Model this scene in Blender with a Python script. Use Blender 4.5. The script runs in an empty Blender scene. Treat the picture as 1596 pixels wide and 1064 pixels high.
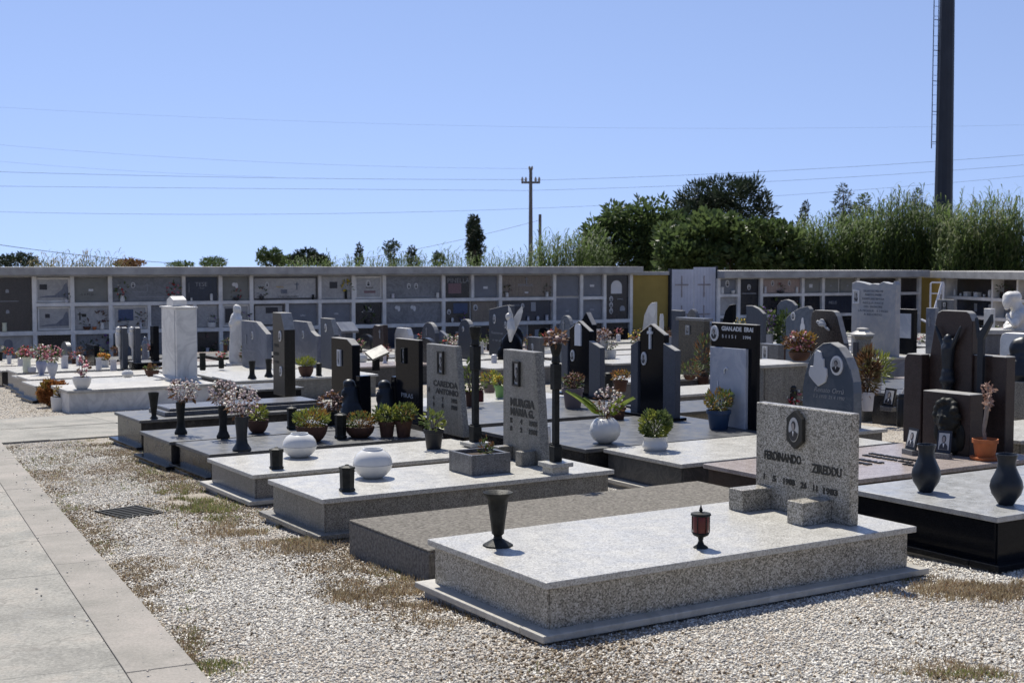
import bpy, bmesh, math, random
import numpy as np
from mathutils import Vector, Matrix, noise
R = math.radians
SC = bpy.context.scene
COL = SC.collection
# ---------------------------------------------------------------- camera
F = 2062.0; H = 1.53; TH = math.atan(120 / F)
cam = bpy.data.cameras.new("camera"); co = bpy.data.objects.new("camera", cam); COL.objects.link(co)
co.location = (0, 0, H); co.rotation_euler = (math.pi/2 - TH, 0, 0)
cam.sensor_width = 36; cam.lens = F/1596*36; cam.clip_end = 3000; cam.clip_start = .05
cam.dof.use_dof = True; cam.dof.focus_distance = 8.5; cam.dof.aperture_fstop = 7.0
SC.camera = co
# ---------------------------------------------------------------- sky and sun
SUN_EL = 57; SUN_AZ = -19.3          # azimuth from +Y, towards -X
w = bpy.data.worlds.new("World"); SC.world = w; w.use_nodes = True
nt = w.node_tree; bg = nt.nodes['Background']
sky = nt.nodes.new('ShaderNodeTexSky'); sky.sky_type = 'NISHITA'; sky.sun_disc = False
sky.sun_elevation = R(SUN_EL); sky.sun_rotation = R(SUN_AZ); sky.altitude = 0
sky.air_density = 1.0; sky.dust_density = 0.0; sky.ozone_density = 8.0
tcw = nt.nodes.new('ShaderNodeTexCoord'); mpw = nt.nodes.new('ShaderNodeMapping'); mpw.inputs[1].default_value = (0, 0, .22)
nt.links.new(tcw.outputs['Generated'], mpw.inputs[0]); nt.links.new(mpw.outputs[0], sky.inputs[0])
tnt = nt.nodes.new('ShaderNodeMix'); tnt.data_type = 'RGBA'; tnt.blend_type = 'MULTIPLY'; tnt.inputs[0].default_value = 1.0
tnt.inputs[7].default_value = (1.55, 1.12, .965, 1)
nt.links.new(sky.outputs[0], tnt.inputs[6]); nt.links.new(tnt.outputs[2], bg.inputs[0]); bg.inputs[1].default_value = 0.115
sl = bpy.data.lights.new("sun", 'SUN'); so = bpy.data.objects.new("sun", sl); COL.objects.link(so)
sl.energy = 4.8; sl.angle = R(.55); sl.color = (1, .95, .86)
sd = Vector((math.sin(R(SUN_AZ))*math.cos(R(SUN_EL)), math.cos(R(SUN_AZ))*math.cos(R(SUN_EL)), math.sin(R(SUN_EL))))
so.rotation_euler = sd.to_track_quat('Z', 'Y').to_euler(); so.location = (0, 0, 30)
SC.view_settings.view_transform = 'Standard'; SC.view_settings.look = 'None'
SC.view_settings.exposure = 0.45; SC.view_settings.gamma = 1
SC.cycles.max_bounces = 6; SC.cycles.transparent_max_bounces = 8
# ---------------------------------------------------------------- geometry of the place
c_, s_ = math.cos(TH), math.sin(TH)
A = Vector((.848, .530, 0)).normalized(); B = Vector((-.530, .848, 0)).normalized()
AZ = math.atan2(A.y, A.x)
def g(x, y):
    t = x*B.x + y*B.y
    return -.0313*max(0, min(t, 36) - 4)
def ray(px, py):
    v = (py-532)/F; dy = c_ - v*s_; dz = -s_ - v*c_
    return (px-798)/F/dy, dz/dy
def hit(px, py, h=0.0):
    m, k = ray(px, py); lo, hi = 1, 300
    for _ in range(50):
        Y = (lo+hi)/2
        if H + Y*k > g(Y*m, Y) + h: lo = Y
        else: hi = Y
    return Vector((Y*m, Y, g(Y*m, Y) + h))
def zat(Y, py): return H + Y*ray(798, py)[1]
def pt(px, py, Y):
    m, k = ray(px, py); return Vector((Y*m, Y, H+Y*k))
def pxof(p):
    y = p.y*c_ - (p.z-H)*s_
    return 798 + F*p.x/y
def AT(a, t): return Vector((a*A.x+t*B.x, a*A.y+t*B.y, 0))
# ---------------------------------------------------------------- materials
MATS = {}
def newmat(name):
    m = bpy.data.materials.new(name); m.use_nodes = True
    n = m.node_tree; b = n.nodes['Principled BSDF']; return m, n, b
def ramp(n, stops, interp='LINEAR'):
    r = n.nodes.new('ShaderNodeValToRGB'); cr = r.color_ramp; cr.interpolation = interp
    while len(cr.elements) < len(stops): cr.elements.new(.5)
    for e, (p, c) in zip(cr.elements, stops):
        e.position = p; e.color = (c[0], c[1], c[2], 1)
    return r
def tex(n, kind, scale, detail=3, rough=.6, dist=0, coord='Object'):
    tc = n.nodes.new('ShaderNodeTexCoord')
    t = n.nodes.new('ShaderNodeTex' + kind)
    t.inputs['Scale'].default_value = scale
    if kind == 'Noise':
        t.inputs['Detail'].default_value = detail; t.inputs['Roughness'].default_value = rough
        t.inputs['Distortion'].default_value = dist
    n.links.new(tc.outputs[coord], t.inputs['Vector']); return t
def mixc(n, fac, a, b, mode='MIX'):
    m = n.nodes.new('ShaderNodeMix'); m.data_type = 'RGBA'; m.blend_type = mode
    if isinstance(fac, float): m.inputs[0].default_value = fac
    else: n.links.new(fac, m.inputs[0])
    for i, v in ((6, a), (7, b)):
        if isinstance(v, tuple): m.inputs[i].default_value = (*v, 1)
        else: n.links.new(v, m.inputs[i])
    return m.outputs[2]
def bump(n, b, src, strength=.3, dist=.01):
    bp = n.nodes.new('ShaderNodeBump'); bp.inputs['Strength'].default_value = strength
    bp.inputs['Distance'].default_value = dist
    n.links.new(src, bp.inputs['Height']); n.links.new(bp.outputs[0], b.inputs['Normal'])
def plain(name, col, rough=.5, metal=0, var=.25, scale=6, bmp=0, spec=.35):
    if name in MATS: return MATS[name]
    m, n, b = newmat(name)
    t = tex(n, 'Noise', scale, 5, .65)
    lo = tuple(max(0, c*(1-var)) for c in col); hi = tuple(min(1, c*(1+var)) for c in col)
    r = ramp(n, [(.3, lo), (.7, hi)]); n.links.new(t.outputs[0], r.inputs[0])
    n.links.new(r.outputs[0], b.inputs['Base Color'])
    b.inputs['Roughness'].default_value = rough; b.inputs['Metallic'].default_value = metal
    b.inputs['Specular IOR Level'].default_value = spec
    if bmp:
        t2 = tex(n, 'Noise', scale*8, 4); bump(n, b, t2.outputs[0], bmp, .01)
    MATS[name] = m; return m
def granite(name, cols, scale=140, rough=.35, stain=(.8, .76, .68), dust=0.0, stainamt=.35, spec=.5):
    if name in MATS: return MATS[name]
    m, n, b = newmat(name)
    v = tex(n, 'Voronoi', scale); b.inputs['Specular IOR Level'].default_value = spec
    sp = n.nodes.new('ShaderNodeSeparateColor'); n.links.new(v.outputs['Color'], sp.inputs[0])
    k = len(cols); r = ramp(n, [(i/k, c) for i, c in enumerate(cols)], 'CONSTANT')
    n.links.new(sp.outputs[0], r.inputs[0])
    t = tex(n, 'Noise', 2.5, 6, .7); rr = ramp(n, [(.35, (0, 0, 0)), (.75, (1, 1, 1))]); n.links.new(t.outputs[0], rr.inputs[0])
    mm = n.nodes.new('ShaderNodeMath'); mm.operation = 'MULTIPLY'; mm.inputs[1].default_value = stainamt
    n.links.new(rr.outputs[0], mm.inputs[0])
    c = mixc(n, mm.outputs[0], r.outputs[0], stain, 'MULTIPLY')
    if dust:   # fine pale dust lying on the polished stone
        t3 = tex(n, 'Noise', 9, 7, .7); r3 = ramp(n, [(.35, (0, 0, 0)), (.8, (dust,)*3)]); n.links.new(t3.outputs[0], r3.inputs[0])
        c = mixc(n, r3.outputs[0], c, (.45, .43, .39))
        r4 = ramp(n, [(.3, (rough,)*3), (.8, (min(1, rough+.3),)*3)]); n.links.new(t3.outputs[0], r4.inputs[0]); n.links.new(r4.outputs[0], b.inputs['Roughness'])
    else: b.inputs['Roughness'].default_value = rough
    tcs = n.nodes.new('ShaderNodeTexCoord'); mp_ = n.nodes.new('ShaderNodeMapping'); mp_.inputs[3].default_value = (9, 9, .9); ns = n.nodes.new('ShaderNodeTexNoise'); ns.inputs['Scale'].default_value = 2.2; ns.inputs['Detail'].default_value = 6
    n.links.new(tcs.outputs['Object'], mp_.inputs[0]); n.links.new(mp_.outputs[0], ns.inputs['Vector']); rs = ramp(n, [(.38, (.70, .68, .64)), (.60, (1, 1, 1))]); n.links.new(ns.outputs[0], rs.inputs[0])
    c = mixc(n, min(1.0, stainamt*1.6), c, rs.outputs[0], 'MULTIPLY')
    n.links.new(c, b.inputs['Base Color']); MATS[name] = m; return m
def marble(name, c1, c2, scale=3, rough=.35, dist=3.0, pos=(.42, .52, .6), spot=0):
    if name in MATS: return MATS[name]
    m, n, b = newmat(name)
    t = tex(n, 'Noise', scale, 6, .6, dist)
    r = ramp(n, [(pos[0], c1), (pos[1], c2), (pos[2], c1)]); n.links.new(t.outputs[0], r.inputs[0])
    t2 = tex(n, 'Noise', scale*.6, 5, .6); r2 = ramp(n, [(.3, (.72, .72, .72)), (.7, (1, 1, 1))]); n.links.new(t2.outputs[0], r2.inputs[0])
    c = mixc(n, 1.0, r.outputs[0], r2.outputs[0], 'MULTIPLY')
    n.links.new(c, b.inputs['Base Color']); b.inputs['Roughness'].default_value = rough
    MATS[name] = m; return m
G_LIGHT = granite('light_granite', [(.10, .092, .078), (.19, .18, .15), (.27, .255, .215), (.33, .31, .265), (.40, .38, .33), (.52, .49, .44)], 170, .32)
G_LIGHT2 = granite('weathered_granite', [(.10, .095, .08), (.16, .15, .13), (.20, .19, .165), (.24, .23, .20), (.30, .285, .25)], 200, .42)
G_TOP = granite('cream_granite', [(.27, .26, .235), (.36, .35, .32), (.41, .40, .365), (.45, .44, .405), (.50, .49, .455)], 170, .25, dust=.04, stainamt=.10)
G_MID = granite('grey_granite', [(.07, .07, .072), (.11, .11, .113), (.14, .14, .143), (.19, .19, .193)], 210, .3)
G_BLACK = granite('black_granite', [(.010, .010, .012), (.016, .017, .019), (.024, .025, .028)], 260, .10, dust=.06, stainamt=.1, spec=.4)
G_BLACKP = granite('black_polished_face', [(.006, .007, .009), (.010, .011, .014)], 260, .12, dust=0.0, stainamt=.05, spec=.07)
G_NAVY = granite('blue_black_granite', [(.042, .048, .062), (.055, .063, .080), (.070, .078, .098)], 260, .3, dust=.05, stainamt=.1, spec=.35)
G_BROWN = granite('brown_granite', [(.024, .015, .012), (.034, .021, .017), (.048, .030, .025)], 230, .3, dust=.04, stainamt=.1, spec=.3)
G_DTOP = granite('grey_black_top', [(.050, .053, .057), (.060, .063, .068), (.072, .075, .080)], 260, .30, dust=.10, stainamt=.1)
G_PINK = granite('pink_granite', [(.28, .23, .205), (.36, .31, .285), (.41, .36, .335), (.45, .40, .375)], 230, .25)
M_WHITE = marble('white_marble', (.78, .755, .70), (.62, .60, .56), 1.6, .4, 2.0)
M_CREAM = marble('cream_marble', (.50, .475, .42), (.40, .38, .335), 2.0, .4)
M_GREY = marble('grey_veined_marble', (.13, .145, .185), (.19, .205, .24), 1.8, .3, 2)
M_BLUEG = marble('blue_grey_marble', (.085, .105, .135), (.12, .14, .17), 2.2, .25, 2.5)
M_DARKV = marble('dark_veined_marble', (.045, .048, .052), (.085, .085, .085), 3.2, .28, 5, (.44, .50, .56))
M_OLIVE = plain('olive_plaster_stone', (.20, .20, .18), .5, var=.12)
M_NICHEG = plain('plain_grey_slab', (.17, .18, .20), .45, var=.12)
M_FRAMEW = plain('pale_grey_plaster', (.68, .66, .62), .8, var=.22, scale=3, bmp=.2)
M_ROOFC = plain('weathered_grey_concrete', (.34, .33, .31), .85, var=.28, scale=2.5, bmp=.3)
M_CONC = plain('rough_brown_concrete', (.205, .190, .165), .95, var=.55, scale=55, bmp=.8, spec=.15)
M_YEL = plain('ochre_yellow_plaster', (.30, .215, .055), .8, var=.12, scale=2)
M_BRONZE = plain('dark_bronze', (.018, .019, .017), .55, .1, .6, 14, .2, spec=.2)
M_BRONZEB = plain('blue_black_bronze', (.018, .022, .028), .42, .2, .25, 10)
M_PLAST = plain('black_plastic', (.018, .018, .019), .45, 0, .2)
M_CERA = plain('white_ceramic', (.62, .61, .58), .22, 0, .05)
M_CERAG = plain('grey_white_marble_vase', (.50, .50, .53), .3, 0, .12)
M_CREAMV = plain('cream_green_ceramic', (.62, .63, .48), .35, 0, .08)
M_BLUEV = plain('lilac_grey_vase', (.30, .32, .42), .35, 0, .1)
M_TERRA = plain('terracotta', (.42, .13, .045), .75, 0, .18, 9)
M_TERRAD = plain('old_terracotta', (.085, .042, .028), .8, 0, .25, 9)
M_BROWNP = plain('brown_plastic_pot', (.19, .145, .135), .6, 0, .1)
M_BLUEP = plain('navy_blue_pot', (.018, .045, .10), .4, 0, .1)
M_RED = plain('red_glass', (.10, .012, .012), .3, 0, .35)
M_GOLD = plain('brass', (.45, .30, .08), .35, .8, .2)
M_BLK = plain('black_paint', (.012, .012, .013), .4, 0, .1)
M_LETW = plain('white_lettering', (.62, .62, .62), .5, 0, .05)
M_LETG = plain('grey_lettering', (.28, .29, .31), .5, 0, .05)
M_LETD = plain('dark_bronze_lettering', (.035, .034, .030), .45, .3, .2)
M_PHOTO = plain('photo_paper', (.42, .42, .41), .35, 0, .12, 40)
M_PHD = plain('photo_dark', (.035, .035, .04), .35, 0, .2)
M_PHS = plain('photo_skin', (.26, .235, .22), .35, 0, .1)
M_ENAM = plain('white_enamel', (.66, .66, .66), .3, 0, .05)
M_GREEN = plain('plastic_green', (.20, .36, .12), .5, 0, .1)
M_SOIL = plain('potting_soil', (.05, .035, .025), .95, 0, .4, 30)
M_STEEL = plain('navy_painted_steel', (.022, .028, .042), .5, .1, .2, 1)
M_POLE = plain('weathered_pole', (.12, .115, .11), .8, 0, .2)
M_GATE = plain('faded_white_metal', (.50, .51, .56), .6, 0, .12, 1.5)
M_RUST = plain('rust', (.30, .27, .27), .9, 0, .3)
M_WIRE = plain('wire', (.10, .10, .12), .6)
M_BARK = plain('bark', (.10, .075, .055), .95, 0, .3, 8, .5)
def leafmat(name, c1, c2, trans=.35, rough=.55, scale=1.5, c3=None):
    if name in MATS: return MATS[name]
    m, n, b = newmat(name)
    t = tex(n, 'Noise', scale, 4, .7); stops = [(.35, c1), (.65, c2)]
    if c3: stops = [(.3, c1), (.52, c2), (.68, c3)]
    r = ramp(n, stops); n.links.new(t.outputs[0], r.inputs[0])
    n.links.new(r.outputs[0], b.inputs['Base Color']); b.inputs['Roughness'].default_value = rough
    b.inputs['Specular IOR Level'].default_value = .3
    tr = n.nodes.new('ShaderNodeBsdfTranslucent'); mx = n.nodes.new('ShaderNodeMixShader'); mx.inputs[0].default_value = trans
    n.links.new(r.outputs[0], tr.inputs[0]); n.links.new(b.outputs[0], mx.inputs[1]); n.links.new(tr.outputs[0], mx.inputs[2])
    n.links.new(mx.outputs[0], n.nodes['Material Output'].inputs[0]); MATS[name] = m; return m
L_DARK = leafmat('dark_evergreen_leaves', (.045, .070, .026), (.085, .125, .042), .45, .45, .8)
L_PINE = leafmat('pine_needles', (.020, .034, .022), (.040, .058, .030), .25, .6, .6)
L_FIG = leafmat('broad_green_leaves', (.050, .080, .028), (.105, .145, .05), .45, .4, .9)
L_REED = leafmat('reed_leaves', (.060, .095, .026), (.110, .165, .045), .45, .6, .5, (.15, .19, .07))
L_CYP = leafmat('cypress_foliage', (.012, .022, .010), (.025, .040, .016), .12, .6, 1.2)
L_POT = leafmat('pot_plant_leaves', (.05, .08, .025), (.14, .18, .06), .3, .5, 12)
L_SUCC = leafmat('yellow_green_leaves', (.14, .17, .03), (.26, .28, .06), .35, .4, 14)
L_ORNG = leafmat('orange_leaves', (.30, .11, .03), (.22, .15, .035), .3, .5, 20, (.15, .17, .04))
L_DRY = leafmat('dry_brown_leaves', (.10, .05, .025), (.19, .105, .05), .3, .7, 14)
L_PALM = leafmat('bright_palm_leaves', (.14, .22, .02), (.34, .42, .05), .4, .4, 8)
F_PINK = leafmat('pink_petals', (.55, .14, .20), (.72, .34, .38), .3, .6, 18)
F_PALE = leafmat('faded_pink_petals', (.50, .40, .39), (.70, .60, .58), .3, .7, 22)
F_RED = leafmat('red_petals', (.45, .02, .03), (.60, .06, .07), .25, .6, 18)
F_WHITE = leafmat('white_petals', (.70, .68, .60), (.80, .78, .72), .3, .6, 18)
F_YEL = leafmat('yellow_petals', (.62, .42, .03), (.72, .58, .08), .3, .6, 18)
F_ORG = leafmat('orange_petals', (.60, .20, .03), (.70, .36, .06), .3, .6, 18)
F_PURP = leafmat('purple_petals', (.16, .07, .26), (.32, .20, .45), .3, .6, 18)
F_DUSK = leafmat('withered_pink_flowers', (.14, .08, .07), (.26, .16, .14), .3, .7, 20)
M_LITEDGE = plain('lit_top_edge', (.27, .265, .255), .8, 0, .2, 14, spec=.3)  # pale colour stands in for sky glint on upper edges
def lit_edges(o):
    """paints up-facing edges of dark polished stones pale, as if reflecting bright sky"""
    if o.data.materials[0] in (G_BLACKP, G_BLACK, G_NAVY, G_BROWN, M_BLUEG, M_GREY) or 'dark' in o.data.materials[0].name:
        o.data.materials.append(M_LITEDGE); k = len(o.data.materials)-1
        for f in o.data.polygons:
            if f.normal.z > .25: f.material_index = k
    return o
# ---------------------------------------------------------------- mesh builder
class MB:
    def __init__(s): s.v = []; s.f = []; s.mi = []; s.mats = []; s.m = 0
    def mat(s, m):
        if m not in s.mats: s.mats.append(m)
        s.m = s.mats.index(m); return s
    def add(s, vs, fs):
        o = len(s.v); s.v += [tuple(v) for v in vs]; s.f += [tuple(i+o for i in f) for f in fs]; s.mi += [s.m]*len(fs); return s
    def box(s, x0, x1, y0, y1, z0, z1, bev=0.0):
        if bev <= 0:
            vs = [(x0, y0, z0), (x1, y0, z0), (x1, y1, z0), (x0, y1, z0), (x0, y0, z1), (x1, y0, z1), (x1, y1, z1), (x0, y1, z1)]
            return s.add(vs, [(0, 3, 2, 1), (4, 5, 6, 7), (0, 1, 5, 4), (1, 2, 6, 5), (2, 3, 7, 6), (3, 0, 4, 7)])
        bm = bmesh.new(); bmesh.ops.create_cube(bm, size=1)
        for v in bm.verts: v.co = ((x0+x1)/2+v.co.x*(x1-x0), (y0+y1)/2+v.co.y*(y1-y0), (z0+z1)/2+v.co.z*(z1-z0))
        bmesh.ops.bevel(bm, geom=bm.edges[:], offset=bev, segments=2, affect='EDGES', profile=.5)
        s.bm(bm); bm.free(); return s
    def bm(s, bm, M=None):
        bm.verts.ensure_lookup_table()
        for i, v in enumerate(bm.verts): v.index = i
        s.add([(M @ v.co) if M else v.co for v in bm.verts], [[v.index for v in f.verts] for f in bm.faces]); return s
    def prism(s, pts, x0, x1, bev=0.0):
        """outline pts (y,z) counter-clockwise seen from -x, extruded x0..x1"""
        n = len(pts)
        if bev <= 0:
            s.add([(x0, p[0], p[1]) for p in pts] + [(x1, p[0], p[1]) for p in pts],
                  [tuple(range(n)), tuple(range(2*n-1, n-1, -1))] + [(i, i+n, (i+1) % n+n, (i+1) % n) for i in range(n)])
            return s
        bm = bmesh.new(); vs = [bm.verts.new((x0, p[0], p[1])) for p in pts]
        f = bm.faces.new(vs); r = bmesh.ops.extrude_face_region(bm, geom=[f])
        bmesh.ops.translate(bm, verts=[e for e in r['geom'] if isinstance(e, bmesh.types.BMVert)], vec=(x1-x0, 0, 0))
        bmesh.ops.recalc_face_normals(bm, faces=bm.faces[:])
        ed = [e for e in bm.edges if len(e.link_faces) == 2 and e.calc_face_angle(0) > .5]
        bmesh.ops.bevel(bm, geom=ed, offset=bev, segments=1, affect='EDGES')
        s.bm(bm); bm.free(); return s
    def lathe(s, prof, seg=24, c=(0, 0, 0), ax=1.0, ay=1.0, lobes=0, lamp=0.0, rot=0):
        """prof list of (r,z)"""
        vs = []; n = len(prof)
        for r, z in prof:
            for k in range(seg):
                a = 2*math.pi*k/seg + rot; q = r*(1+lamp*math.cos(lobes*a)) if lobes else r
                vs.append((c[0]+q*ax*math.cos(a), c[1]+q*ay*math.sin(a), c[2]+z))
        fs = [(i*seg+k, i*seg+(k+1) % seg, (i+1)*seg+(k+1) % seg, (i+1)*seg+k) for i in range(n-1) for k in range(seg)]
        fs.append(tuple(range(seg-1, -1, -1))); fs.append(tuple((n-1)*seg+k for k in range(seg)))
        return s.add(vs, fs)
    def tube(s, pts, rad, seg=6):
        pts = [Vector(p) for p in pts]; n = len(pts); vs = []
        if not isinstance(rad, (list, tuple)): rad = [rad]*n
        for i, p in enumerate(pts):
            d = (pts[min(i+1, n-1)]-pts[max(i-1, 0)]).normalized()
            u = d.orthogonal().normalized() if i == 0 else (u - d*u.dot(d)).normalized()
            q = d.cross(u)
            for k in range(seg):
                a = 2*math.pi*k/seg; vs.append(p+(u*math.cos(a)+q*math.sin(a))*rad[i])
        fs = [(i*seg+k, i*seg+(k+1) % seg, (i+1)*seg+(k+1) % seg, (i+1)*seg+k) for i in range(n-1) for k in range(seg)]
        fs.append(tuple(range(seg-1, -1, -1))); fs.append(tuple((n-1)*seg+k for k in range(seg)))
        return s.add(vs, fs)
    def build(s, name, mat=None, parent=None, smooth=False, loc=None, rz=0):
        me = bpy.data.meshes.new(name); me.from_pydata(s.v, [], s.f)
        ms = s.mats if s.mats else [mat]
        for m in ms: me.materials.append(m)
        if s.mats: me.polygons.foreach_set('material_index', s.mi)
        me.update()
        bm = bmesh.new(); bm.from_mesh(me); bmesh.ops.recalc_face_normals(bm, faces=bm.faces[:]); bm.to_mesh(me); bm.free()
        if smooth:
            me.polygons.foreach_set('use_smooth', [True]*len(me.polygons))
            try: me.set_sharp_from_angle(angle=R(38))
            except Exception: pass
        o = bpy.data.objects.new(name, me); COL.objects.link(o)
        if parent: o.parent = parent
        if loc is not None: o.location = loc
        o.rotation_euler.z = rz
        return o
def raw(name, vs, fs, mats, parent=None, mi=None, loc=None, smooth=False):
    me = bpy.data.meshes.new(name); vs = np.asarray(vs, dtype=np.float32).reshape(-1, 3); fs = np.asarray(fs, dtype=np.int32)
    me.vertices.add(len(vs)); me.vertices.foreach_set('co', vs.ravel()); k = fs.shape[1]
    me.loops.add(fs.size); me.loops.foreach_set('vertex_index', fs.ravel())
    me.polygons.add(len(fs)); me.polygons.foreach_set('loop_start', np.arange(0, fs.size, k, dtype=np.int32))
    me.polygons.foreach_set('loop_total', np.full(len(fs), k, dtype=np.int32))
    for m in (mats if isinstance(mats, list) else [mats]): me.materials.append(m)
    if mi is not None: me.polygons.foreach_set('material_index', np.asarray(mi, dtype=np.int32))
    me.update(calc_edges=True); me.validate()
    o = bpy.data.objects.new(name, me); COL.objects.link(o)
    if parent: o.parent = parent
    if loc is not None: o.location = loc
    return o
def tag(o, label=None, cat=None, group=None, kind=None):
    if label: o['label'] = label
    if cat: o['category'] = cat
    if group: o['group'] = group
    if kind: o['kind'] = kind
    return o
def thing(name, label, cat, loc=(0, 0, 0), rz=0.0, group=None):
    o = bpy.data.objects.new(name, None); COL.objects.link(o); o.empty_display_size = .1
    o.location = loc; o.rotation_euler.z = rz
    return tag(o, label, cat, group)
# ---------------------------------------------------------------- text
def text(parent, s, size, mat, M, depth=.003, align='CENTER', width=None, italic=0, name='lettering', weight=0.0):
    cu = bpy.data.curves.new('txt', 'FONT'); cu.body = s; cu.size = size; cu.align_x = align; cu.align_y = 'CENTER'
    cu.extrude = depth/2; cu.resolution_u = 2; cu.shear = italic; cu.offset = weight
    t = bpy.data.objects.new('txt', cu); COL.objects.link(t)
    dg = bpy.context.evaluated_depsgraph_get(); me = bpy.data.meshes.new_from_object(t.evaluated_get(dg))
    bpy.data.objects.remove(t)
    if not len(me.vertices): return None
    co_ = np.empty(len(me.vertices)*3, dtype=np.float32); me.vertices.foreach_get('co', co_); co_ = co_.reshape(-1, 3)
    if width:
        wd = co_[:, 0].max()-co_[:, 0].min(); co_[:, 0] *= width/wd
    me.vertices.foreach_set('co', co_.ravel()); me.transform(M)
    me.materials.clear(); me.materials.append(mat); me.update(); me.name = name
    o = bpy.data.objects.new(name, me); COL.objects.link(o); o.parent = parent; return o
def facemat(x, y, z):
    """text plane whose reader stands on the -x side of local space"""
    return Matrix(((0, 0, -1, x), (-1, 0, 0, y), (0, 1, 0, z), (0, 0, 0, 1)))
# ---------------------------------------------------------------- foliage helpers
RNG = np.random.default_rng(7)
def unit(n):
    v = RNG.normal(size=(n, 3)); return v/np.linalg.norm(v, axis=1, keepdims=True)
def leaves(P, size, aspect=.45, dirs=None, jitter=.4, droop=0):
    """folded diamond leaves: 4 verts, 2 triangles each"""
    n = len(P); size = size*(1+jitter*(RNG.random(n)-.5)*2)
    d = unit(n) if dirs is None else dirs+unit(n)*.35
    d[:, 2] -= droop; d /= np.linalg.norm(d, axis=1, keepdims=True)
    q = np.cross(d, unit(n)); q /= np.linalg.norm(q, axis=1, keepdims=True)+1e-9
    nn = np.cross(d, q)
    s = size[:, None]
    V = np.stack([P, P+d*s*.5+q*s*aspect*.5+nn*s*.08, P+d*s, P+d*s*.5-q*s*aspect*.5+nn*s*.08], 1).reshape(-1, 3)
    i = np.arange(n)[:, None]*4
    Fc = np.concatenate([i+np.array([0, 1, 2]), i+np.array([0, 2, 3])], 1).reshape(-1, 3)
    return V, Fc
def ell(n, r, shell=.55):
    u = unit(n); rad = (shell+(1-shell)*RNG.random(n)**.5)[:, None]
    return u*rad*np.array(r), u
def blossoms(P, size):
    """each flower a crumpled double cone of eight petals"""
    n = len(P); k = 6; V = []; Fc = []
    up = unit(n)+np.array([0, -.2, .9]); up /= np.linalg.norm(up, axis=1, keepdims=True)
    q = np.cross(up, unit(n)); q /= np.linalg.norm(q, axis=1, keepdims=True); r = np.cross(up, q)
    sz = size*(.7+.6*RNG.random(n))
    for i in range(n):
        base = len(V); V.append(P[i]-up[i]*sz[i]*.5)
        for j in range(k):
            a = 2*math.pi*j/k; rr = sz[i]*(.75+.5*RNG.random())
            V.append(P[i]+(q[i]*math.cos(a)+r[i]*math.sin(a))*rr*.6+up[i]*sz[i]*(RNG.random()*.35))
        V.append(P[i]+up[i]*sz[i]*.28)
        for j in range(k):
            Fc.append((base, base+1+(j+1) % k, base+1+j)); Fc.append((base+k+1, base+1+j, base+1+(j+1) % k))
    return np.array(V), np.array(Fc)
def bouquet(par, c, r, nf, fs, fmats, nl=60, ls=.05, lmat=None, lname='foliage', stems=0, sb=None, spread=.5):
    """c centre in the thing's space, r radii"""
    c = np.array(c, float); r = np.array(r, float)
    if nf:
        P, _ = ell(nf, r, .5); P = P+c
        V, Fc = blossoms(P, fs); mi = np.repeat(RNG.integers(0, len(fmats), nf), 12)
        raw('flowers', V, Fc, list(fmats), par, mi)
    if nl:
        P, u = ell(nl, r*.9, .2); P = P+c-np.array([0, 0, r[2]*.15])
        V, Fc = leaves(P, ls, .4, u); raw(lname, V, Fc, lmat or L_POT, par)
    if stems:
        m = MB(); b0 = np.array(sb if sb is not None else (0, 0, c[2]-r[2]*1.6)); P, _ = ell(stems, r*.8, .3)
        for p in P:
            e = p+c; mid = (b0+e)/2+np.array([p[0]*.2, p[1]*.2, 0]); m.tube([b0+p*np.array([.12, .12, 0]), mid, e], .0022+.0004*r[0], 4)
        m.build('stems', lmat or L_POT, par)
def bush(par, c, r, n, ls, mats, aspect=.45, name='foliage', shell=.25, up=.6, droop=0):
    P, u = ell(n, r, shell); lobes = np.array([noise.noise(Vector(tuple(x*14.0/max(r[0], .05)*.12+3.1))) for x in P])
    keep = lobes > -.22; P = P[keep]; u = u[keep]
    d = u+np.array([0, 0, up]); V, Fc = leaves(P+np.array(c), ls, aspect, d, droop=droop)
    mats = mats if isinstance(mats, list) else [mats]
    cl = np.array([noise.noise(Vector(tuple(x*9.0/max(r[0], .05)*.15))) for x in P]); idx = np.clip(((cl+.5)*len(mats)).astype(int), 0, len(mats)-1)
    return raw(name, V, Fc, mats, par, np.repeat(idx, 2))
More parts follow.
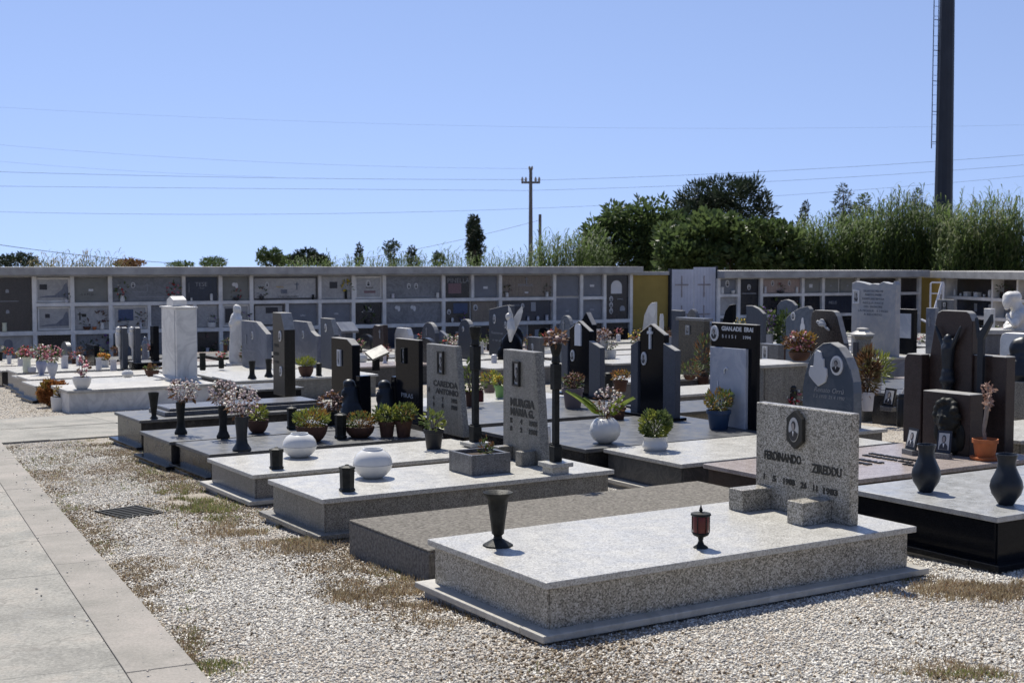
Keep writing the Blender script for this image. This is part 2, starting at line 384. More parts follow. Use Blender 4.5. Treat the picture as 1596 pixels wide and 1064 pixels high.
# ---------------------------------------------------------------- vessels (profiles r,z as fractions of half-width and height)
PROF = {
 'oval': [(.42, 0), (.50, .02), (.72, .12), (.92, .28), (1, .46), (1, .50), (.93, .70), (.76, .86), (.52, .95), (.50, 1), (.44, 1), (.42, .93), (.3, .9)],
 'round': [(.35, 0), (.42, .02), (.74, .14), (.95, .34), (1, .52), (.93, .74), (.72, .92), (.55, 1), (.48, 1), (.46, .9), (.2, .88)],
 'bulb': [(.42, 0), (.50, .03), (.62, .10), (.88, .22), (1, .36), (.93, .48), (.72, .62), (.56, .74), (.54, .86), (.66, 1), (.60, 1.0), (.46, .86), (.2, .8)],
 'urn': [(1, 0), (.98, .03), (.60, .09), (.30, .14), (.26, .19), (.40, .23), (.46, .40), (.56, .62), (.64, .78), (.66, .86), (.98, .97), (1, 1), (.90, .99), (.5, .9), (.2, .85)],
 'cone': [(.75, 0), (.75, .03), (.50, .08), (.42, .13), (.55, .3), (.78, .7), (1, 1), (.92, 1), (.6, .75), (.2, .7)],
 'flare': [(.95, 0), (1, .05), (.85, .12), (.62, .22), (.55, .38), (.60, .62), (.72, .9), (.74, 1), (.64, 1), (.5, .9), (.2, .85)],
 'amph': [(.45, 0), (.5, .03), (.38, .10), (.62, .3), (.92, .62), (1, .78), (.92, .9), (.8, 1), (.7, 1), (.6, .9), (.2, .85)],
 'tall': [(.72, 0), (.85, .05), (.92, .25), (.86, .5), (.8, .72), (.92, .95), (1, 1), (.88, 1), (.7, .85), (.2, .8)],
 'pot': [(.70, 0), (.72, .02), (.90, .80), (1, .81), (1, 1), (.92, 1), (.88, .86), (.2, .85)],
 'bowl': [(.5, 0), (.55, .03), (.72, .18), (.9, .48), (1, .85), (1, 1), (.93, 1), (.85, .8), (.2, .78)],
 'tub': [(.8, 0), (.84, .02), (.95, .3), (1, .97), (1, 1), (.92, 1), (.9, .85), (.2, .83)],
 'squat': [(.78, 0), (.82, .03), (.97, .2), (1, .38), (.92, .55), (.88, .7), (.93, .9), (1, 1), (.9, 1), (.82, .8), (.2, .78)],
 'jar': [(.9, 0), (1, .03), (1, .8), (.85, .84), (.9, .88), (.9, .93), (.6, 1), (.1, 1.0)],
 'lantern': [(.88, 0), (1, .03), (1, .09), (.86, .13), (.92, .84), (1.0, .86), (1.0, .91), (.55, .96), (.3, .97), (.22, 1), (.05, 1.02)],
}
def spot(px, yb, h):
    p = hit(px, yb, h); return p, p.y/F
def vessel(name, label, cat, px, yb, yt, wpx, h, prof, mat, seg=28, group=None, part='vase', lobes=0, lamp=0, forcething=False, ax=1.0):
    p, mpp = spot(px, yb, h)
    pr = [(a*wpx*mpp/2, b*(yb-yt)*mpp) for a, b in PROF[prof]]
    m = MB().lathe(pr, seg, lobes=lobes, lamp=lamp, ax=ax)
    if forcething:
        o = thing(name, label, cat, p, RNG.random()*1.5, group); m.build(part, mat, o, smooth=seg > 10)
        if prof in ('pot', 'bowl', 'tub', 'squat'):
            r = wpx*mpp/2*.86; z = (yb-yt)*mpp*.86
            MB().lathe([(r, z), (r*.6, z+.006), (.01, z+.008)], 16, ax=ax).build('soil', M_SOIL, o)
    else:
        o = m.build(name, mat, None, smooth=seg > 10, loc=p); tag(o, label, cat, group)
    o['_mpp'] = mpp; o['_h'] = (yb-yt)*mpp; return o
def mp(o): return o['_mpp'], o['_h']
def sphere_bm(c, r, sub=2, M=None):
    bm = bmesh.new(); bmesh.ops.create_icosphere(bm, subdivisions=sub, radius=1)
    r = (r, r, r) if isinstance(r, (int, float)) else r
    T = Matrix.Translation(c) @ (M if M else Matrix()) @ Matrix.Diagonal((*r, 1)); bm.transform(T); return bm
def sculpt(name, mat, parent, prims, voxel, smooth=3, loc=None):
    """prims: ('s',centre,radii[,euler]) ellipsoids or ('c',p0,p1,r0,r1) tapering limbs or ('p',prism pts,x0,x1); fused into one continuous skin"""
    m = MB()
    for q in prims:
        if q[0] == 's':
            Mx = None
            if len(q) > 3:
                from mathutils import Euler
                Mx = Euler(q[3]).to_matrix().to_4x4()
            bm = sphere_bm(q[1], q[2], 2, Mx); m.bm(bm); bm.free()
        elif q[0] == 'c':
            p0, p1 = Vector(q[1]), Vector(q[2]); n = 6
            m.tube([p0.lerp(p1, i/n) for i in range(n+1)], [q[3]+(q[4]-q[3])*i/n for i in range(n+1)], 10)
            for pp, rr in ((p0, q[3]), (p1, q[4])):
                bm = sphere_bm(pp, rr, 1); m.bm(bm); bm.free()
        elif q[0] == 'p': m.prism(q[1], q[2], q[3])
        elif q[0] == 'b': m.box(*q[1])
    o = m.build('tmp', mat)
    md = o.modifiers.new('r', 'REMESH'); md.mode = 'VOXEL'; md.voxel_size = voxel; md.use_smooth_shade = True
    if smooth:
        m2 = o.modifiers.new('s', 'SMOOTH'); m2.iterations = smooth; m2.factor = .5
    dg = bpy.context.evaluated_depsgraph_get(); me = bpy.data.meshes.new_from_object(o.evaluated_get(dg)); bpy.data.objects.remove(o)
    me.name = name; r = bpy.data.objects.new(name, me); COL.objects.link(r)
    if parent: r.parent = parent
    if loc is not None: r.location = loc
    me.polygons.foreach_set('use_smooth', [True]*len(me.polygons))
    return r
# ================================================================ SETTING
def strip(name, al, tl, dz, mat, kind='structure', parent=None):
    """sheet in grave-grid coordinates following the falling ground"""
    vs = []; fs = []
    for t in tl:
        for a in al:
            p = AT(a, t); vs.append((p.x, p.y, g(p.x, p.y)+dz))
    n = len(al)
    for i in range(len(tl)-1):
        for j in range(n-1): fs.append((i*n+j, i*n+j+1, (i+1)*n+j+1, (i+1)*n+j))
    m = MB(); m.add(vs, fs); o = m.build(name, mat, parent); tag(o, kind=kind); return o
m_, n_, b_ = newmat('pale_gravel_ground')
v1 = tex(n_, 'Voronoi', 55); r1 = ramp(n_, [(0, (.58, .56, .51)), (.4, (.50, .47, .42)), (.8, (.20, .17, .13))]); n_.links.new(v1.outputs['Distance'], r1.inputs[0])
v1.inputs['Scale'].default_value = 55
sp = n_.nodes.new('ShaderNodeSeparateColor'); n_.links.new(v1.outputs['Color'], sp.inputs[0])
r2 = ramp(n_, [(0, (.45, .45, .45)), (.2, (.8, .79, .77)), (.6, (1, .99, .97)), (1, (.92, .84, .76))]); n_.links.new(sp.outputs[0], r2.inputs[0])
cc = mixc(n_, 1.0, r1.outputs[0], r2.outputs[0], 'MULTIPLY')
tn = tex(n_, 'Noise', 1.1, 5, .65); r3 = ramp(n_, [(.50, (0, 0, 0)), (.66, (1, 1, 1))]); n_.links.new(tn.outputs[0], r3.inputs[0])
cc = mixc(n_, r3.outputs[0], cc, (.30, .25, .19)); n_.links.new(cc, b_.inputs['Base Color']); b_.inputs['Roughness'].default_value = .95
bump(n_, b_, v1.outputs['Distance'], .9, -.02)
M_GROUND = m_
strip('ground', [-400, -20, 0, 6, 30, 80, 500], [-400, -5, 4, 12, 20, 28, 36, 60, 600], 0, M_GROUND)
# ---- paths : mottled old concrete
m_, n_, b_ = newmat('old_path_concrete')
t1 = tex(n_, 'Noise', 1.6, 7, .7); r1 = ramp(n_, [(.32, (.18, .175, .155)), (.5, (.275, .265, .235)), (.68, (.36, .325, .28))]); n_.links.new(t1.outputs[0], r1.inputs[0])
t2 = tex(n_, 'Noise', 60, 4, .8); r2 = ramp(n_, [(.35, (.62, .62, .62)), (.65, (1.18, 1.18, 1.18))]); n_.links.new(t2.outputs[0], r2.inputs[0])
cc = mixc(n_, 1.0, r1.outputs[0], r2.outputs[0], 'MULTIPLY')
t4 = tex(n_, 'Noise', 5, 8, .75, 1.5); r4 = ramp(n_, [(.56, (0, 0, 0)), (.66, (.55, .55, .55))]); n_.links.new(t4.outputs[0], r4.inputs[0])
cc = mixc(n_, r4.outputs[0], cc, (.22, .22, .21))
vv = tex(n_, 'Voronoi', 1.1); vv.feature = 'DISTANCE_TO_EDGE'; rv = ramp(n_, [(0, (1, 1, 1)), (.002, (.7, .7, .7)), (.007, (0, 0, 0))]); n_.links.new(vv.outputs['Distance'], rv.inputs[0])
wob = tex(n_, 'Noise', 3, 5); mw = mixc(n_, .3, vv.inputs['Vector'].links[0].from_socket, wob.outputs['Color']); n_.links.new(mw, vv.inputs['Vector'])
cc = mixc(n_, rv.outputs[0], cc, (.17, .16, .14))
n_.links.new(cc, b_.inputs['Base Color']); b_.inputs['Roughness'].default_value = .9; bump(n_, b_, t2.outputs[0], .35, .006)
M_PATH = m_
m_, n_, b_ = newmat('pinkish_kerb_concrete')
t1 = tex(n_, 'Noise', 2.4, 7, .7); r1 = ramp(n_, [(.3, (.20, .19, .165)), (.55, (.28, .258, .228)), (.75, (.335, .30, .268))]); n_.links.new(t1.outputs[0], r1.inputs[0])
t2 = tex(n_, 'Noise', 80, 4, .8); r2 = ramp(n_, [(.35, (.78, .78, .78)), (.65, (1.08, 1.08, 1.08))]); n_.links.new(t2.outputs[0], r2.inputs[0])
cc = mixc(n_, 1.0, r1.outputs[0], r2.outputs[0], 'MULTIPLY'); n_.links.new(cc, b_.inputs['Base Color']); b_.inputs['Roughness'].default_value = .9; bump(n_, b_, t2.outputs[0], .3, .005)
M_KERB = m_
P0 = Vector((-1.14, 4.83, 0)); UD = (Vector((-5.29, 13.59, 0))-P0).normalized(); VD = Vector((-UD.y, UD.x, 0))
def pfr(s, l):
    p = P0+UD*s+VD*l; return Vector((p.x, p.y, g(p.x, p.y)))
def slabbox(m, s0, s1, l0, l1, z0, z1, gap=.006):
    gap *= .3; s0 += gap; s1 -= gap; l0 += gap; l1 -= gap
    q = [pfr(s0, l0), pfr(s1, l0), pfr(s1, l1), pfr(s0, l1)]
    b = .0015; qi = [pfr(s0+b, l0+b), pfr(s1-b, l0+b), pfr(s1-b, l1-b), pfr(s0+b, l1-b)]
    vs = [v+Vector((0, 0, z0)) for v in q]+[v+Vector((0, 0, z1-b)) for v in q]+[v+Vector((0, 0, z1)) for v in qi]
    m.add(vs, [(0, 3, 2, 1), (0, 1, 5, 4), (1, 2, 6, 5), (2, 3, 7, 6), (3, 0, 4, 7), (4, 5, 9, 8), (5, 6, 10, 9), (6, 7, 11, 10), (7, 4, 8, 11), (8, 9, 10, 11)])
SE = 9.75
bed = MB(); slabbox(bed, -3.2, SE-.05, .01, 6.2, -.3, .0335, .0); bd = bed.build('path_bed', plain('joint_dirt', (.20, .185, .155), .95, 0, .3, 20)); tag(bd, kind='structure')
m = MB(); s = -3.0
while s < SE-.2:
    L = 1.12+.1*math.sin(s*7); slabbox(m, s, min(s+L, SE), 0, .26, -.25, .037+.001*math.sin(s*9)); s += L
kb = m.build('kerb', M_KERB); tag(kb, kind='structure')
m = MB()
js = [-3.2, -1.1, .29, 2.22, 4.0, 5.6, 7.4, SE]
for i in range(len(js)-1):
    for j in range(4): slabbox(m, js[i], js[i+1], .26+j*1.5, .26+(j+1)*1.5, -.25, .036+.001*math.sin(i*3+j*5), .004)
pp = m.build('footpath', M_PATH); tag(pp, kind='structure')
# crossing path
m = MB(); al = [-9, -6, -3.6, -1.9, -.2, 1.45, 2.2, 3.2, 4.3, 6.5, 9, 12, 16, 20]
for i in range(len(al)-1):
    for (ta, tb) in ((14.25, 15.8), (15.8, 17.35)):
        gq = .006; q = [AT(al[i]+gq, ta+gq), AT(al[i+1]-gq, ta+gq), AT(al[i+1]-gq, tb-gq), AT(al[i]+gq, tb-gq)]
        vs = [Vector((p.x, p.y, g(p.x, p.y)-.25)) for p in q]+[Vector((p.x, p.y, g(p.x, p.y)+.02+.004*math.sin(i*4+ta))) for p in q]
        m.add(vs, [(0, 3, 2, 1), (4, 5, 6, 7), (0, 1, 5, 4), (1, 2, 6, 5), (2, 3, 7, 6), (3, 0, 4, 7)])
cp = m.build('crossing_path', M_PATH); tag(cp, kind='structure')
# ================================================================ COLUMBARIUM (wall of burial niches)
DX = Vector((.902, .432, 0)).normalized(); DN = Vector((DX.y, -DX.x, 0))     # DN points to the viewer
CP = Vector((-10.15, 30.0, 0)); CAZ = math.atan2(DX.y, DX.x)
def fu(px, off=0.0):
    m = (px-798)/F/(c_)            # close to the horizon
    o = CP+DN*off
    return (m*o.y-o.x)/(DX.x-DX.y*m)
ZR, ZF, Z1, Z2, Z3, ZB = H-.06, H-.27, H-.905, H-1.54, H-2.22, H-2.55
def crect(m, u0, u1, z0, z1, y0, y1, bev=0): m.box(u0, u1, y0, y1, z0, z1, bev)
# local frame: x along wall, -y towards the viewer
def cthing(name, label, cat, origin=CP, rz=CAZ, group=None): return thing(name, label, cat, (origin.x, origin.y, 0), rz, group)
def cface(u, z, y=-.045): return Matrix(((1, 0, 0, u), (0, 0, -1, y), (0, 1, 0, z), (0, 0, 0, 1)))
def nframe(m, uL, uR, cols, rows, top, bot, th=.07, proud=.13):
    """white shelves and uprights standing proud of the back"""
    for z in rows: m.box(uL, uR, -proud+.003, 0, z-.045, z+.045)
    for u, za, zb in cols: m.box(u-th/2, u+th/2, -proud, 0, za, zb)
def oval(m, u, z, w, h, y, n=20, th=.006):
    pts = [(u+w/2*math.cos(2*math.pi*k/n), z+h/2*math.sin(2*math.pi*k/n)) for k in range(n)]
    m.add([(p[0], y-th, p[1]) for p in pts]+[(p[0], y, p[1]) for p in pts], [tuple(range(n)), tuple(range(2*n-1, n-1, -1))]+[(i, i+n, (i+1) % n+n, (i+1) % n) for i in range(n)])
def cportrait(par, u, z, w=.09, h=.12, y=-.045, sq=False):
    m = MB(); m.mat(M_ENAM)
    if sq: m.box(u-w/2, u+w/2, y-.008, y, z-h/2, z+h/2)
    else: oval(m, u, z, w, h, y, th=.008)
    m.mat(M_PHOTO); oval(m, u, z, w*.78, h*.8, y-.008, th=.003)
    m.mat(M_PHD); oval(m, u, z-h*.20, w*.58, h*.34, y-.011, th=.002); oval(m, u, z+h*.12, w*.30, h*.28, y-.0113, th=.002)
    m.mat(M_PHS); oval(m, u, z+h*.07, w*.21, h*.22, y-.0135, th=.002)
    m.build('portrait', None, par)
def niche(par, xl, xr, z0, z1, mat, label=None, deco=(), inset=0, border=None, frame=None):
    u0, u1 = fu(xl), fu(xr); m = MB()
    if frame:
        m2 = MB(); f = .035
        for r_ in ((u0, u1, z0, z0+f), (u0, u1, z1-f, z1), (u0, u0+f, z0+f, z1-f), (u1-f, u1, z0+f, z1-f)): m2.box(r_[0], r_[1], -.062, -.003, r_[2], r_[3])
        fr = m2
    m.box(u0, u1, -.045+inset, -.002+inset*.2, z0, z1, .004); o = m.build('niche_slab', mat, par)
    if label: o['label'] = label
    if frame: fr.build('slab_frame', frame, o)
    W_, H_ = u1-u0, z1-z0
    for d in deco:
        k = d[0]; u = u0+W_*d[1]; z = z0+H_*d[2]
        if k == 'p': cportrait(o, u, z, d[3] if len(d) > 3 else .10, d[4] if len(d) > 4 else .13)
        elif k == 't': text(o, d[3], d[4], d[5], cface(u, z, -.047), .004)
        elif k == 'r': MB().box(u-d[3]/2, u+d[3]/2, -.052, -.045, z-d[4]/2, z+d[4]/2).build(d[6] if len(d) > 6 else 'name_plate', d[5], o)
        elif k == 'x':
            mm = MB(); mm.box(u-.012, u+.012, -.06, -.045, z-.11, z+.07); mm.box(u-.05, u+.05, -.06, -.045, z+.012, z+.034); mm.build('cross', d[3], o)
        elif k == 'arch':
            mm = MB(); w2, h2 = d[3]/2, d[4]; n = 10
            pts = [(-w2, 0), (w2, 0)]+[(w2*math.cos(math.pi*i/n), h2-w2+w2*math.sin(math.pi*i/n)) for i in range(n+1)]
            mm.add([(u+p[0], -.055, z+p[1]) for p in pts]+[(u+p[0], -.045, z+p[1]) for p in pts], [tuple(range(len(pts))), tuple(range(2*len(pts)-1, len(pts)-1, -1))]+[(i, i+len(pts), (i+1) % len(pts)+len(pts), (i+1) % len(pts)) for i in range(len(pts))]); mm.build('arched_plaque', d[5], o)
        elif k == 'hill':
            mm = MB(); pts = [(-.5*W_+.03, -.17), (.5*W_-.03, -.17), (.5*W_-.03, .02), (.40*W_, .16), (.34*W_, .12), (.26*W_, 0), (.18*W_, -.04), (.05*W_, -.12), (-.2*W_, -.13)]
            n = len(pts); zc = (z0+z1)/2; uc = (u0+u1)/2
            mm.add([(uc+p[0], -.052, zc+p[1]) for p in pts]+[(uc+p[0], -.045, zc+p[1]) for p in pts], [tuple(range(n)), tuple(range(2*n-1, n-1, -1))]+[(i, i+n, (i+1) % n+n, (i+1) % n) for i in range(n)])
            mm.build('carved_hill', M_GREY, o)
        elif k == 'heart':
            mm = MB(); oval(mm, u-.03, z+.03, .10, .09, -.045); oval(mm, u+.03, z, .07, .14, -.045); mm.build('relief', M_LETW, o)
    return o
colA = cthing('columbarium', 'long low white-framed wall of burial niches with grey roof, left of the yellow wall', 'burial wall')
uL, uR = fu(-170), fu(982)
MB().box(uL, uR, 0, 2.2, ZB, ZF-.004).build('wall', M_FRAMEW, colA)
m = MB(); m.box(uL-.2, fu(990), -.42, 2.5, ZF+.03, ZR, .012); m.box(uL-.2, fu(990), -.36, .1, ZF+.002, ZF+.026); m.build('roof', M_ROOFC, colA)
fz = []
for x in (-160, -90, 54, 113, 172, 281, 340, 391, 498, 549, 597, 689, 733, 777, 861, 903, 939, 981): fz.append(x)
m = MB(); rowz = [Z1, Z2, Z3]
m.box(fu(54), fu(861), -.127, 0, Z1-.04, Z1+.04); m.box(fu(903), fu(939), -.127, 0, Z1-.04, Z1+.04)
m.box(fu(-160), fu(981), -.127, 0, Z2-.045, Z2+.045); m.box(fu(-160), fu(981), -.127, 0, Z3-.045, Z3+.045)
m.box(uL, fu(982), -.14, 0, ZB, ZB+.26)
for x in (-160, -90, 54, 113, 172, 343, 391, 549, 597, 689, 777, 861, 903, 939, 980): m.box(fu(x)-.045, fu(x)+.045, -.13, 0, ZB+.264, ZF-.002)
for x in (286, 497, 734): m.box(fu(x)-.04, fu(x)+.04, -.13, 0, Z1+.043, ZF-.002)
for x in (232, 303, 446, 497): m.box(fu(x)-.04, fu(x)+.04, -.13, 0, ZB+.264, Z1-.043)
m.build('frame', M_FRAMEW, colA)
t1, b1 = ZF-.03, Z1+.055; t2_, b2 = Z1-.055, Z2+.06; t3, b3 = Z2-.06, Z3+.06
M_NLIGHT = marble('pale_niche_marble', (.46, .45, .43), (.36, .355, .35), 2.5, .4); M_NGREYB = marble('blue_grey_niche_marble', (.17, .175, .19), (.25, .26, .27), 2.2, .35, 4)
M_NNAVY = granite('navy_niche_granite', [(.016, .022, .040), (.022, .030, .052), (.030, .040, .065)], 150, .25)
M_NBROWN = granite('dark_brown_niche_granite', [(.035, .030, .028), (.055, .048, .044), (.08, .07, .065)], 140, .3)
M_NTAN = granite('tan_niche_granite', [(.15, .12, .09), (.22, .18, .14), (.27, .225, .18)], 140, .35)
M_NPINK = granite('rose_niche_granite', [(.30, .22, .19), (.38, .29, .25), (.44, .34, .30)], 140, .35)
M_NBLACK = granite('black_niche_granite', [(.010, .011, .016), (.015, .017, .024), (.022, .025, .034)], 150, .2)
M_PICB = plain('blue_print', (.06, .085, .16), .4, 0, .6, 60); M_PICM = plain('muddled_print', (.20, .12, .13), .4, 0, .7, 60)
niche(colA, -158, -94, b1, t1, M_NLIGHT, 'pale marble slab at the far left of the wall', (('p', .3, .6),))
niche(colA, -86, 50, b2, t1, M_NBROWN, 'dark brown slab two niches tall with two arches and small portraits', (('arch', .72, .72, .07, .08, M_LETG), ('arch', .72, .33, .07, .08, M_LETG), ('r', .6, .56, .9, .012, M_LETG, 'rule')))
niche(colA, 57, 110, b1, t1, M_NLIGHT, 'pale marble slab with carved hill and lantern', (('hill', .5, .5), ('r', .22, .62, .16, .12, M_PHD, 'plaque')), frame=M_FRAMEW)
niche(colA, 116, 169, b1, t1, M_OLIVE, 'plain olive grey slab with handwritten dark name', (('t', .4, .30, '- L A P I D -', .07, M_BLK), ('r', .5, .48, .10, .05, M_LETW)))
niche(colA, 175, 284, b1, t1, M_NGREYB, 'wide blue grey marble slab with two vases of red flowers', (('x', .50, .62, M_LETG), ('p', .30, .68), ('r', .40, .40, .36, .012, M_LETG, 'rule'), ('r', .62, .18, .8, .014, M_LETG, 'rule')))
niche(colA, 289, 339, b1, t1, M_NNAVY, 'navy slab with pale capital letters', (('t', .5, .68, 'TESE', .14, M_LETG), ('t', .5, .52, '1 9 8 4', .05, M_LETG), ('r', .12, .55, .012, .22, M_LETG, 'rule')))
niche(colA, 346, 388, b1, t1, M_OLIVE, 'grey slab with white carved heart and red flowers', (('heart', .5, .62),))
niche(colA, 394, 494, b1, t1, M_NLIGHT, 'wide pale framed slab with two reliefs', (('p', .22, .66, .08, .12), ('x', .68, .62, M_GREY), ('t', .42, .55, 'MARIA', .06, M_GOLD), ('t', .55, .12, 'I TUOI CARI POSERO', .055, M_LETD), ('r', .48, .35, .16, .10, M_GREY, 'plaque')), frame=M_NBROWN)
niche(colA, 500, 546, b1, t1, M_NLIGHT, 'pale slab with a yellow sunflower spray', (('r', .42, .62, .20, .16, M_PHD, 'plaque'),))
niche(colA, 553, 594, b1, t1, M_NLIGHT, 'pale slab with dark triangular portrait and rose border', (('p', .5, .68, .12, .16), ('t', .55, .48, 'ANNA', .07, M_LETD), ('r', .55, .30, .30, .06, M_PICM, 'rose')), frame=M_FRAMEW)
niche(colA, 600, 686, b1, t1, M_NGREYB, 'wide weathered blue grey slab, upper of two', (('p', .42, .55, .1, .14), ('p', .55, .55, .1, .14)))
niche(colA, 693, 730, b1, t1, M_NBLACK, 'black slab with big pale letters above a flower photo', (('t', .55, .78, 'PINELLA', .17, M_LETG), ('r', .4, .42, .36, .26, M_PICM, 'photo')))
niche(colA, 738, 773, b1, t1, M_NICHEG, 'plain grey slab with small white name plate, top row', (('r', .5, .45, .12, .06, M_LETW),))
niche(colA, 781, 857, b1, t1, M_NTAN, 'wide tan brown slab with two white vases', (('t', .48, .55, 'FAMIGLIA', .10, M_LETG), ('x', .5, .8, M_LETG), ('r', .5, .2, .1, .04, M_LETW)))
niche(colA, 865, 900, b1, t1, M_NICHEG, 'plain grey slab, upper of a stacked pair', (), inset=-.01)
niche(colA, 865, 900, b2, t2_+.05, M_NICHEG, 'plain grey slab, lower of a stacked pair', (('r', .5, .4, .10, .05, M_LETG),))
niche(colA, 906, 936, b1, t1, M_NICHEG, 'plain grey slab with white plate beside the tall black one, top row', (('r', .5, .5, .13, .06, M_LETW),))
niche(colA, 942, 977, b2, t1, M_NBLACK, 'tall black slab with white arch and three small portraits', (('arch', .48, .58, .34, .36, M_LETW), ('p', .25, .46, .11, .15), ('p', .25, .32, .11, .15), ('p', .25, .18, .11, .15), ('t', .65, .45, 'MARIO', .06, M_LETG), ('arch', .75, .18, .16, .14, M_LETG)))
# row two
for xl, xr, mt, lb, dc, fr in (
 (-158, -94, M_NLIGHT, None, (), None),
 (59, 110, M_NLIGHT, 'pale marble slab with carved hill, second row', (('hill', .5, .5), ('r', .3, .62, .10, .09, M_PHD, 'plaque')), M_FRAMEW),
 (117, 169, M_NLIGHT, 'pale slab with small dark cross and vases', (('x', .15, .62, M_LETD), ('r', .27, .62, .10, .07, M_LETD, 'plaque')), None),
 (176, 229, M_NLIGHT, 'pale slab with blue picture', (('r', .38, .60, .34, .26, M_PICB, 'picture'),), M_FRAMEW),
 (236, 300, M_NGREYB, None, (), None),
 (306, 339, M_NLIGHT, 'pale slab with a box of white flowers', (), None),
 (347, 388, M_NLIGHT, 'pale slab half hidden by a dark bouquet', (('r', .25, .5, .2, .34, M_PHD, 'picture'),), M_FRAMEW),
 (395, 442, M_NLIGHT, 'pale slab with black plaque', (('r', .6, .72, .30, .14, M_PHD, 'plaque'),), M_NBROWN),
 (450, 493, M_NICHEG, 'plain grey slab with tiny white letters, second row', (('t', .5, .45, 'SAU', .07, M_LETW),), None),
 (501, 545, M_NICHEG, 'plain grey slab with tiny white number, second row', (('t', .5, .5, '1980', .06, M_LETW),), None),
 (553, 594, M_NBLACK, 'dark slab with bushy green flowers', (('t', .5, .6, 'PUDDU', .08, M_LETG),), None),
 (600, 686, M_NGREYB, 'wide weathered blue grey slab with pale drop reliefs, lower of two', (('heart', .22, .7), ('t', .36, .82, 'SERRA', .09, M_LETG), ('heart', .5, .7)), None),
 (693, 731, M_NBROWN, 'brown slab with blue picture and mauve flowers', (('r', .62, .68, .40, .26, M_PICB, 'picture'), ('p', .15, .5)), None),
 (734, 773, M_NTAN, 'tan slab with small portrait', (('p', .15, .7, .12, .16),), None),
 (781, 857, M_NNAVY, 'wide navy slab with pale outlined frames', (('p', .42, .75), ('r', .64, .7, .14, .24, M_LETG, 'open_book'), ('t', .25, .78, 'DEIANA', .09, M_LETG)), None),
 (906, 936, M_NICHEG, 'plain grey slab, second row beside the tall black one', (('r', .5, .5, .13, .06, M_LETG),), None)):
    niche(colA, xl, xr, b2, t2_, mt, lb, dc, frame=fr)
for xl, xr, mt, dc in ((-158, -94, M_NLIGHT, ()), (-86, 50, M_NLIGHT, (('arch', .72, .35, .18, .30, M_GREY),)), (60, 110, M_NBLACK, ()), (120, 169, M_NGREYB, ()), (176, 229, M_BLUEG, ()), (236, 300, M_NGREYB, ()), (306, 339, M_NBROWN, ()), (347, 388, M_BLUEG, ()), (395, 442, M_NICHEG, ()), (450, 493, M_NICHEG, ()), (501, 545, M_NLIGHT, ()), (553, 594, M_NBLACK, ()), (600, 686, M_NNAVY, (('p', .2, .5), ('r', .5, .5, .25, .2, M_LETG))), (693, 773, M_NBROWN, (('r', .3, .5, .3, .3, M_NLIGHT, 'plaque'),)), (781, 820, M_NGREYB, ()), (823, 857, M_NBLACK, (('r', .5, .6, .3, .2, M_LETG, 'plaque'),)), (865, 900, M_NICHEG, ()), (906, 936, M_NBLACK, ()), (942, 977, M_NBLACK, ())):
    niche(colA, xl, xr, b3, t3, mt, None, dc)
# yellow wall and gate
yw = cthing('yellow_wall', 'ochre yellow plaster wall with grey coping between the burial wall and the white metal gate', 'wall')
u0, u1 = fu(985), fu(1043); MB().box(u0, u1, .05, .28, ZB, H-.30).build('wall', M_YEL, yw); MB().box(u0-.02, u1+.05, -.02, .34, H-.297, H-.20, .006).build('coping', M_ROOFC, yw)
gt = cthing('metal_gate', 'tall faded white double metal gate with rust streaks and faint crosses on each leaf', 'gate')
u0, u1 = fu(1045), fu(1113); um = (u0+u1)/2
for i, (ua, ub) in enumerate(((u0, um-.012), (um+.012, u1))):
    m = MB(); m.box(ua, ub, -.05, -.01, ZB+.03, H-.14+.06*i)
    k = 7
    for j in range(1, k): uu = ua+(ub-ua)*j/k; m.box(uu-.006, uu+.006, -.058, -.052, ZB+.05, H-.16+.06*i)
    lf = m.build('gate_leaf', M_GATE, gt)
    uc = (ua+ub)/2-.04
    for zc in (H-.62, H-1.45):
        MB().box(uc-.02, uc+.02, -.066, -.059, zc-.3, zc+.3).box(uc-.22, uc+.22, -.070, -.0665, zc+.03, zc+.07).build('rusty_cross', M_RUST, lf)
m = MB(); m.box(u0-.06, u0-.005, -.06, .05, ZB, H-.12); m.box(u1+.005, u1+.06, -.06, .05, ZB, H-.05); m.build('gate_post', M_STEEL, gt)
# second block
colB = cthing('columbarium', 'burial wall right of the white gate, with a tall black slab and wide rose slab', 'burial wall')
d = -.12; uL, uR = fu(1115), fu(1429)
MB().box(uL, uR, 0, 2.2, ZB-.1, ZF+d-.006).build('wall', M_FRAMEW, colB)
m = MB(); m.box(uL, uR+.1, -.42, 2.5, ZF+d+.0, ZR+d, .012); m.build('roof', M_ROOFC, colB)
m = MB(); ZZ = Z1+.02; ZZ2 = Z2+.05
m.box(uL, fu(1147), -.13, 0, ZZ-.04, ZZ+.04); m.box(fu(1182), uR, -.13, 0, ZZ-.04, ZZ+.04); m.box(uL, uR, -.13, 0, ZZ2-.04, ZZ2+.04); m.box(uL, uR, -.14, 0, ZB-.1, ZB+.2)
for x in (1115.8, 1147, 1182, 1246.5, 1278, 1332, 1396, 1428): m.box(fu(x)-.05, fu(x)+.05, -.133, 0, ZB+.203, ZF+d-.008)
m.build('frame', M_FRAMEW, colB)
t1, b1, t2_, b2 = ZF+d-.04, ZZ+.05, ZZ-.05, ZZ2+.05
niche(colB, 1118, 1144.5, b1, t1, M_NICHEG, 'grey slab with oval portrait and two white vases', (('p', .5, .72, .13, .2),))
niche(colB, 1149.5, 1180, b2, t1, M_NBLACK, 'tall black slab with small pale figure', (('p', .5, .78, .12, .16), ('r', .5, .6, .5, .02, M_LETG, 'rule')))
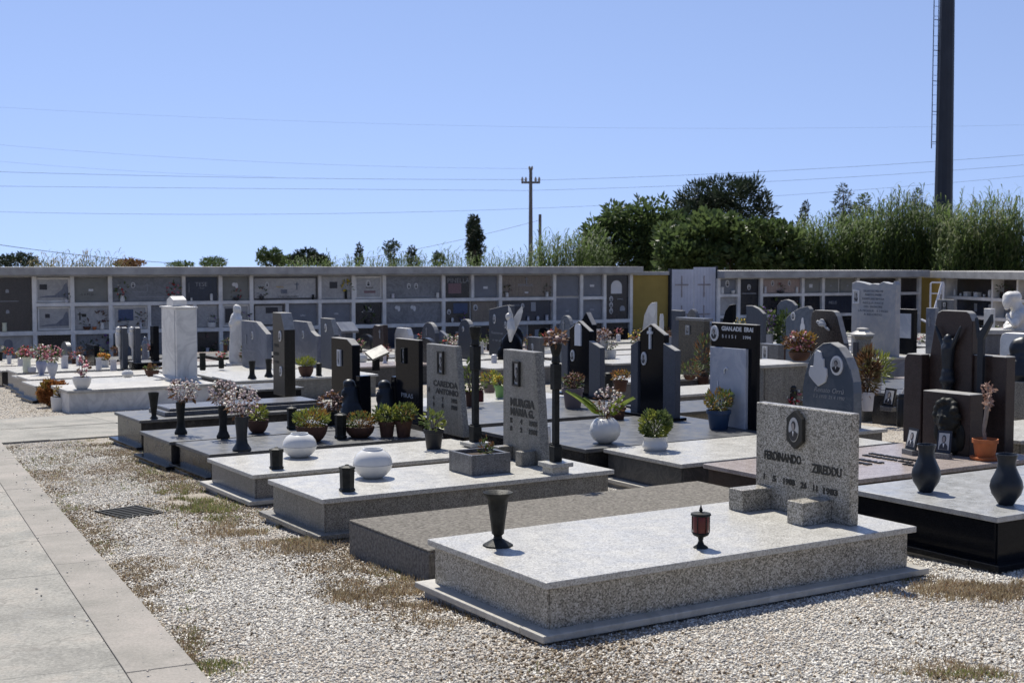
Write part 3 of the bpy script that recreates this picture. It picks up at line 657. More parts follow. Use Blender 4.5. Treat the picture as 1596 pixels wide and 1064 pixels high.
niche(colB, 1184.5, 1244, b1, t1, M_NPINK, 'wide rose slab with two vases and dark flowers', (('p', .28, .72, .1, .16), ('p', .72, .72, .1, .16)))
niche(colB, 1249, 1275.5, b1, t1, M_OLIVE, 'plain olive slab with white rose', (('r', .45, .5, .12, .10, M_LETW),))
niche(colB, 1280.5, 1304, b1, t1, M_OLIVE, 'plain olive slab without portrait', (('r', .5, .5, .06, .04, M_LETG),))
niche(colB, 1307, 1329, b1, t1, M_OLIVE, 'plain olive slab beside the tall pale gravestone', (('r', .5, .5, .06, .04, M_LETG),))
niche(colB, 1335, 1393, b1, t1, M_NBROWN); niche(colB, 1399, 1425.5, b1, t1, M_NBROWN, 'dark slab by the yellow strip of wall')
niche(colB, 1118, 1144.5, b2, t2_, M_NLIGHT); niche(colB, 1184.5, 1244, b2, t2_, M_NBLACK); niche(colB, 1249, 1275.5, b2, t2_, M_NBLACK); niche(colB, 1281, 1329, b2, t2_, M_NNAVY, 'wide navy slab with a pale name', (('t', .3, .6, 'MELIS', .12, M_LETG),)); niche(colB, 1335, 1393, b2, t2_, M_NGREYB); niche(colB, 1399, 1425.5, b2, t2_, M_NBLACK)
for xl, xr, mt in ((1118, 1144.5, M_NICHEG), (1149.5, 1180, M_NICHEG), (1184.5, 1244, M_NGREYB), (1249, 1275.5, M_NBLACK), (1281, 1329, M_NBLACK), (1335, 1393, M_NBLACK), (1399, 1425.5, M_NBLACK)): niche(colB, xl, xr, Z3+.05, ZZ2-.05, mt)
yw2 = cthing('yellow_wall', 'narrow ochre yellow wall strip between the two right-hand burial walls', 'wall')
MB().box(fu(1430), fu(1470), .05, .28, ZB-.1, ZF+d-.01).build('wall', M_YEL, yw2)
# third block, turned towards the graves
P3 = pt(1463, 421, 41.0); P3b = pt(1680, 404, 33.5); D3 = (P3b-P3); D3.z = 0; L3 = D3.length; D3.normalize(); AZ3 = math.atan2(D3.y, D3.x)
colC = thing('columbarium', 'burial wall at the right edge with deep dark shelves and small white boxes', 'burial wall', (P3.x, P3.y, 0), AZ3)
def fu3(px):
    m = (px-798)/F/c_; return (m*P3.y-P3.x)/(D3.x-D3.y*m)
zr, zf = H-.20, H-.42
MB().box(0, L3, .35, 2.2, ZB-.1, zf).build('wall', M_FRAMEW, colC)
MB().box(-.2, L3+.3, -.4, 2.5, zf+.004, zr, .012).build('roof', M_ROOFC, colC)
m = MB(); zs = [H-1.0, H-1.55, H-2.1]
for z in zs: m.box(0, L3, -.0, .35, z-.045, z+.045)
for x in (1466, 1472, 1545, 1584, 1640, 1678): m.box(fu3(x)-.05, fu3(x)+.05, -.004, .35, ZB-.1, zf)
m.build('frame', M_FRAMEW, colC)
def n3(xl, xr, z0, z1, mat, deco=()):
    o = MB().box(fu3(xl), fu3(xr), .30, .348, z0, z1).build('niche_slab', mat, colC)
    for k, x, z in deco:
        if k == 'p': cportrait(o, fu3(x), z, .13, .2, .30)
        else: MB().box(fu3(x)-.08, fu3(x)+.08, .29, .30, z-.12, z+.12).build('relief', M_LETG, o)
for (z0, z1), ms in (((H-.95, zf-.02), (M_NBROWN, M_NBROWN, M_NBROWN)), ((H-1.5, H-1.05), (M_NNAVY, M_NGREYB, M_NNAVY)), ((H-2.05, H-1.6), (M_NBLACK,)*3)):
    n3(1476, 1542, z0, z1, ms[0], (('r', 1505, (z0+z1)/2), ('r', 1527, (z0+z1)/2)) if ms[0] is M_NNAVY else ())
    n3(1548, 1581, z0, z1, ms[1]); n3(1587, 1637, z0, z1, ms[2], (('p', 1592, (z0+z1)/2+.05),))
# ---- vases, flowers and boxes standing in the niches
def nvase(px, z, h, w_, mat, label, cat='vase', prof='tall', fl=None, fn=10, fr=.12, group=None, blk='A', name='flower_vase', fz=None):
    if blk == 'C': p = P3+D3*fu3(px); nrm = Vector((D3.y, -D3.x, 0)); p = p-nrm*.12
    else: p = CP+DX*fu(px); p = p+DN*.085
    pr = [(a*w_/2*.8, b*h) for a, b in PROF[prof]]
    if fl is None:
        o = MB().lathe(pr, 12).build(name, mat, None, True, loc=(p.x, p.y, z)); tag(o, label, cat, group)
    else:
        o = thing(name, label, cat, (p.x, p.y, z), 0, group); MB().lathe(pr, 12).build('vase', mat, o, True)
        mats, lm = fl; bouquet(o, (0, 0, h+fr*.7), (fr, .07, fr), fn, fr*.28, mats, 26, fr*.5, lm)
    return o
s1, s2, s3 = Z1+.042, Z2+.048, Z3+.048
e1, e2, e3 = Z1+.046, Z2+.05, Z3+.05
WF = 'white vases and candles standing in the wall niches'
nvase(191, e1, .15, .16, M_CERA, 'white vase of red and white flowers, left end of the wide blue grey niche', fl=([F_RED, F_RED, F_WHITE], L_POT), fn=16, fr=.19)
nvase(270, e1, .15, .16, M_CERA, 'white vase of red flowers at the right end of the wide blue grey niche', fl=([F_RED, F_PINK], L_POT), fn=14, fr=.18)
nvase(329, e1, .17, .09, M_CERA, 'white candle jar in front of the navy niche in the top row', 'candle', 'jar', name='grave_candle')
nvase(298, e1, .08, .06, M_CERA, 'tiny white candle at the left corner of the navy niche', 'candle', 'jar', name='grave_candle')
nvase(368, e1, .07, .2, M_PHD, 'low dark bowl of dark red flowers under the carved heart', prof='bowl', fl=([F_RED], L_DARK), fn=9, fr=.13)
nvase(407, e1, .1, .14, M_PHD, 'dark bowl of shaggy foliage at the left of the wide framed niche', prof='bowl', fl=([F_DUSK], L_DARK), fn=4, fr=.14)
nvase(487, e1, .12, .08, M_BRONZE, 'small dark vase at the right of the wide framed niche')
nvase(538, e1+.0, .22, .08, M_BRONZE, 'slim vase holding a spray of yellow sunflowers', fl=([F_YEL], L_POT), fn=16, fr=.17)
nvase(611, e1, .13, .11, M_CERAG, 'grey white vase at the left of the upper weathered niche')
nvase(680, e1, .14, .12, M_CERA, 'white vase at the right end of the upper weathered niche')
nvase(788, e1, .13, .12, M_CERA, 'white vase with dark flowers at the left of the tan niche', fl=([F_DUSK], L_DARK), fn=5, fr=.13)
nvase(850, e1, .13, .12, M_CERA, 'white vase with dark flowers at the right of the tan niche', fl=([F_DUSK], L_DARK), fn=5, fr=.13)
nvase(-20+27, e2, .20, .14, M_CREAMV, 'cream vase standing in the tall brown niche at the left edge')
nvase(104, e1+.0, .08, .12, M_CERAG, 'small grey vase with dark sprig beside the upper carved hill', fl=([F_DUSK], L_DARK), fn=3, fr=.10)
nvase(159, e2, .17, .13, M_CERA, 'white vase of dark dry flowers right of the small dark cross', fl=([F_DUSK], L_DRY), fn=10, fr=.17)
nvase(135, e2, .08, .22, M_TERRAD, 'low brown bowl of dark plants under the small dark cross', prof='bowl', fl=([F_DUSK], L_DARK), fn=4, fr=.12)
nvase(147, e2, .07, .12, M_TERRA, 'small terracotta bowl between the brown bowl and the white vase', prof='bowl')
nvase(192, e2, .08, .2, M_TERRAD, 'brown bowl of dark plants under the blue picture', prof='bowl', fl=([F_DUSK], L_DARK), fn=4, fr=.12)
nvase(219, e2, .16, .1, M_CERAG, 'pale vase with a shaggy dark flower right of the blue picture', fl=([F_DUSK], L_DARK), fn=8, fr=.16)
nvase(329, e2, .12, .26, M_CERA, 'white box of white flowers in the second row behind the white marble pillar', prof='tub', fl=([F_WHITE, F_PURP], L_DARK), fn=14, fr=.13)
nvase(361, e2, .12, .12, M_CERA, 'white pot in the corner of the niche behind the white robed statue', prof='pot')
nvase(381, e2, .14, .1, M_PHD, 'dark vase of black and purple flowers right of the robed statue', fl=([F_DUSK, F_PURP], L_DARK), fn=8, fr=.15)
nvase(573, e2, .12, .22, M_PHD, 'dark bowl with tall bushy green plant in the second row', prof='bowl', fl=([F_WHITE], L_POT), fn=6, fr=.2)
nvase(703, e2, .12, .09, M_CERA, 'small white urn with round lid under the blue picture', 'urn', 'round')
nvase(720, e2, .08, .2, M_BLUEV, 'lilac bowl of mauve flowers in the second row', prof='bowl', fl=([F_PURP], L_POT), fn=8, fr=.12)
nvase(821, e2, .12, .09, M_CERAG, 'grey white vase, left of three on the navy niche'); nvase(836, e2, .12, .10, M_CERAG, 'grey white round vase, middle of three on the navy niche', prof='round'); nvase(850, e2, .15, .12, M_CERAG, 'grey white vase, right of three on the navy niche')
nvase(322, e3, .2, .12, M_CERAG, 'grey white vase in the dark third-row niche right of the marble pillar', fl=([F_DUSK], L_DARK), fn=5, fr=.22)
nvase(135, e3, .12, .2, M_PHD, 'dark bowl of purple black flowers in the third row, left end', prof='bowl', fl=([F_DUSK], L_DARK), fn=6, fr=.2)
nvase(160, e3, .14, .2, M_PHD, 'dark bowl of reddish black flowers in the third row', prof='bowl', fl=([F_DUSK, F_PURP], L_DARK), fn=10, fr=.26)
nvase(30, e3, .16, .14, M_CERAG, 'grey vase beside the carved arch of the lowest left niche')
zb_ = ZZ+.045
nvase(1122, zb_, .2, .16, M_CERA, 'white urn at the left of the niche beside the white gate', 'urn', 'tall', blk='A'); nvase(1139, zb_, .1, .16, M_CERA, 'low white bowl beside the white urn by the gate', 'bowl', 'bowl')
nvase(1189, zb_, .2, .12, M_CERAG, 'pale vase at the left of the rose niche'); nvase(1238, zb_, .18, .12, M_CERA, 'white vase at the right of the rose niche')
nvase(1213, zb_, .08, .3, M_PHD, 'dark bowl of dark red flowers in the middle of the rose niche', prof='bowl', fl=([F_RED, F_DUSK], L_DARK), fn=8, fr=.14)
nvase(1205, ZZ2+.045, .1, .3, M_PHD, 'dark trough of green leaves in the niche below the rose slab', prof='bowl', fl=([F_DUSK], L_POT), fn=4, fr=.26); nvase(1228, ZZ2+.045, .1, .3, M_PHD, 'dark bowl of dense green leaves below the rose slab, right of the trough', prof='bowl', fl=([F_DUSK], L_POT), fn=4, fr=.26)
z3 = H-1.0+.047
for x, hh, ww, pf, lb in ((1481, .2, .13, 'tall', 'white urn at the left end of the top shelf of the right burial wall'), (1490, .09, .1, 'tub', 'small white pot beside the left urn on the top shelf'), (1526.5, .09, .1, 'bowl', 'small white bowl right of the two white boxes on the top shelf'), (1535.5, .22, .15, 'jar', 'tall cream jar at the right end of the top shelf')):
    nvase(x, z3, hh, ww, M_CERA, lb, 'jar', pf, blk='C', name='white_jar')
for x, lb in ((1499, 'left of two white boxes on the top shelf of the right burial wall'), (1514.5, 'right of two white boxes on the top shelf of the right burial wall')):
    p = P3+D3*fu3(x)-Vector((D3.y, -D3.x, 0))*.15; m = MB(); m.box(-.11, .11, -.07, .07, 0, .12, .008); m.box(-.12, .12, -.08, .08, .122, .142, .004)
    o = m.build('flower_box', M_CERA, None, loc=(p.x, p.y, z3), rz=AZ3); tag(o, lb, 'box')
nvase(1553, z3, .16, .14, M_BRONZE, 'dark vase of grey dry flowers right of the cream jar', fl=([F_DUSK], L_DARK), fn=6, fr=.16, blk='C'); nvase(1566, z3, .14, .14, M_BRONZE, 'dark vase behind the mourning statue', fl=([F_DUSK], L_DARK), fn=6, fr=.14, blk='C')
# ================================================================ UTILITY POLES, MAST, WIRES
def vpole(px, ytop, Y, r0, r1, name, label, cat, mat):
    b = Vector(((px-798)/F*Y, Y, 0)); b.z = g(b.x, b.y); zt = pt(px, ytop, Y).z; o = thing(name, label, cat, b); h = zt-b.z
    MB().tube([(0, 0, -.5), (0, 0, h*.5), (0, 0, h)], [r0, (r0+r1)/2, r1], 12).build('pole', mat, o, True); return o, h
up, h = vpole(827, 262, 82, .16, .10, 'utility_pole', 'tall weathered utility pole with one crossarm and insulators behind the burial wall', 'utility pole', M_POLE)
MB().box(-.58, .58, -.06, .06, h-.95, h-.82).build('crossarm', M_POLE, up)
m = MB()
for x in (-.52, -.30, .30, .52): m.lathe([(.03, 0), (.09, .05), (.06, .10), (.09, .14), (.06, .19), (.03, .28)], 8, (x, 0, h-.82))
for x in (-.08, .08): m.lathe([(.03, 0), (.08, .05), (.05, .10), (.08, .14), (.03, .22)], 8, (x, 0, h-.10))
m.build('insulator', M_ROOFC, up); MB().box(-.02, .02, -.02, .02, 0, .1).box(-.12, .12, -.03, .03, h-.12, h-.08).build('bracket', M_STEEL, up)
vpole(841.5, 334, 88, .13, .10, 'utility_pole', 'short plain pole just right of the tall utility pole', 'utility pole', M_POLE)
vpole(1588, 367, 90, .09, .07, 'utility_pole', 'thin distant pole at the right edge beyond the reeds', 'utility pole', M_POLE)
# mast
Ym = 62; b = Vector(((1467.5-798)/F*Ym, Ym, 0)); b.z = g(b.x, b.y); zt = pt(1467, -240, Ym).z-b.z; zv = pt(1467, 340, Ym).z-b.z
mast = thing('mast', 'huge dark navy tapered steel mast rising out of the frame behind the reeds', 'mast', b)
r_b = 14.3*Ym/F; r_t = 11.3*Ym/F; h0 = pt(1467, 0, Ym).z-b.z
MB().lathe([(r_b*1.04, -1), (r_b, zv), (r_t, h0), (r_t*.8, zt)], 12).build('shaft', M_STEEL, mast)
xl = -(r_b+.22); zl0 = pt(1467, 232, Ym).z-b.z; zl1 = pt(1467, -40, Ym).z-b.z; m = MB()
m.tube([(xl-.02, -.2, zl0), (xl-.02, -.2, zl1)], .022, 5); m.tube([(xl+.20, -.2, zl0-.5), (xl+.20, -.2, zl1)], .022, 5); z = zl0+.2
while z < zl1: m.tube([(xl-.02, -.2, z), (xl+.20, -.2, z)], .012, 4); z += .45
z = zl0+.3
while z < zl1: m.tube([(xl+.02, -.2, z), (-r_t*.8, 0, z)], .02, 4); z += 1.4
m.build('ladder', M_STEEL, mast)
def wire(pts, Y, label, r=.010):
    P = []
    for i in range(len(pts)-1):
        (x0, y0), (x1, y1) = pts[i], pts[i+1]; sag = pts[i][2] if len(pts[i]) > 2 else 0
    xs = [p[0] for p in pts]; ys = [p[1] for p in pts]
    co_ = np.polyfit(xs, ys, min(2, len(pts)-1)); X = np.linspace(xs[0], xs[-1], 26)
    Ys = np.linspace(Y[0], Y[1], 26) if isinstance(Y, tuple) else [Y]*26
    P = [pt(x, float(np.polyval(co_, x)), yy) for x, yy in zip(X, Ys)]
    o = MB().tube([p-P[0] for p in P], r, 4).build('power_line', M_WIRE, None, loc=P[0]); tag(o, label, 'power line', 'power lines crossing the sky')
wire([(-120, 264), (400, 277), (821, 280)], (70, 82), 'thin power line running left from the utility pole crossarm, uppermost of three sharp ones')
wire([(-120, 289), (400, 294), (821, 297)], (74, 84), 'thin power line below the crossarm on the left, middle of the three sharp ones')
wire([(-120, 327), (500, 332), (827, 326), (1760, 258)], (78, 86), 'thin power line passing lowest behind the mast and the pole')
wire([(833, 281), (1200, 267), (1760, 228)], (82, 74), 'thin power line running right from the crossarm, upper of two')
wire([(821, 297), (1200, 283), (1760, 243)], (84, 76), 'thin power line running right below the crossarm, lower of two')
wire([(-120, 215), (300, 247), (827, 263)], (90, 82), 'faint uppermost power line meeting the top of the utility pole', .006)
wire([(-120, 160), (500, 190), (1000, 200), (1760, 190)], 120, 'very faint wire high in the sky', .006)
wire([(-120, 240), (230, 268), (430, 276)], (90, 96), 'faint slanting wire at the upper left', .006)
wire([(-120, 362), (120, 397), (300, 412)], (60, 72), 'dark wire sagging down behind the left burial wall', .018)
wire([(560, 404), (680, 382), (841, 343)], (75, 88), 'wire climbing to the short pole right of the utility pole', .013)
# ================================================================ TREES BEYOND THE WALL
def tree(name, label, blobs, Y, mat, n, ls, trunk=None, aspect=.45, depth=.8, group=None, mats=None, up=.2, cat='tree', base=None, shell=.35, clump=.9, name2='crown'):
    cx = sum(b[0] for b in blobs)/len(blobs); bx = (cx-798)/F*Y; o = thing(name, label, cat, (bx, Y, g(bx, Y)), 0, group); z0 = g(bx, Y)
    mats = mats or [mat]; area = sum(b[2]*b[3] for b in blobs); VV = []; FF = []; MI = []; off = 0
    sub_ = []
    for (x, y, rx, ry) in blobs:
        kk = 9 if rx*ry > 300 else (4 if rx*ry > 60 else 0)
        sub_.append((x, y, rx*(.72 if kk else 1), ry*(.72 if kk else 1)))
        for q in range(kk):
            an = RNG.uniform(0, 2*math.pi); f = RNG.uniform(.60, 1.0); sc = RNG.uniform(.20, .42); sub_.append((x+rx*f*math.cos(an), y+ry*f*math.sin(an)*.95, rx*sc, ry*sc*RNG.uniform(.8, 1.2)))
    area = sum(b[2]*b[3] for b in sub_)
    for (x, y, rx, ry) in sub_:
        if y+ry > 440: continue
        c = pt(x, y, Y+RNG.uniform(-1.2, 1.2)); rX, rZ = rx*Y/F, ry*Y/F; k = max(8, int(n*rx*ry/area))
        P, u = ell(k, (rX, rX*depth, rZ), shell)
        fr = clump/max(.3, min(rX, rZ)); nz = np.array([noise.noise(Vector((p[0]*1.9/rX+x, p[1]*1.9/rX+y, p[2]*1.9/rZ))) for p in P]); nz2 = np.array([noise.noise(Vector((p[0]*5/rX+x, p[1]*5/rX+7, p[2]*5/rZ))) for p in P])
        P = P*(1+.75*nz+.45*nz2)[:, None]; keep = (nz2+.4*nz) > -.04; P = P[keep]; u = u[keep]; mi = np.clip(((nz2[keep]+.5)*len(mats)).astype(int), 0, len(mats)-1)
        V, Fc = leaves(P+np.array([c.x-bx, c.y-Y, c.z-z0]), ls, aspect, u+np.array([0, 0, up])); VV.append(V); FF.append(Fc+off); off += len(V); MI.append(np.repeat(mi, 2))
    raw(name2, np.concatenate(VV), np.concatenate(FF), mats, o, np.concatenate(MI))
    top = max(pt(b[0], b[1], Y).z for b in blobs)-z0
    m = MB(); m.tube([(0, 0, -.2), (.05, 0, top*.45), (-.03, .05, top*.8)], [max(.06, top*.03), max(.04, top*.02), .03], 8)
    for b in blobs[:7]:
        c = pt(b[0], b[1], Y); m.tube([(0, 0, max(.3, (c.z-z0)*.45)), ((c.x-bx)*.5, .1, (c.z-z0)*.75), (c.x-bx, 0, c.z-z0)], [.05, .035, .015], 5)
    m.build('trunk', M_BARK, o); return o
def reeds(name, label, px0, px1, ytops, Y, n, mats, hlen=1.0, lean=.35, group=None, base_y=432, blade=.55, wid=.030):
    """thicket of giant cane: leaning culms each with long arching leaves"""
    x0 = (px0-798)/F*Y; x1 = (px1-798)/F*Y; cx = (x0+x1)/2; z0 = g(cx, Y); o = thing(name, label, 'reeds', (cx, Y, z0), 0, group)
    VV = []; FF = []; off = 0; MI = []; stem = MB(); xs = [q[0] for q in ytops]; ys = [q[1] for q in ytops]
    for i in range(n):
        px = RNG.uniform(px0, px1); yt = float(np.interp(px, xs, ys)); top = pt(px, yt, Y).z-z0; rq = RNG.random(); top *= (1.05 if rq > .96 else 1.0-.50*RNG.random()**1.3); top *= 1+.17*noise.noise(Vector((px*.10, Y, 0)))+.08*noise.noise(Vector((px*.4, Y, 3))); dy = RNG.uniform(-1.6, 1.6)
        bx = (px-798)/F*Y-cx; ln = lean*RNG.normal()*.5+lean*.35; tip = np.array([bx+ln*top*.25, dy, top]); b0 = np.array([bx, dy, 0.])
        if i % 3 == 0: stem.tube([b0, (b0+tip)/2+np.array([0, 0, .05]), tip], [.014, .011, .005], 3)
        k = 12
        for j in range(k):
            f = .30+.70*(j+RNG.random())/k; p = b0+(tip-b0)*f; a = RNG.uniform(0, 2*math.pi); L = blade*1.25*(.5+.7*RNG.random()); d = np.array([math.cos(a)*.8+.25, math.sin(a)*.7, .75+.5*f]); d /= np.linalg.norm(d)
            q = np.cross(d, [0, 0, 1.]); q /= np.linalg.norm(q)+1e-9; w_ = wid*.72
            m1 = p+d*L*.5; m2 = p+d*L*.85-np.array([0, 0, L*.18]); m3 = p+d*L-np.array([0, 0, L*.42])
            VV.append(np.array([p, m1+q*w_, m1-q*w_, m2+q*w_*.7, m2-q*w_*.7, m3])); FF.append(np.array([[0, 1, 2], [1, 3, 4], [1, 4, 2], [3, 5, 4]])+off); off += 6; MI += [int(RNG.integers(0, len(mats)))]*4
    raw('foliage', np.concatenate(VV), np.concatenate(FF), mats, o, MI); stem.build('stems', mats[-1], o); return o
L_REEDD = leafmat('dusky_reed_leaves', (.038, .062, .020), (.075, .115, .036), .4, .6, .5)
L_REEDG = leafmat('silver_reed_leaves', (.11, .135, .06), (.20, .22, .12), .45, .6, .5)
TG = 'trees beyond the burial wall'
tree('laurel_tree', 'large dense dark green tree behind the yellow wall, left of the tall pine', [(985, 352, 44, 34), (1010, 345, 28, 32), (950, 372, 34, 34), (932, 395, 26, 28), (1000, 385, 52, 44), (968, 410, 44, 30), (1030, 372, 24, 38), (925, 410, 22, 22), (1040, 400, 30, 36), (1034, 325, 7, 16), (1000, 322, 10, 14), (972, 335, 14, 16), (948, 348, 10, 12), (1016, 320, 8, 10), (1050, 380, 20, 40)], 64, L_DARK, 24000, .26, mats=[L_DARK, L_DARK, L_FIG], shell=.5)
tree('pine_tree', 'tall dark umbrella pine with ragged top, highest of the trees', [(1092, 305, 34, 22), (1135, 300, 36, 22), (1160, 318, 34, 26), (1080, 330, 28, 24), (1125, 335, 44, 26), (1183, 335, 20, 26), (1176, 292, 14, 12), (1070, 345, 20, 22), (1198, 350, 12, 16), (1140, 285, 10, 8), (1105, 288, 10, 7), (1088, 290, 8, 7), (1152, 287, 7, 8), (1180, 282, 5, 8), (1060, 325, 12, 10), (1190, 310, 8, 10)], 78, L_PINE, 17000, .32, mats=[L_PINE], aspect=.22, shell=.3, up=.6)
tree('fig_tree', 'broad bright green leafy tree in front of the pine, above the white gate', [(1060, 385, 34, 30), (1105, 370, 40, 32), (1150, 378, 44, 36), (1195, 382, 34, 34), (1080, 408, 50, 24), (1140, 408, 60, 26), (1200, 405, 44, 28), (1104, 345, 22, 14), (1222, 385, 26, 30), (1180, 355, 22, 12), (1085, 352, 18, 14), (1130, 352, 20, 16), (1215, 362, 16, 16), (1050, 405, 26, 24)], 56, L_FIG, 24000, .27, mats=[L_DARK, L_FIG, L_FIG], aspect=.6, shell=.5)
tree('leaning_cypress', 'thin dark leaning cypress tip between the pine and the conifers', [(1256, 322, 4, 7), (1253, 334, 5, 9), (1250, 348, 6, 10), (1248, 366, 7, 14)], 72, L_CYP, 1500, .14, mats=[L_CYP])
tree('cedar_tree', 'layered dark cedar with flat tiers left of the mast', [(1314, 293, 6, 4), (1315, 303, 12, 4), (1312, 314, 13, 4), (1318, 325, 17, 5), (1311, 337, 22, 6), (1320, 350, 26, 8)], 74, L_PINE, 3600, .18, mats=[L_PINE], aspect=.25, shell=.2)
tree('cedar_tree', 'bushy mid green conifer immediately right of the layered cedar', [(1349, 311, 9, 9), (1346, 325, 15, 9), (1350, 340, 20, 10), (1340, 356, 22, 12)], 76, L_CYP, 3200, .18, mats=[L_CYP, L_DARK], aspect=.3, shell=.2)
tree('cedar_tree', 'pointed dark conifer just left of the mast', [(1430, 304, 5, 7), (1430, 316, 11, 6), (1432, 330, 18, 7), (1436, 344, 24, 9), (1445, 330, 9, 8)], 74, L_PINE, 3200, .17, mats=[L_PINE, L_CYP], aspect=.25, shell=.2)
tree('cypress_tree', 'lone dark columnar cypress left of the utility pole', [(740, 344, 7, 9), (739, 358, 10, 14), (741, 375, 11, 16), (738, 393, 9, 16), (741, 408, 8, 10), (751, 388, 5, 5), (736, 350, 6, 10), (744, 366, 9, 12), (735, 382, 9, 12), (740, 400, 10, 12)], 70, L_CYP, 15000, .15, mats=[L_CYP], shell=.2, aspect=.3)
for lb, bl, mt, n in (
 ('small cypress spike left of the lone columnar cypress', [(560, 387, 3, 6), (560, 398, 5, 8), (560, 408, 6, 8)], L_CYP, 700),
 ('small open-branched tree with rounded tufts behind the burial wall', [(609, 381, 8, 5), (604, 388, 6, 4), (616, 384, 6, 4), (608, 395, 7, 6), (610, 408, 9, 8)], L_PINE, 900),
 ('short ragged cypress right of the open-branched tree', [(642, 390, 4, 6), (640, 400, 6, 7), (644, 410, 7, 7)], L_CYP, 700),
 ('airy light-gapped tree above the left burial wall', [(411, 398, 10, 9), (428, 397, 12, 9), (420, 408, 20, 8), (438, 406, 10, 9)], L_DARK, 3400),
 ('dense rounded dark tree right of the airy one', [(478, 397, 18, 11), (492, 404, 16, 10), (466, 405, 14, 9), (505, 410, 12, 7)], L_CYP, 5000),
 ('low dark bush between the two rounded trees', [(452, 405, 9, 8), (446, 411, 10, 6)], L_DARK, 900),
 ('small palm-like bush poking over the roof', [(331, 406, 14, 4), (322, 409, 10, 5), (341, 408, 10, 5), (331, 412, 18, 5)], L_DARK, 1200),
 ('very low bush left of the palm-like bush', [(282, 412, 16, 4), (272, 413, 10, 3)], L_DARK, 600),
 ('brownish rounded bush over the left roof', [(200, 409, 20, 6), (192, 412, 18, 5), (212, 412, 14, 5)], L_ORNG, 1300),
 ('dark clump of small pines at the far left', [(38, 402, 16, 9), (10, 405, 14, 9), (24, 409, 24, 8), (50, 409, 14, 7), (-30, 405, 26, 12)], L_PINE, 5000),
 ('little dark shrub with forked top right of the brown bush', [(590+95, 405, 8, 7), (683, 398, 5, 4)], L_PINE, 600)):
    tree('small_tree', lb, bl, 66, mt, n*2, .13, mats=([mt, L_DRY] if mt is L_ORNG else [mt]), shell=.2, aspect=.35)
m_dryh = leafmat('dry_hedge_grass', (.14, .12, .05), (.22, .18, .09), .3, .6, .8)
reeds('dry_hedge', 'strip of dry yellowish grass and brush along the left roof', 50, 178, [(50, 410), (75, 402), (110, 406), (150, 402), (178, 410)], 52, 700, [m_dryh, L_REEDD], group=None, blade=.35, wid=.02)
reeds('reed_bed', 'low fringe of green reeds peeping over the roof left of the columnar cypress', 440, 825, [(440, 412), (520, 406), (560, 404), (600, 403), (650, 400), (700, 400), (760, 403), (825, 394)], 58, 1500, [L_REED, L_REEDD], blade=.40, wid=.022)
reeds('reed_bed', 'mid-height tuft of green reeds around the foot of the utility pole', 822, 945, [(822, 396), (840, 372), (866, 366), (880, 378), (905, 366), (945, 372)], 60, 520, [L_REED, L_REED, L_REEDD])
reeds('reed_bed', 'sunlit green cane thicket left of the mast', 1215, 1345, [(1215, 372), (1245, 350), (1275, 348), (1300, 344), (1345, 332)], 57, 1200, [L_REED, L_REED, L_REEDD])
reeds('reed_bed', 'tallest dusky cane thicket in front of the cedars and the mast', 1335, 1470, [(1335, 345), (1365, 330), (1385, 302), (1410, 312), (1425, 328), (1470, 328)], 56, 1500, [L_REEDD, L_REED, L_REEDD])
reeds('reed_bed', 'pale wind-blown cane thicket at the right, leaning right of the mast', 1455, 1585, [(1455, 345), (1480, 330), (1500, 320), (1530, 330), (1550, 320), (1572, 314), (1590, 365)], 54, 1500, [L_REEDG, L_REED, L_REEDD, L_REED], lean=.75)
reeds('dry_hedge', 'low dry bushes at the far right edge beyond the canes', 1575, 1720, [(1575, 398), (1600, 390), (1650, 385), (1720, 392)], 58, 260, [m_dryh, L_REEDD], blade=.4, wid=.022)
# bare cane plumes standing above the thicket
cpx = [(1494, 328, 1503, 290), (1514, 330, 1518, 291), (1520, 335, 1537, 308), (1540, 330, 1551, 296), (1562, 330, 1570, 302), (1571, 325, 1578, 312), (1585, 332, 1596, 316), (1362, 330, 1378, 296), (1389, 310, 1389, 294), (1291, 345, 1292, 326)]
for i, (x0, y0, x1, y1) in enumerate(cpx):
    p0 = pt(x0-3, 420, 54.5); p0.z = g(p0.x, p0.y); p1 = pt(x0, y0, 54.5); p2 = pt(x1, y1, 54.5)
    m = MB(); m.tube([(0, 0, 0), p1-p0, p2-p0], [.02, .015, .006], 5); o = m.build('cane_plume', L_REEDG if i < 7 else L_REEDD, None, loc=p0)
    tag(o, 'bare cane stalk sticking up out of the thicket right of the mast' if i < 7 else 'bare cane stalk sticking up out of the dusky thicket left of the mast', 'cane stalk', 'bare cane stalks right of the mast' if i < 7 else 'bare cane stalks left of the mast')
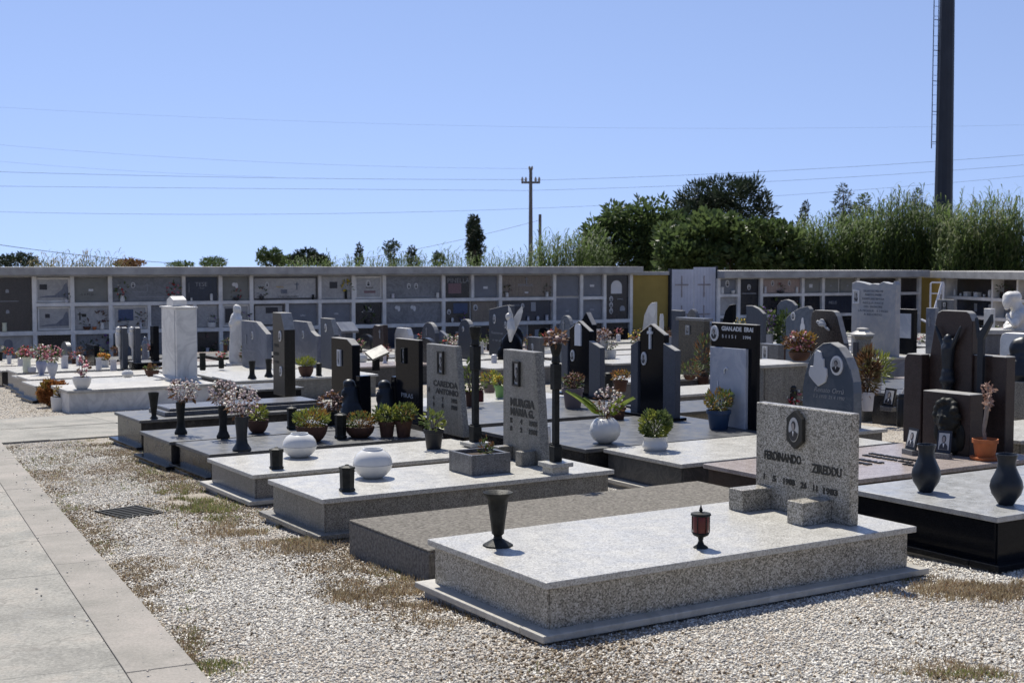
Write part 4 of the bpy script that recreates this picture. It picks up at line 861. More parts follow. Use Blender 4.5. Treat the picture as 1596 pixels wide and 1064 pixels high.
# ================================================================ TOMBS
FOOT = []
def hitz(px, py, z):
    m, k = ray(px, py); Y = (z-H)/k; return Vector((Y*m, Y, z))
def tomb(label, a0, t0, L, W, h, side, top, plinth=None, ov=.025, st=.03, group=None, name='tomb', inner=None, panels=True, cat='tomb', pp=.045):
    p = AT(a0, t0); z = g(p.x, p.y); o = thing(name, label, cat, (p.x, p.y, z), AZ, group); FOOT.append((a0, a0+L, t0, t0+W))
    if plinth:
        q = pp; m = MB(); m.box(-q, L+q, -q, .13, .014, .045, .004); m.box(-q, .13, .135, W+q, .014, .043, .004); m.box(L-.13, L+q, .135, W+q, .014, .043, .004); m.build('plinth', plinth, o); q -= .035; MB().box(-q, L+q, -q, W+q, -.35, .012).build('foundation', M_ROOFC, o)
    m = MB(); e = ov+.002; zt = h-st-.001
    if panels:
        m.box(e+.012, L-e-.012, e, e+.03, -.3, zt, .002); m.box(e, e+.03, e+.008, W-e, -.3, zt, .002); m.box(L-e-.03, L-e, e+.008, W-e, -.3, zt, .002); m.box(e+.04, L-e-.04, W-e-.03, W-e, -.3, zt, .002)
    else: m.box(e, L-e, e, W-e, -.3, zt, .006)
    m.build('base', side, o)
    MB().box(0, L, 0, W, h-st, h, .004).build('slab', top, o)
    if inner:
        i0, i1, j0, j1, hh, mt = inner; MB().box(i0, L-i1, j0, W-j1, h+.001, h+hh, .008).build('raised_slab', mt, o); h += hh
    o['_z'] = z+h; return o
class HS: pass
def headstone(o, xl, xs, yb, yt, th, outline, mat, z=None, name='headstone', bev=.005, parent=None, wmax=None):
    z = z if z is not None else o['_z']; lo, hi = xl, xs
    for _ in range(40):
        mid = (lo+hi)/2; P = hitz(mid, yb, z)
        if pxof(P+A*th) < xs: lo = mid
        else: hi = mid
    P = hitz(lo, yb, z); l2, h2 = .01, 3
    for _ in range(40):
        mid = (l2+h2)/2
        if pxof(P+B*mid) > xl: l2 = mid
        else: h2 = mid
    w_ = l2; ht = zat(P.y, yt)-z
    s = HS(); s.o = o; loc = Matrix.Rotation(-AZ, 3, 'Z') @ (P-o.location); s.x = loc.x; s.y = loc.y; s.z = z-o.location.z; s.w = w_; s.ht = ht; s.th = th; s.P = P
    pts = [(s.y+w_*(1-u), s.z+ht*v) for u, v in outline]
    s.ob = lit_edges(MB().prism(pts, s.x, s.x+th, bev).build(name, mat, parent or o))
    s.mpp = P.y/F; return s
def auto(label, xl, xs, yb, yt, th, outline, mat, h=.3, side=None, top=None, W=.85, L=2.0, plinth=None, front=None, **k):
    lo, hi = xl, xs
    for _ in range(40):
        mid = (lo+hi)/2; P = hit(mid, yb, h)
        if pxof(P+A*th) < xs: lo = mid
        else: hi = mid
    P = hit(lo, yb, h); a = P.dot(A); t = P.dot(B); l2, h2 = .01, 3
    for _ in range(40):
        mid = (l2+h2)/2
        if pxof(P+B*mid) > xl: l2 = mid
        else: h2 = mid
    W = max(W, l2+.04); t0 = t-(W-l2)/2
    aend = a+th+.12; astart = aend-L; tb = t0+W
    for _k in range(3):
        for (x0, x1, y0, y1) in FOOT:      # give way to the tombs already standing
            if aend > x0 and astart < x1 and t0 < y1-.005 and tb > y0+.005:
                if y1 < t-.03 and y1-t0 < .45: t0 = y1+.03
                elif y0 > t+l2+.03 and tb-y0 < .45: tb = y0-.03
                elif x1 < a-.12: astart = max(astart, x1+.04)
                elif x0 > a+th: aend = min(aend, x0-.03)
                else: print('OVERLAP', label[:40], 'a %.2f t %.2f-%.2f' % (a, t0, tb), 'with', (round(x0, 2), round(x1, 2), round(y0, 2), round(y1, 2)))
    W = tb-t0; L = aend-astart
    o = tomb(label, astart, t0, L, W, h, side or mat, top or mat, plinth)
    # keep the plane of the slab where the pixel anchor found it
    o['_z'] = o.location.z+h
    return o, headstone(o, xl, xs, yb, yt, th, outline, mat, **k)
RECT = [(0, 0), (1, 0), (1, 1), (0, 1)]
def arcpts(u0, u1, v0, v1, n=12):
    return [((u0+u1)/2+(u1-u0)/2*math.cos(math.pi*i/n), v0+(v1-v0)*math.sin(math.pi*i/n)) for i in range(n+1)]
ROUND = [(0, 0), (1, 0)]+arcpts(0, 1, .62, 1)
def fm(s, u, v, off=.0): return facemat(s.x-off, s.y+s.w*(1-u), s.z+s.ht*v)
def ftext(s, u, v, tx, size, mat, width=None, italic=0, off=.001, weight=0, align='CENTER', depth=.004):
    return text(s.ob, tx, size, mat, fm(s, u, v, off), depth, align, width, italic, weight=weight)
def ov2(m, s, u, v, w_, h_, off, th=.006, n=20):
    y = s.y+s.w*(1-u); z = s.z+s.ht*v; pts = [(y+w_/2*math.cos(2*math.pi*k/n), z+h_/2*math.sin(2*math.pi*k/n)) for k in range(n)]
    m.prism(pts, s.x-off-th, s.x-off)
def fportrait(s, u, v, w_, h_, frame='oval', fmat=None, off=0.0):
    m = MB(); y = s.y+s.w*(1-u); z = s.z+s.ht*v; X = s.x-off; fmat = fmat or M_ENAM; m.mat(fmat)
    if frame == 'oval': ov2(m, s, u, v, w_, h_, off, .012); k = .76; f = .012
    elif frame == 'rect':
        for q in ((-.5, .5, -.5, -.42), (-.5, .5, .42, .5), (-.5, -.36, -.42, .42), (.36, .5, -.42, .42)): m.box(X-.02, X, y+q[0]*w_, y+q[1]*w_, z+q[2]*h_, z+q[3]*h_)
        m.mat(M_PHOTO); m.box(X-.006, X, y-.36*w_, y+.36*w_, z-.42*h_, z+.42*h_); k = .0; f = .006
    elif frame == 'hex':
        pts = [(y+w_*.5, z-h_*.28), (y+w_*.5, z+h_*.28), (y, z+h_*.5), (y-w_*.5, z+h_*.28), (y-w_*.5, z-h_*.28), (y, z-h_*.5)]; m.prism(pts, X-.028, X, .003); k = .62; f = .028
    if k: m.mat(M_PHOTO); ov2(m, s, u, v, w_*k, h_*k, off+f, .003)
    kk = k or .72; hy = v
    yq = s.y+s.w*(1-u); zq = s.z+s.ht*v; ww, hh_ = w_*kk, h_*kk; X2 = s.x-off-f-.003
    arc = [(yq+ww*.47*math.cos(a_), zq+hh_*.47*math.sin(a_)) for a_ in [math.pi*(1.08+.84*i/12) for i in range(13)]]
    m.mat(M_PHD); m.prism(arc+[(yq+ww*.36, zq-hh_*.12), (yq+ww*.13, zq-hh_*.04), (yq-ww*.13, zq-hh_*.04), (yq-ww*.36, zq-hh_*.12)], X2-.002, X2); ov2(m, s, u, v+hh_*.17/s.ht, ww*.40, hh_*.36, off+f+.003, .0025)
    m.mat(M_PHS); ov2(m, s, u, v+hh_*.12/s.ht, ww*.27, hh_*.30, off+f+.0058, .002)
    m.mat(M_ENAM); m.prism([(yq-ww*.07, zq-hh_*.06), (yq, zq-hh_*.26), (yq+ww*.07, zq-hh_*.06)], X2-.0045, X2-.0025)
    return m.build('portrait', None, s.ob)
def fcross(s, u, v, w_, h_, mat, off=.0, t=.012):
    y = s.y+s.w*(1-u); z = s.z+s.ht*v; X = s.x-off
    MB().box(X-.015, X, y-t, y+t, z-h_/2, z+h_/2).box(X-.018, X-.0005, y-w_/2, y+w_/2, z+h_*.2, z+h_*.2+2*t).build('cross', mat, s.ob)
# ---- first column, nearest the path
G1 = tomb('nearest light granite tomb with cream slab, square lettered headstone and bronze urn', 2.94, 4.44, 2.2, 1.02, .25, G_LIGHT, G_TOP, M_CREAM, inner=None)
G2 = tomb('bare unmarked concrete grave with gritty aggregate top between the two nearest granite tombs', 3.09, 5.72, 2.5, .93, .17, M_CONC, M_CONC, panels=False, ov=-.003, st=.012, name='concrete_grave', cat='grave')
G3 = tomb('light granite tomb with tapered headstone, white oval pot and stone planter', 3.14, 7.13, 2.13, .86, .25, G_LIGHT2, G_TOP, G_LIGHT2)
G4 = tomb('grey granite tomb with pale top and tapered headstone, second light one behind the concrete grave', 3.30, 8.67, 2.12, .95, .22, G_MID, G_TOP, M_CREAM)
G5 = tomb('black granite tomb with terracotta bowls of succulents', 3.48, 10.09, 2.12, .85, .22, G_BLACK, G_DTOP, G_BLACKP)
G6 = tomb('black granite tomb with a bronze vase of faded pink flowers, second of three black ones', 3.44, 10.98, 2.3, .86, .25, G_BLACK, G_DTOP, G_BLACKP)
G7 = tomb('black granite tomb with a raised pale inner slab, last before the crossing path', 3.68, 12.67, 2.15, .88, .30, G_BLACK, G_DTOP, G_BLACKP)
G7['_z'] = G7['_z']; MB().box(.30, 2.0, .16, .70, .301, .345, .006).box(.36, 1.95, .20, .66, .346, .375, .006).build('raised_slab', G_MID, G7)
# G1 headstone : rectangular with two stone feet
s = headstone(G1, 1177, 1338, 820, 645, .06, RECT, G_LIGHT)
ht = s
fportrait(s, .46, .795, .115, .205, 'hex', M_LETD)
ftext(s, .30, .505, 'FERDINANDO', .062, M_LETD, s.w*.40, weight=.0022); ftext(s, .765, .455, 'ZIREDDU', .062, M_LETD, s.w*.30, weight=.0022)
for u, tx, wd in ((.10, '1', .008), (.215, '5', .025), (.37, '1908', .085), (.53, '26', .045), (.65, '11', .03), (.80, '1983', .10)): ftext(s, u, .30-.035*(u), tx, .043, M_LETD, wd, weight=.0018)
for u in (.10, .74):
    y = s.y+s.w*(1-u); MB().box(s.x-.20, s.x-.001, y-.055, y+.055, s.z, s.z+.115, .004).build('stone_foot', G_LIGHT, G1)
TAPER = [(0, 0), (1, 0), (.80, 1), (.05, 1)]
s = headstone(G3, 784, 858, 727, 550, .07, [(.0, 0), (1, 0), (.83, 1), (.0, 1)], G_LIGHT2)
fportrait(s, .38, .79, .085, .175, 'rect', M_LETD)
ftext(s, .50, .525, 'MURGIA', .075, M_LETD, s.w*.62, weight=.004); ftext(s, .50, .44, 'MARIA G.', .070, M_LETD, s.w*.60, weight=.004)
for v, q in ((.36, ('12', '4', '1905')), (.285, ('8', '2', '1981'))):
    for u, tx, wd in zip((.22, .48, .78), q, (.03, .03, .10)): ftext(s, u, v, tx, .045, M_LETD, wd, weight=.003)
y = s.y+s.w*.9
for u in (.18, .78): y = s.y+s.w*(1-u); MB().box(s.x-.12, s.x-.001, y-.04, y+.04, s.z, s.z+.10, .004).build('stone_foot', G_LIGHT2, G3)
s3_ = s
s = headstone(G4, 665, 732, 682, 541, .06, [(0, 0), (1, 0), (.79, 1), (.0, 1)], G_LIGHT2)
fportrait(s, .42, .80, .10, .20, 'rect', M_LETD)
ftext(s, .52, .555, 'CAREDDA', .07, M_LETD, s.w*.66, weight=.003); ftext(s, .07, .47, 'A', .065, M_LETD, .05, weight=.003); ftext(s, .57, .47, 'ANTONIO', .065, M_LETD, s.w*.62, weight=.003)
for v, q in ((.385, ('4', '7', '1912')), (.31, ('9', '1', '1988'))):
    for u, tx, wd in zip((.2, .45, .76), q, (.03, .03, .10)): ftext(s, u, v, tx, .045, M_LETD, wd, weight=.003)
s = headstone(G5, 617, 660, 664, 530, .045, RECT, G_BLACKP)
fportrait(s, .38, .80, .07, .15, 'rect', M_BRONZE)
ftext(s, .5, .33, 'PIRAS', .06, M_LETG, s.w*.5); ftext(s, .5, .2, 'LUIGI', .06, M_LETG, s.w*.6)
s = headstone(G7, 517, 562, 640, 529, .09, [(0, 0), (1, 0), (1, .92), (.75, 1), (0, 1)], G_BLACKP)
fportrait(s, .42, .72, .07, .17, 'rect', M_ENAM)
# ---- second column
G11 = tomb('black granite tomb with grey top and two dark bronze vases at the right edge', 5.52, 4.26, 2.4, 1.04, .28, G_BLACKP, granite('pale_blue_grey_top', [(.26, .27, .275), (.33, .34, .345), (.40, .41, .415)], 240, .2, dust=.3), G_BLACKP)
G10 = tomb('brown granite tomb with rosy top, two photo frames and tall brown headstone', 5.77, 5.79, 2.2, 1.02, .25, G_BROWN, G_PINK, None)
G9 = tomb('veined dark marble tomb with cream top and white pot of clipped shrub', 5.80, 7.07, 2.1, .92, .25, M_DARKV, G_TOP, M_CREAM)
B1 = tomb('black granite tomb with round white vase of palm leaves, nearest of the black row', 5.66, 8.02, 2.1, .86, .28, G_BLACK, G_DTOP, None)
B2 = tomb('black granite tomb in the black row carrying the gabled headstone with white cross', 5.68, 8.91, 2.15, .86, .28, G_BLACK, G_DTOP, None)
B3 = tomb('black granite tomb in the black row with a brown pot of dried flowers', 5.92, 10.30, 2.1, .86, .28, G_BLACK, G_DTOP, None)
B4 = tomb('black granite tomb carrying the gabled headstone with white arched plaque', 6.30, 11.25, 2.15, .90, .28, G_BLACK, G_DTOP, None)
B5 = tomb('dark granite tomb beyond the black row with potted yellow plants', 6.5, 12.35, 2.1, .86, .28, G_BLACK, G_TOP, None)
def gabled(o, xl, xs, yb, ypk, u1, u2, upk, veave, vw0, vw1, th=.055):
    s = headstone(o, xl, xs, yb, ypk, th, [(u1, 0), (u2, 0), (u2+.03, veave-.01), (upk, 1), (u1-.03, veave)], G_BLACKP)
    yy = lambda u: s.y+s.w*(1-u); zz = lambda v: s.z+s.ht*v
    lit_edges(MB().prism([(yy(0), zz(0)), (yy(u1-.035), zz(0)), (yy(u1-.035), zz(vw1)), (yy(0), zz(vw0))], s.x-.02, s.x+th*.8, .004).build('side_wing', G_NAVY, s.ob))
    lit_edges(MB().prism([(yy(u2+.035), zz(0)), (yy(1), zz(0)), (yy(1), zz(vw0-.02)), (yy(u2+.035), zz(vw1-.01))], s.x-.02, s.x+th*.8, .004).build('side_wing', G_NAVY, s.ob))
    MB().box(s.x-.1, s.x+th+.03, s.y-.04, s.y+s.w+.04, s.z, s.z+.025, .004).build('foot_slab', G_BLACKP, o)
    return s
s = gabled(B2, 985, 1062, 655, 507, .20, .70, .42, .90, .755, .815)
fcross(s, .42, .845, .07, .20, M_LETW); fportrait(s, .28, .62, .075, .125)
s = gabled(B4, 877, 944, 622, 502, .20, .68, .42, .88, .69, .76)
m = MB(); y0 = s.y+s.w*(1-.42); z0 = s.z+s.ht*.67; m.prism([(y0+.06, z0), (y0+.06, z0+.19)]+[(y0+.06*math.cos(math.pi*i/8), z0+.19+.06*math.sin(math.pi*i/8)) for i in range(1, 8)]+[(y0-.06, z0+.19), (y0-.06, z0)], s.x-.018, s.x-.001); m.build('arched_plaque', M_ENAM, s.ob)
fportrait(s, .27, .53, .075, .13); ftext(s, .5, .24, 'Pietro', .05, M_LETG, None, .3); ftext(s, .5, .16, 'Anna', .05, M_LETG, None, .3)
# white-panelled black headstone on B1
s = headstone(B1, 1107, 1184, 671, 506, .04, RECT, G_BLACKP)
fportrait(s, .09, .895, .10, .135)
ftext(s, .58, .945, 'GIAN.ADE  ERAI', .052, M_LETW, s.w*.68, weight=.0012); ftext(s, .56, .87, '5 1 1 5 1     1994', .040, M_LETW, s.w*.62)
y1 = s.y+s.w*(1-.05); y2 = s.y+s.w*(1-.83); M_PALEB = marble('pale_blue_marble', (.34, .37, .43), (.42, .44, .49), 1.6, .25, 3)
pn = MB().box(s.x-.035, s.x-.0015, y2, y1, s.z+.001, s.z+s.ht*.765, .004).build('marble_panel', M_PALEB, s.ob)
m = MB(); yc = s.y+s.w*(1-.42); zc = s.z+s.ht*.55; m.tube([(s.x-.04, yc+.02, zc-.03), (s.x-.045, yc+.02, zc+.0), (s.x-.04, yc, zc+.02), (s.x-.04, yc-.02, zc+.01)], .007, 5)
m.tube([(s.x-.04, yc+.13, zc-.2), (s.x-.042, yc+.10, zc-.14), (s.x-.04, yc+.11, zc-.1)], .005, 5); m.build('carved_relief', M_LETW, s.ob)
# pink tomb: brown compound headstone with crucified figure
s = headstone(G10, 1437, 1531, 712, 615, .14, RECT, G_BROWN); z = G10['_z']; x1 = s.x
hs_low = s
sm = headstone(G10, 1444, 1522, 700, 485, .07, [(0, 0), (1, 0), (1, .93), (.93, .985), (.85, 1), (.30, 1), (.20, .98), (.16, .93), (.05, .68), (0, .60)], G_BROWN, name='headstone')
s2 = headstone(G10, 1407, 1447, 692, 552, .09, [(0, 0), (1, 0), (1, 1), (.18, 1), (.05, .96), (0, .9)], G_BROWN, name='side_wing')
s4 = headstone(G10, 1513, 1580, 707, 556, .10, RECT, G_BROWN, name='side_wing')
X = sm.x; yc = sm.y+sm.w*.47; zt = sm.z+sm.ht
k = 1.0
def cp(dy, dz): return (X-.035, yc+dy*.6, zt-.06+dz)
sculpt('crucified_figure', M_BRONZEB, sm.ob, [('s', cp(0, -.155), (.035, .036, .048)), ('c', cp(.0, -.21), cp(.0, -.38), .052, .038), ('c', cp(0, -.38), cp(-.005, -.47), .048, .050), ('c', cp(.01, -.47), cp(.015, -.66), .038, .026), ('c', cp(-.015, -.47), cp(.0, -.66), .038, .026), ('c', cp(.015, -.66), cp(.01, -.86), .026, .016), ('c', cp(.0, -.66), cp(.0, -.86), .026, .016), ('c', cp(.05, -.215), cp(.12, -.14), .022, .018), ('c', cp(.12, -.14), cp(.195, -.055), .017, .011), ('c', cp(-.05, -.215), cp(-.12, -.14), .022, .018), ('c', cp(-.12, -.14), cp(-.185, -.055), .017, .011), ('s', cp(0, -.88), (.03, .03, .02)), ('s', cp(0, -.45), (.055, .065, .05))], .009, 3)
X = hs_low.x; yc = hs_low.y+hs_low.w*.42; zc = hs_low.z+hs_low.ht*.52
RZ = random.Random(3); curls = [('s', (X-.02-.03*RZ.random(), yc+.085*math.cos(a_), zc+.05+.10*math.sin(a_)), (.035, .032, .032)) for a_ in [math.pi*(-.15+1.3*i/9) for i in range(10)]]
sculpt('bronze_head_relief', M_BRONZE, hs_low.ob, [('s', (X-.02, yc, zc+.02), (.07, .085, .125)), ('c', (X-.085, yc, zc+.05), (X-.095, yc, zc+.0), .012, .018), ('s', (X-.078, yc+.032, zc+.045), (.016, .02, .009)), ('s', (X-.078, yc-.032, zc+.045), (.016, .02, .009)), ('s', (X-.080, yc, zc-.04), (.016, .03, .010)), ('s', (X-.065, yc, zc-.085), (.03, .04, .035)), ('c', (X-.01, yc, zc-.1), (X, yc, zc-.2), .055, .08), ('s', (X, yc-.1, zc-.1), (.02, .04, .10)), ('s', (X, yc+.1, zc-.08), (.02, .035, .09))]+curls, .008, 1)
m = MB(); y9 = s4.y+s4.w*.62; z9 = s4.z+s4.ht; X = s4.x-.03
m.prism([(y9-.022, z9-.45), (y9+.022, z9-.45), (y9+.026, z9+.16), (y9-.015, z9+.20), (y9-.085, z9+.30), (y9-.090, z9+.24), (y9-.024, z9+.12)], X-.03, X, .003)
m.prism([(y9+.014, z9+.12), (y9+.034, z9+.12), (y9+.055, z9+.26), (y9+.045, z9+.27)], X-.025, X-.002); m.build('bronze_torch', M_BRONZEB, s4.ob)
txs = (('ANTONIO', 1360, 706, .05), ('E', 1342, 712, .04))
def stext(o, a_, t_, tx, size, mat, width=None):
    """raised letters lying on a slab, read from its foot"""
    z = o['_z']-o.location.z+.001; M = Matrix(((0, 1, 0, a_), (-1, 0, 0, t_), (0, 0, 1, z+.004), (0, 0, 0, 1))); text(o, tx, size, mat, M, .008, 'CENTER', width, weight=.003)
stext(G10, 1.30, .50, 'SPOSO E PADRE ESEMPLARE', .05, M_BLK, .50); stext(G10, 1.20, .50, 'DI MARIA LAI', .055, M_BLK, .42); stext(G10, 1.02, .55, 'MARRAS', .065, M_BLK, .34); stext(G10, .90, .55, 'GIUSEPPE', .065, M_BLK, .34); stext(G10, .78, .60, '3 2 1931', .045, M_BLK, .22); stext(G10, 1.12, .18, 'LAI ROSA', .06, M_BLK, .20)
# ---- third column and beyond (anchored where the photograph shows each stone)
OVALH = [(.02, 0), (1, 0), (1, .42), (.985, .55), (.93, .70), (.84, .83), (.70, .95), (.54, 1), (.40, .985), (.24, .90), (.12, .76), (.04, .58), (0, .42), (0, .2)]
o, s = auto('blue grey marble tomb with large round-topped headstone carved with praying hands', 1250, 1343, 668, 536, .10, OVALH, M_BLUEG, .28, G_MID, G_TOP, W=.95)
m = MB(); yy = lambda u: s.y+s.w*(1-u); zz = lambda v: s.z+s.ht*v
pts = [(.20, .70), (.17, .62), (.18, .58), (.26, .52), (.36, .46), (.50, .52), (.53, .60), (.52, .68), (.47, .70), (.46, .80), (.43, .80), (.40, .88), (.33, .90), (.28, .86), (.27, .76), (.26, .70)]
m.prism([(yy(u-.02), zz(v)) for u, v in pts][::-1], s.x-.02, s.x-.001, .003); m.build('praying_hands_relief', M_LETW, s.ob)
fportrait(s, .68, .73, .135, .165); ftext(s, .52, .42, 'Renato Orrù', .062, M_LETG, s.w*.58, .3); ftext(s, .52, .34, '1 2 1970  21 4 1990', .042, M_LETG, s.w*.60, .2)
o, s = auto('grey granite tomb with small lettered headstone behind the white-panelled black one', 1183, 1222, 602, 537, .10, RECT, G_MID, .28, G_MID, G_TOP)
fportrait(s, .33, .78, .075, .16, 'rect', M_ENAM); ftext(s, .45, .52, 'PORCU', .07, M_LETD, s.w*.6, weight=.003); ftext(s, .45, .38, 'VITO', .07, M_LETD, s.w*.35, weight=.003); ftext(s, .45, .24, '1908', .05, M_LETD, s.w*.5, weight=.002); ftext(s, .45, .12, '1987', .05, M_LETD, s.w*.5, weight=.002)
o, s = auto('mottled dark granite tomb with framed headstone half covered by brown oleander', 1057, 1106, 587, 501, .10, RECT, granite('mottled_dark_granite', [(.02, .022, .02), (.035, .035, .032), (.05, .045, .04)], 90, .2), .3, G_MID, G_TOP)
MB().box(s.x-.03, s.x+.13, s.y-.03, s.y+s.w+.03, s.z+s.ht+.002, s.z+s.ht+.04, .004).build('cap', G_MID, s.ob); fportrait(s, .38, .83, .08, .13, 'rect', M_LETG)
o, s = auto('tall dark brown tomb headstone with rounded shoulders and a bronze dove', 1263, 1327, 585, 485, .10, [(0, 0), (1, 0), (.92, .5), (.72, .92), (.66, .98), (.58, 1), (.12, 1), (.04, .97), (0, .88)], granite('dark_umber_granite', [(.022, .018, .017), (.034, .026, .024), (.046, .036, .033)], 130, .2), .3, G_BROWN, G_TOP)
X, yc, zc = s.x-.03, s.y+s.w*.64, s.z+s.ht*.78
sculpt('bronze_dove', M_LETG, s.ob, [('s', (X, yc, zc), (.03, .08, .04)), ('s', (X, yc+.08, zc+.03), (.025, .03, .025)), ('s', (X, yc-.09, zc-.05), (.02, .07, .02), (.5, 0, 0)), ('s', (X, yc-.0, zc+.03), (.015, .06, .05), (.4, 0, 0))], .01, 1)
o, s = auto('tall pale marble stele with rough broken top and a long faint inscription', 1326, 1402, 556, 438, .10, [(0, 0), (1, 0), (1, .95), (.97, 1.0), (.93, .965), (.80, .975), (.72, .99), (.62, .955), (.5, .965), (.42, .95), (.3, .97), (.18, .985), (.1, .99), (0, .965)], marble('pale_stele_marble', (.30, .315, .34), (.37, .37, .37), 2, .5, 2), .52, M_GREY, M_CREAM, W=1.1, L=2.2)
fportrait(s, .12, .78, .11, .19, 'rect', M_LETW)
for v, tx, wd in ((.86, 'SALVATORE MELONI', .36), (.81, 'MARITO E PADRE', .30), (.755, 'ESEMPLARE RIPOSA', .40), (.70, 'NELLA PACE', .38), (.65, 'DEL SIGNORE', .34), (.595, 'LA MOGLIE   E I FIGLI', .55), (.545, 'A RICORDO', .34)): ftext(s, .50, v, tx, .045, M_BLUEG, wd*1.0)
# tall dark stone H6 on its block, and marble pillar with lantern cap
pb = hit(470, 640, .0); a_, t_ = pb.dot(A), pb.dot(B)
mono = thing('tomb', 'tall black slant-topped headstone with two oval portraits on a broad black block', 'tomb', (pb.x, pb.y, pb.z), AZ); FOOT.append((a_-.75, a_, t_-.05, t_+.75)); mono['_z'] = pb.z+.28
MB().box(-.62, 0, 0, .80, -.3, .28, .006).build('base', G_BLACKP, mono); MB().box(-.66, .03, -.03, .83, .281, .31, .004).build('slab', G_DTOP, mono); mono['_z'] = pb.z+.31
s = headstone(mono, 426, 461, 618, 488, .14, [(0, 0), (1, 0), (1, .80), (.72, 1), (0, 1)], granite('dark_taupe_granite', [(.016, .015, .013), (.024, .022, .019), (.034, .031, .027)], 220, .3, spec=.2))
fportrait(s, .66, .72, .075, .13); fportrait(s, .70, .30, .07, .12); ftext(s, .30, .60, 'CARTA', .06, M_LETD, s.w*.4); ftext(s, .3, .5, 'MARIO', .06, M_LETD, s.w*.4); ftext(s, .3, .4, '1980', .05, M_LETD, s.w*.35)
WT = tomb('white marble tomb with a tall square veined pillar and small pitched cap', 4.24, 17.86, 2.05, .92, .30, M_WHITE, M_CREAM, None, panels=False, st=.04)
s = headstone(WT, 253, 308, 593, 481, .30, RECT, M_WHITE, name='pillar', bev=.006)
MB().box(s.x-.12, s.x+.34, s.y-.06, s.y+s.w+.06, s.z, s.z+.04, .005).build('pillar_foot', M_WHITE, WT)
MB().box(s.x-.02, s.x+.315, s.y-.015, s.y+s.w+.025, s.z+s.ht+.001, s.z+s.ht+.022, .003).build('cap', M_WHITE, s.ob)
yc = s.y+s.w*.5; zc = s.z+s.ht+.031; MB().prism([(yc-.15, zc), (yc+.15, zc), (yc+.15, zc+.09), (yc, zc+.14), (yc-.15, zc+.09)], s.x+.02, s.x+.22, .004).build('roof_cap', M_WHITE, s.ob)
MB().box(s.x-.005, s.x-.001, s.y+.07, s.y+.078, s.z+.02, s.z+s.ht-.03).build('joint', M_LETG, s.ob)
# flower graves behind it
FG = []
for i, (a0, t0, L, mt) in enumerate(((4.55, 18.95, 1.8, G_TOP), (4.3, 20.05, 2.1, G_TOP), (4.45, 21.15, 2.1, M_CREAM), (4.6, 22.3, 2.1, G_TOP), (4.75, 23.5, 2.1, G_TOP))):
    lb = ('low pale slab tomb with big vases of pink flowers, nearest behind the white marble tomb', 'low pale slab tomb, second behind the white marble tomb', 'low pale slab tomb, third behind the white marble tomb', 'low pale slab tomb, fourth behind the white marble tomb', 'low pale slab tomb, farthest left of the row by the burial wall')[i]
    FG.append(tomb(lb, a0, t0, L, .90, (.30, .26, .30, .25, .30)[i], G_MID if i else G_LIGHT, mt, G_BLACKP))
T6 = tomb('pale-topped granite tomb right of the white pillar carrying two dark ribbed vases', 6.42, 17.5, 2.2, .95, .34, G_LIGHT2, G_TOP, G_MID)
T6b = tomb('pale-topped tomb just behind the two dark ribbed vases', 6.5, 18.55, 2.1, .9, .34, G_MID, G_TOP, None)
T6c = tomb('pale-topped tomb below the grey marble headstones', 6.5, 19.6, 1.9, .9, .30, G_MID, G_TOP, None)
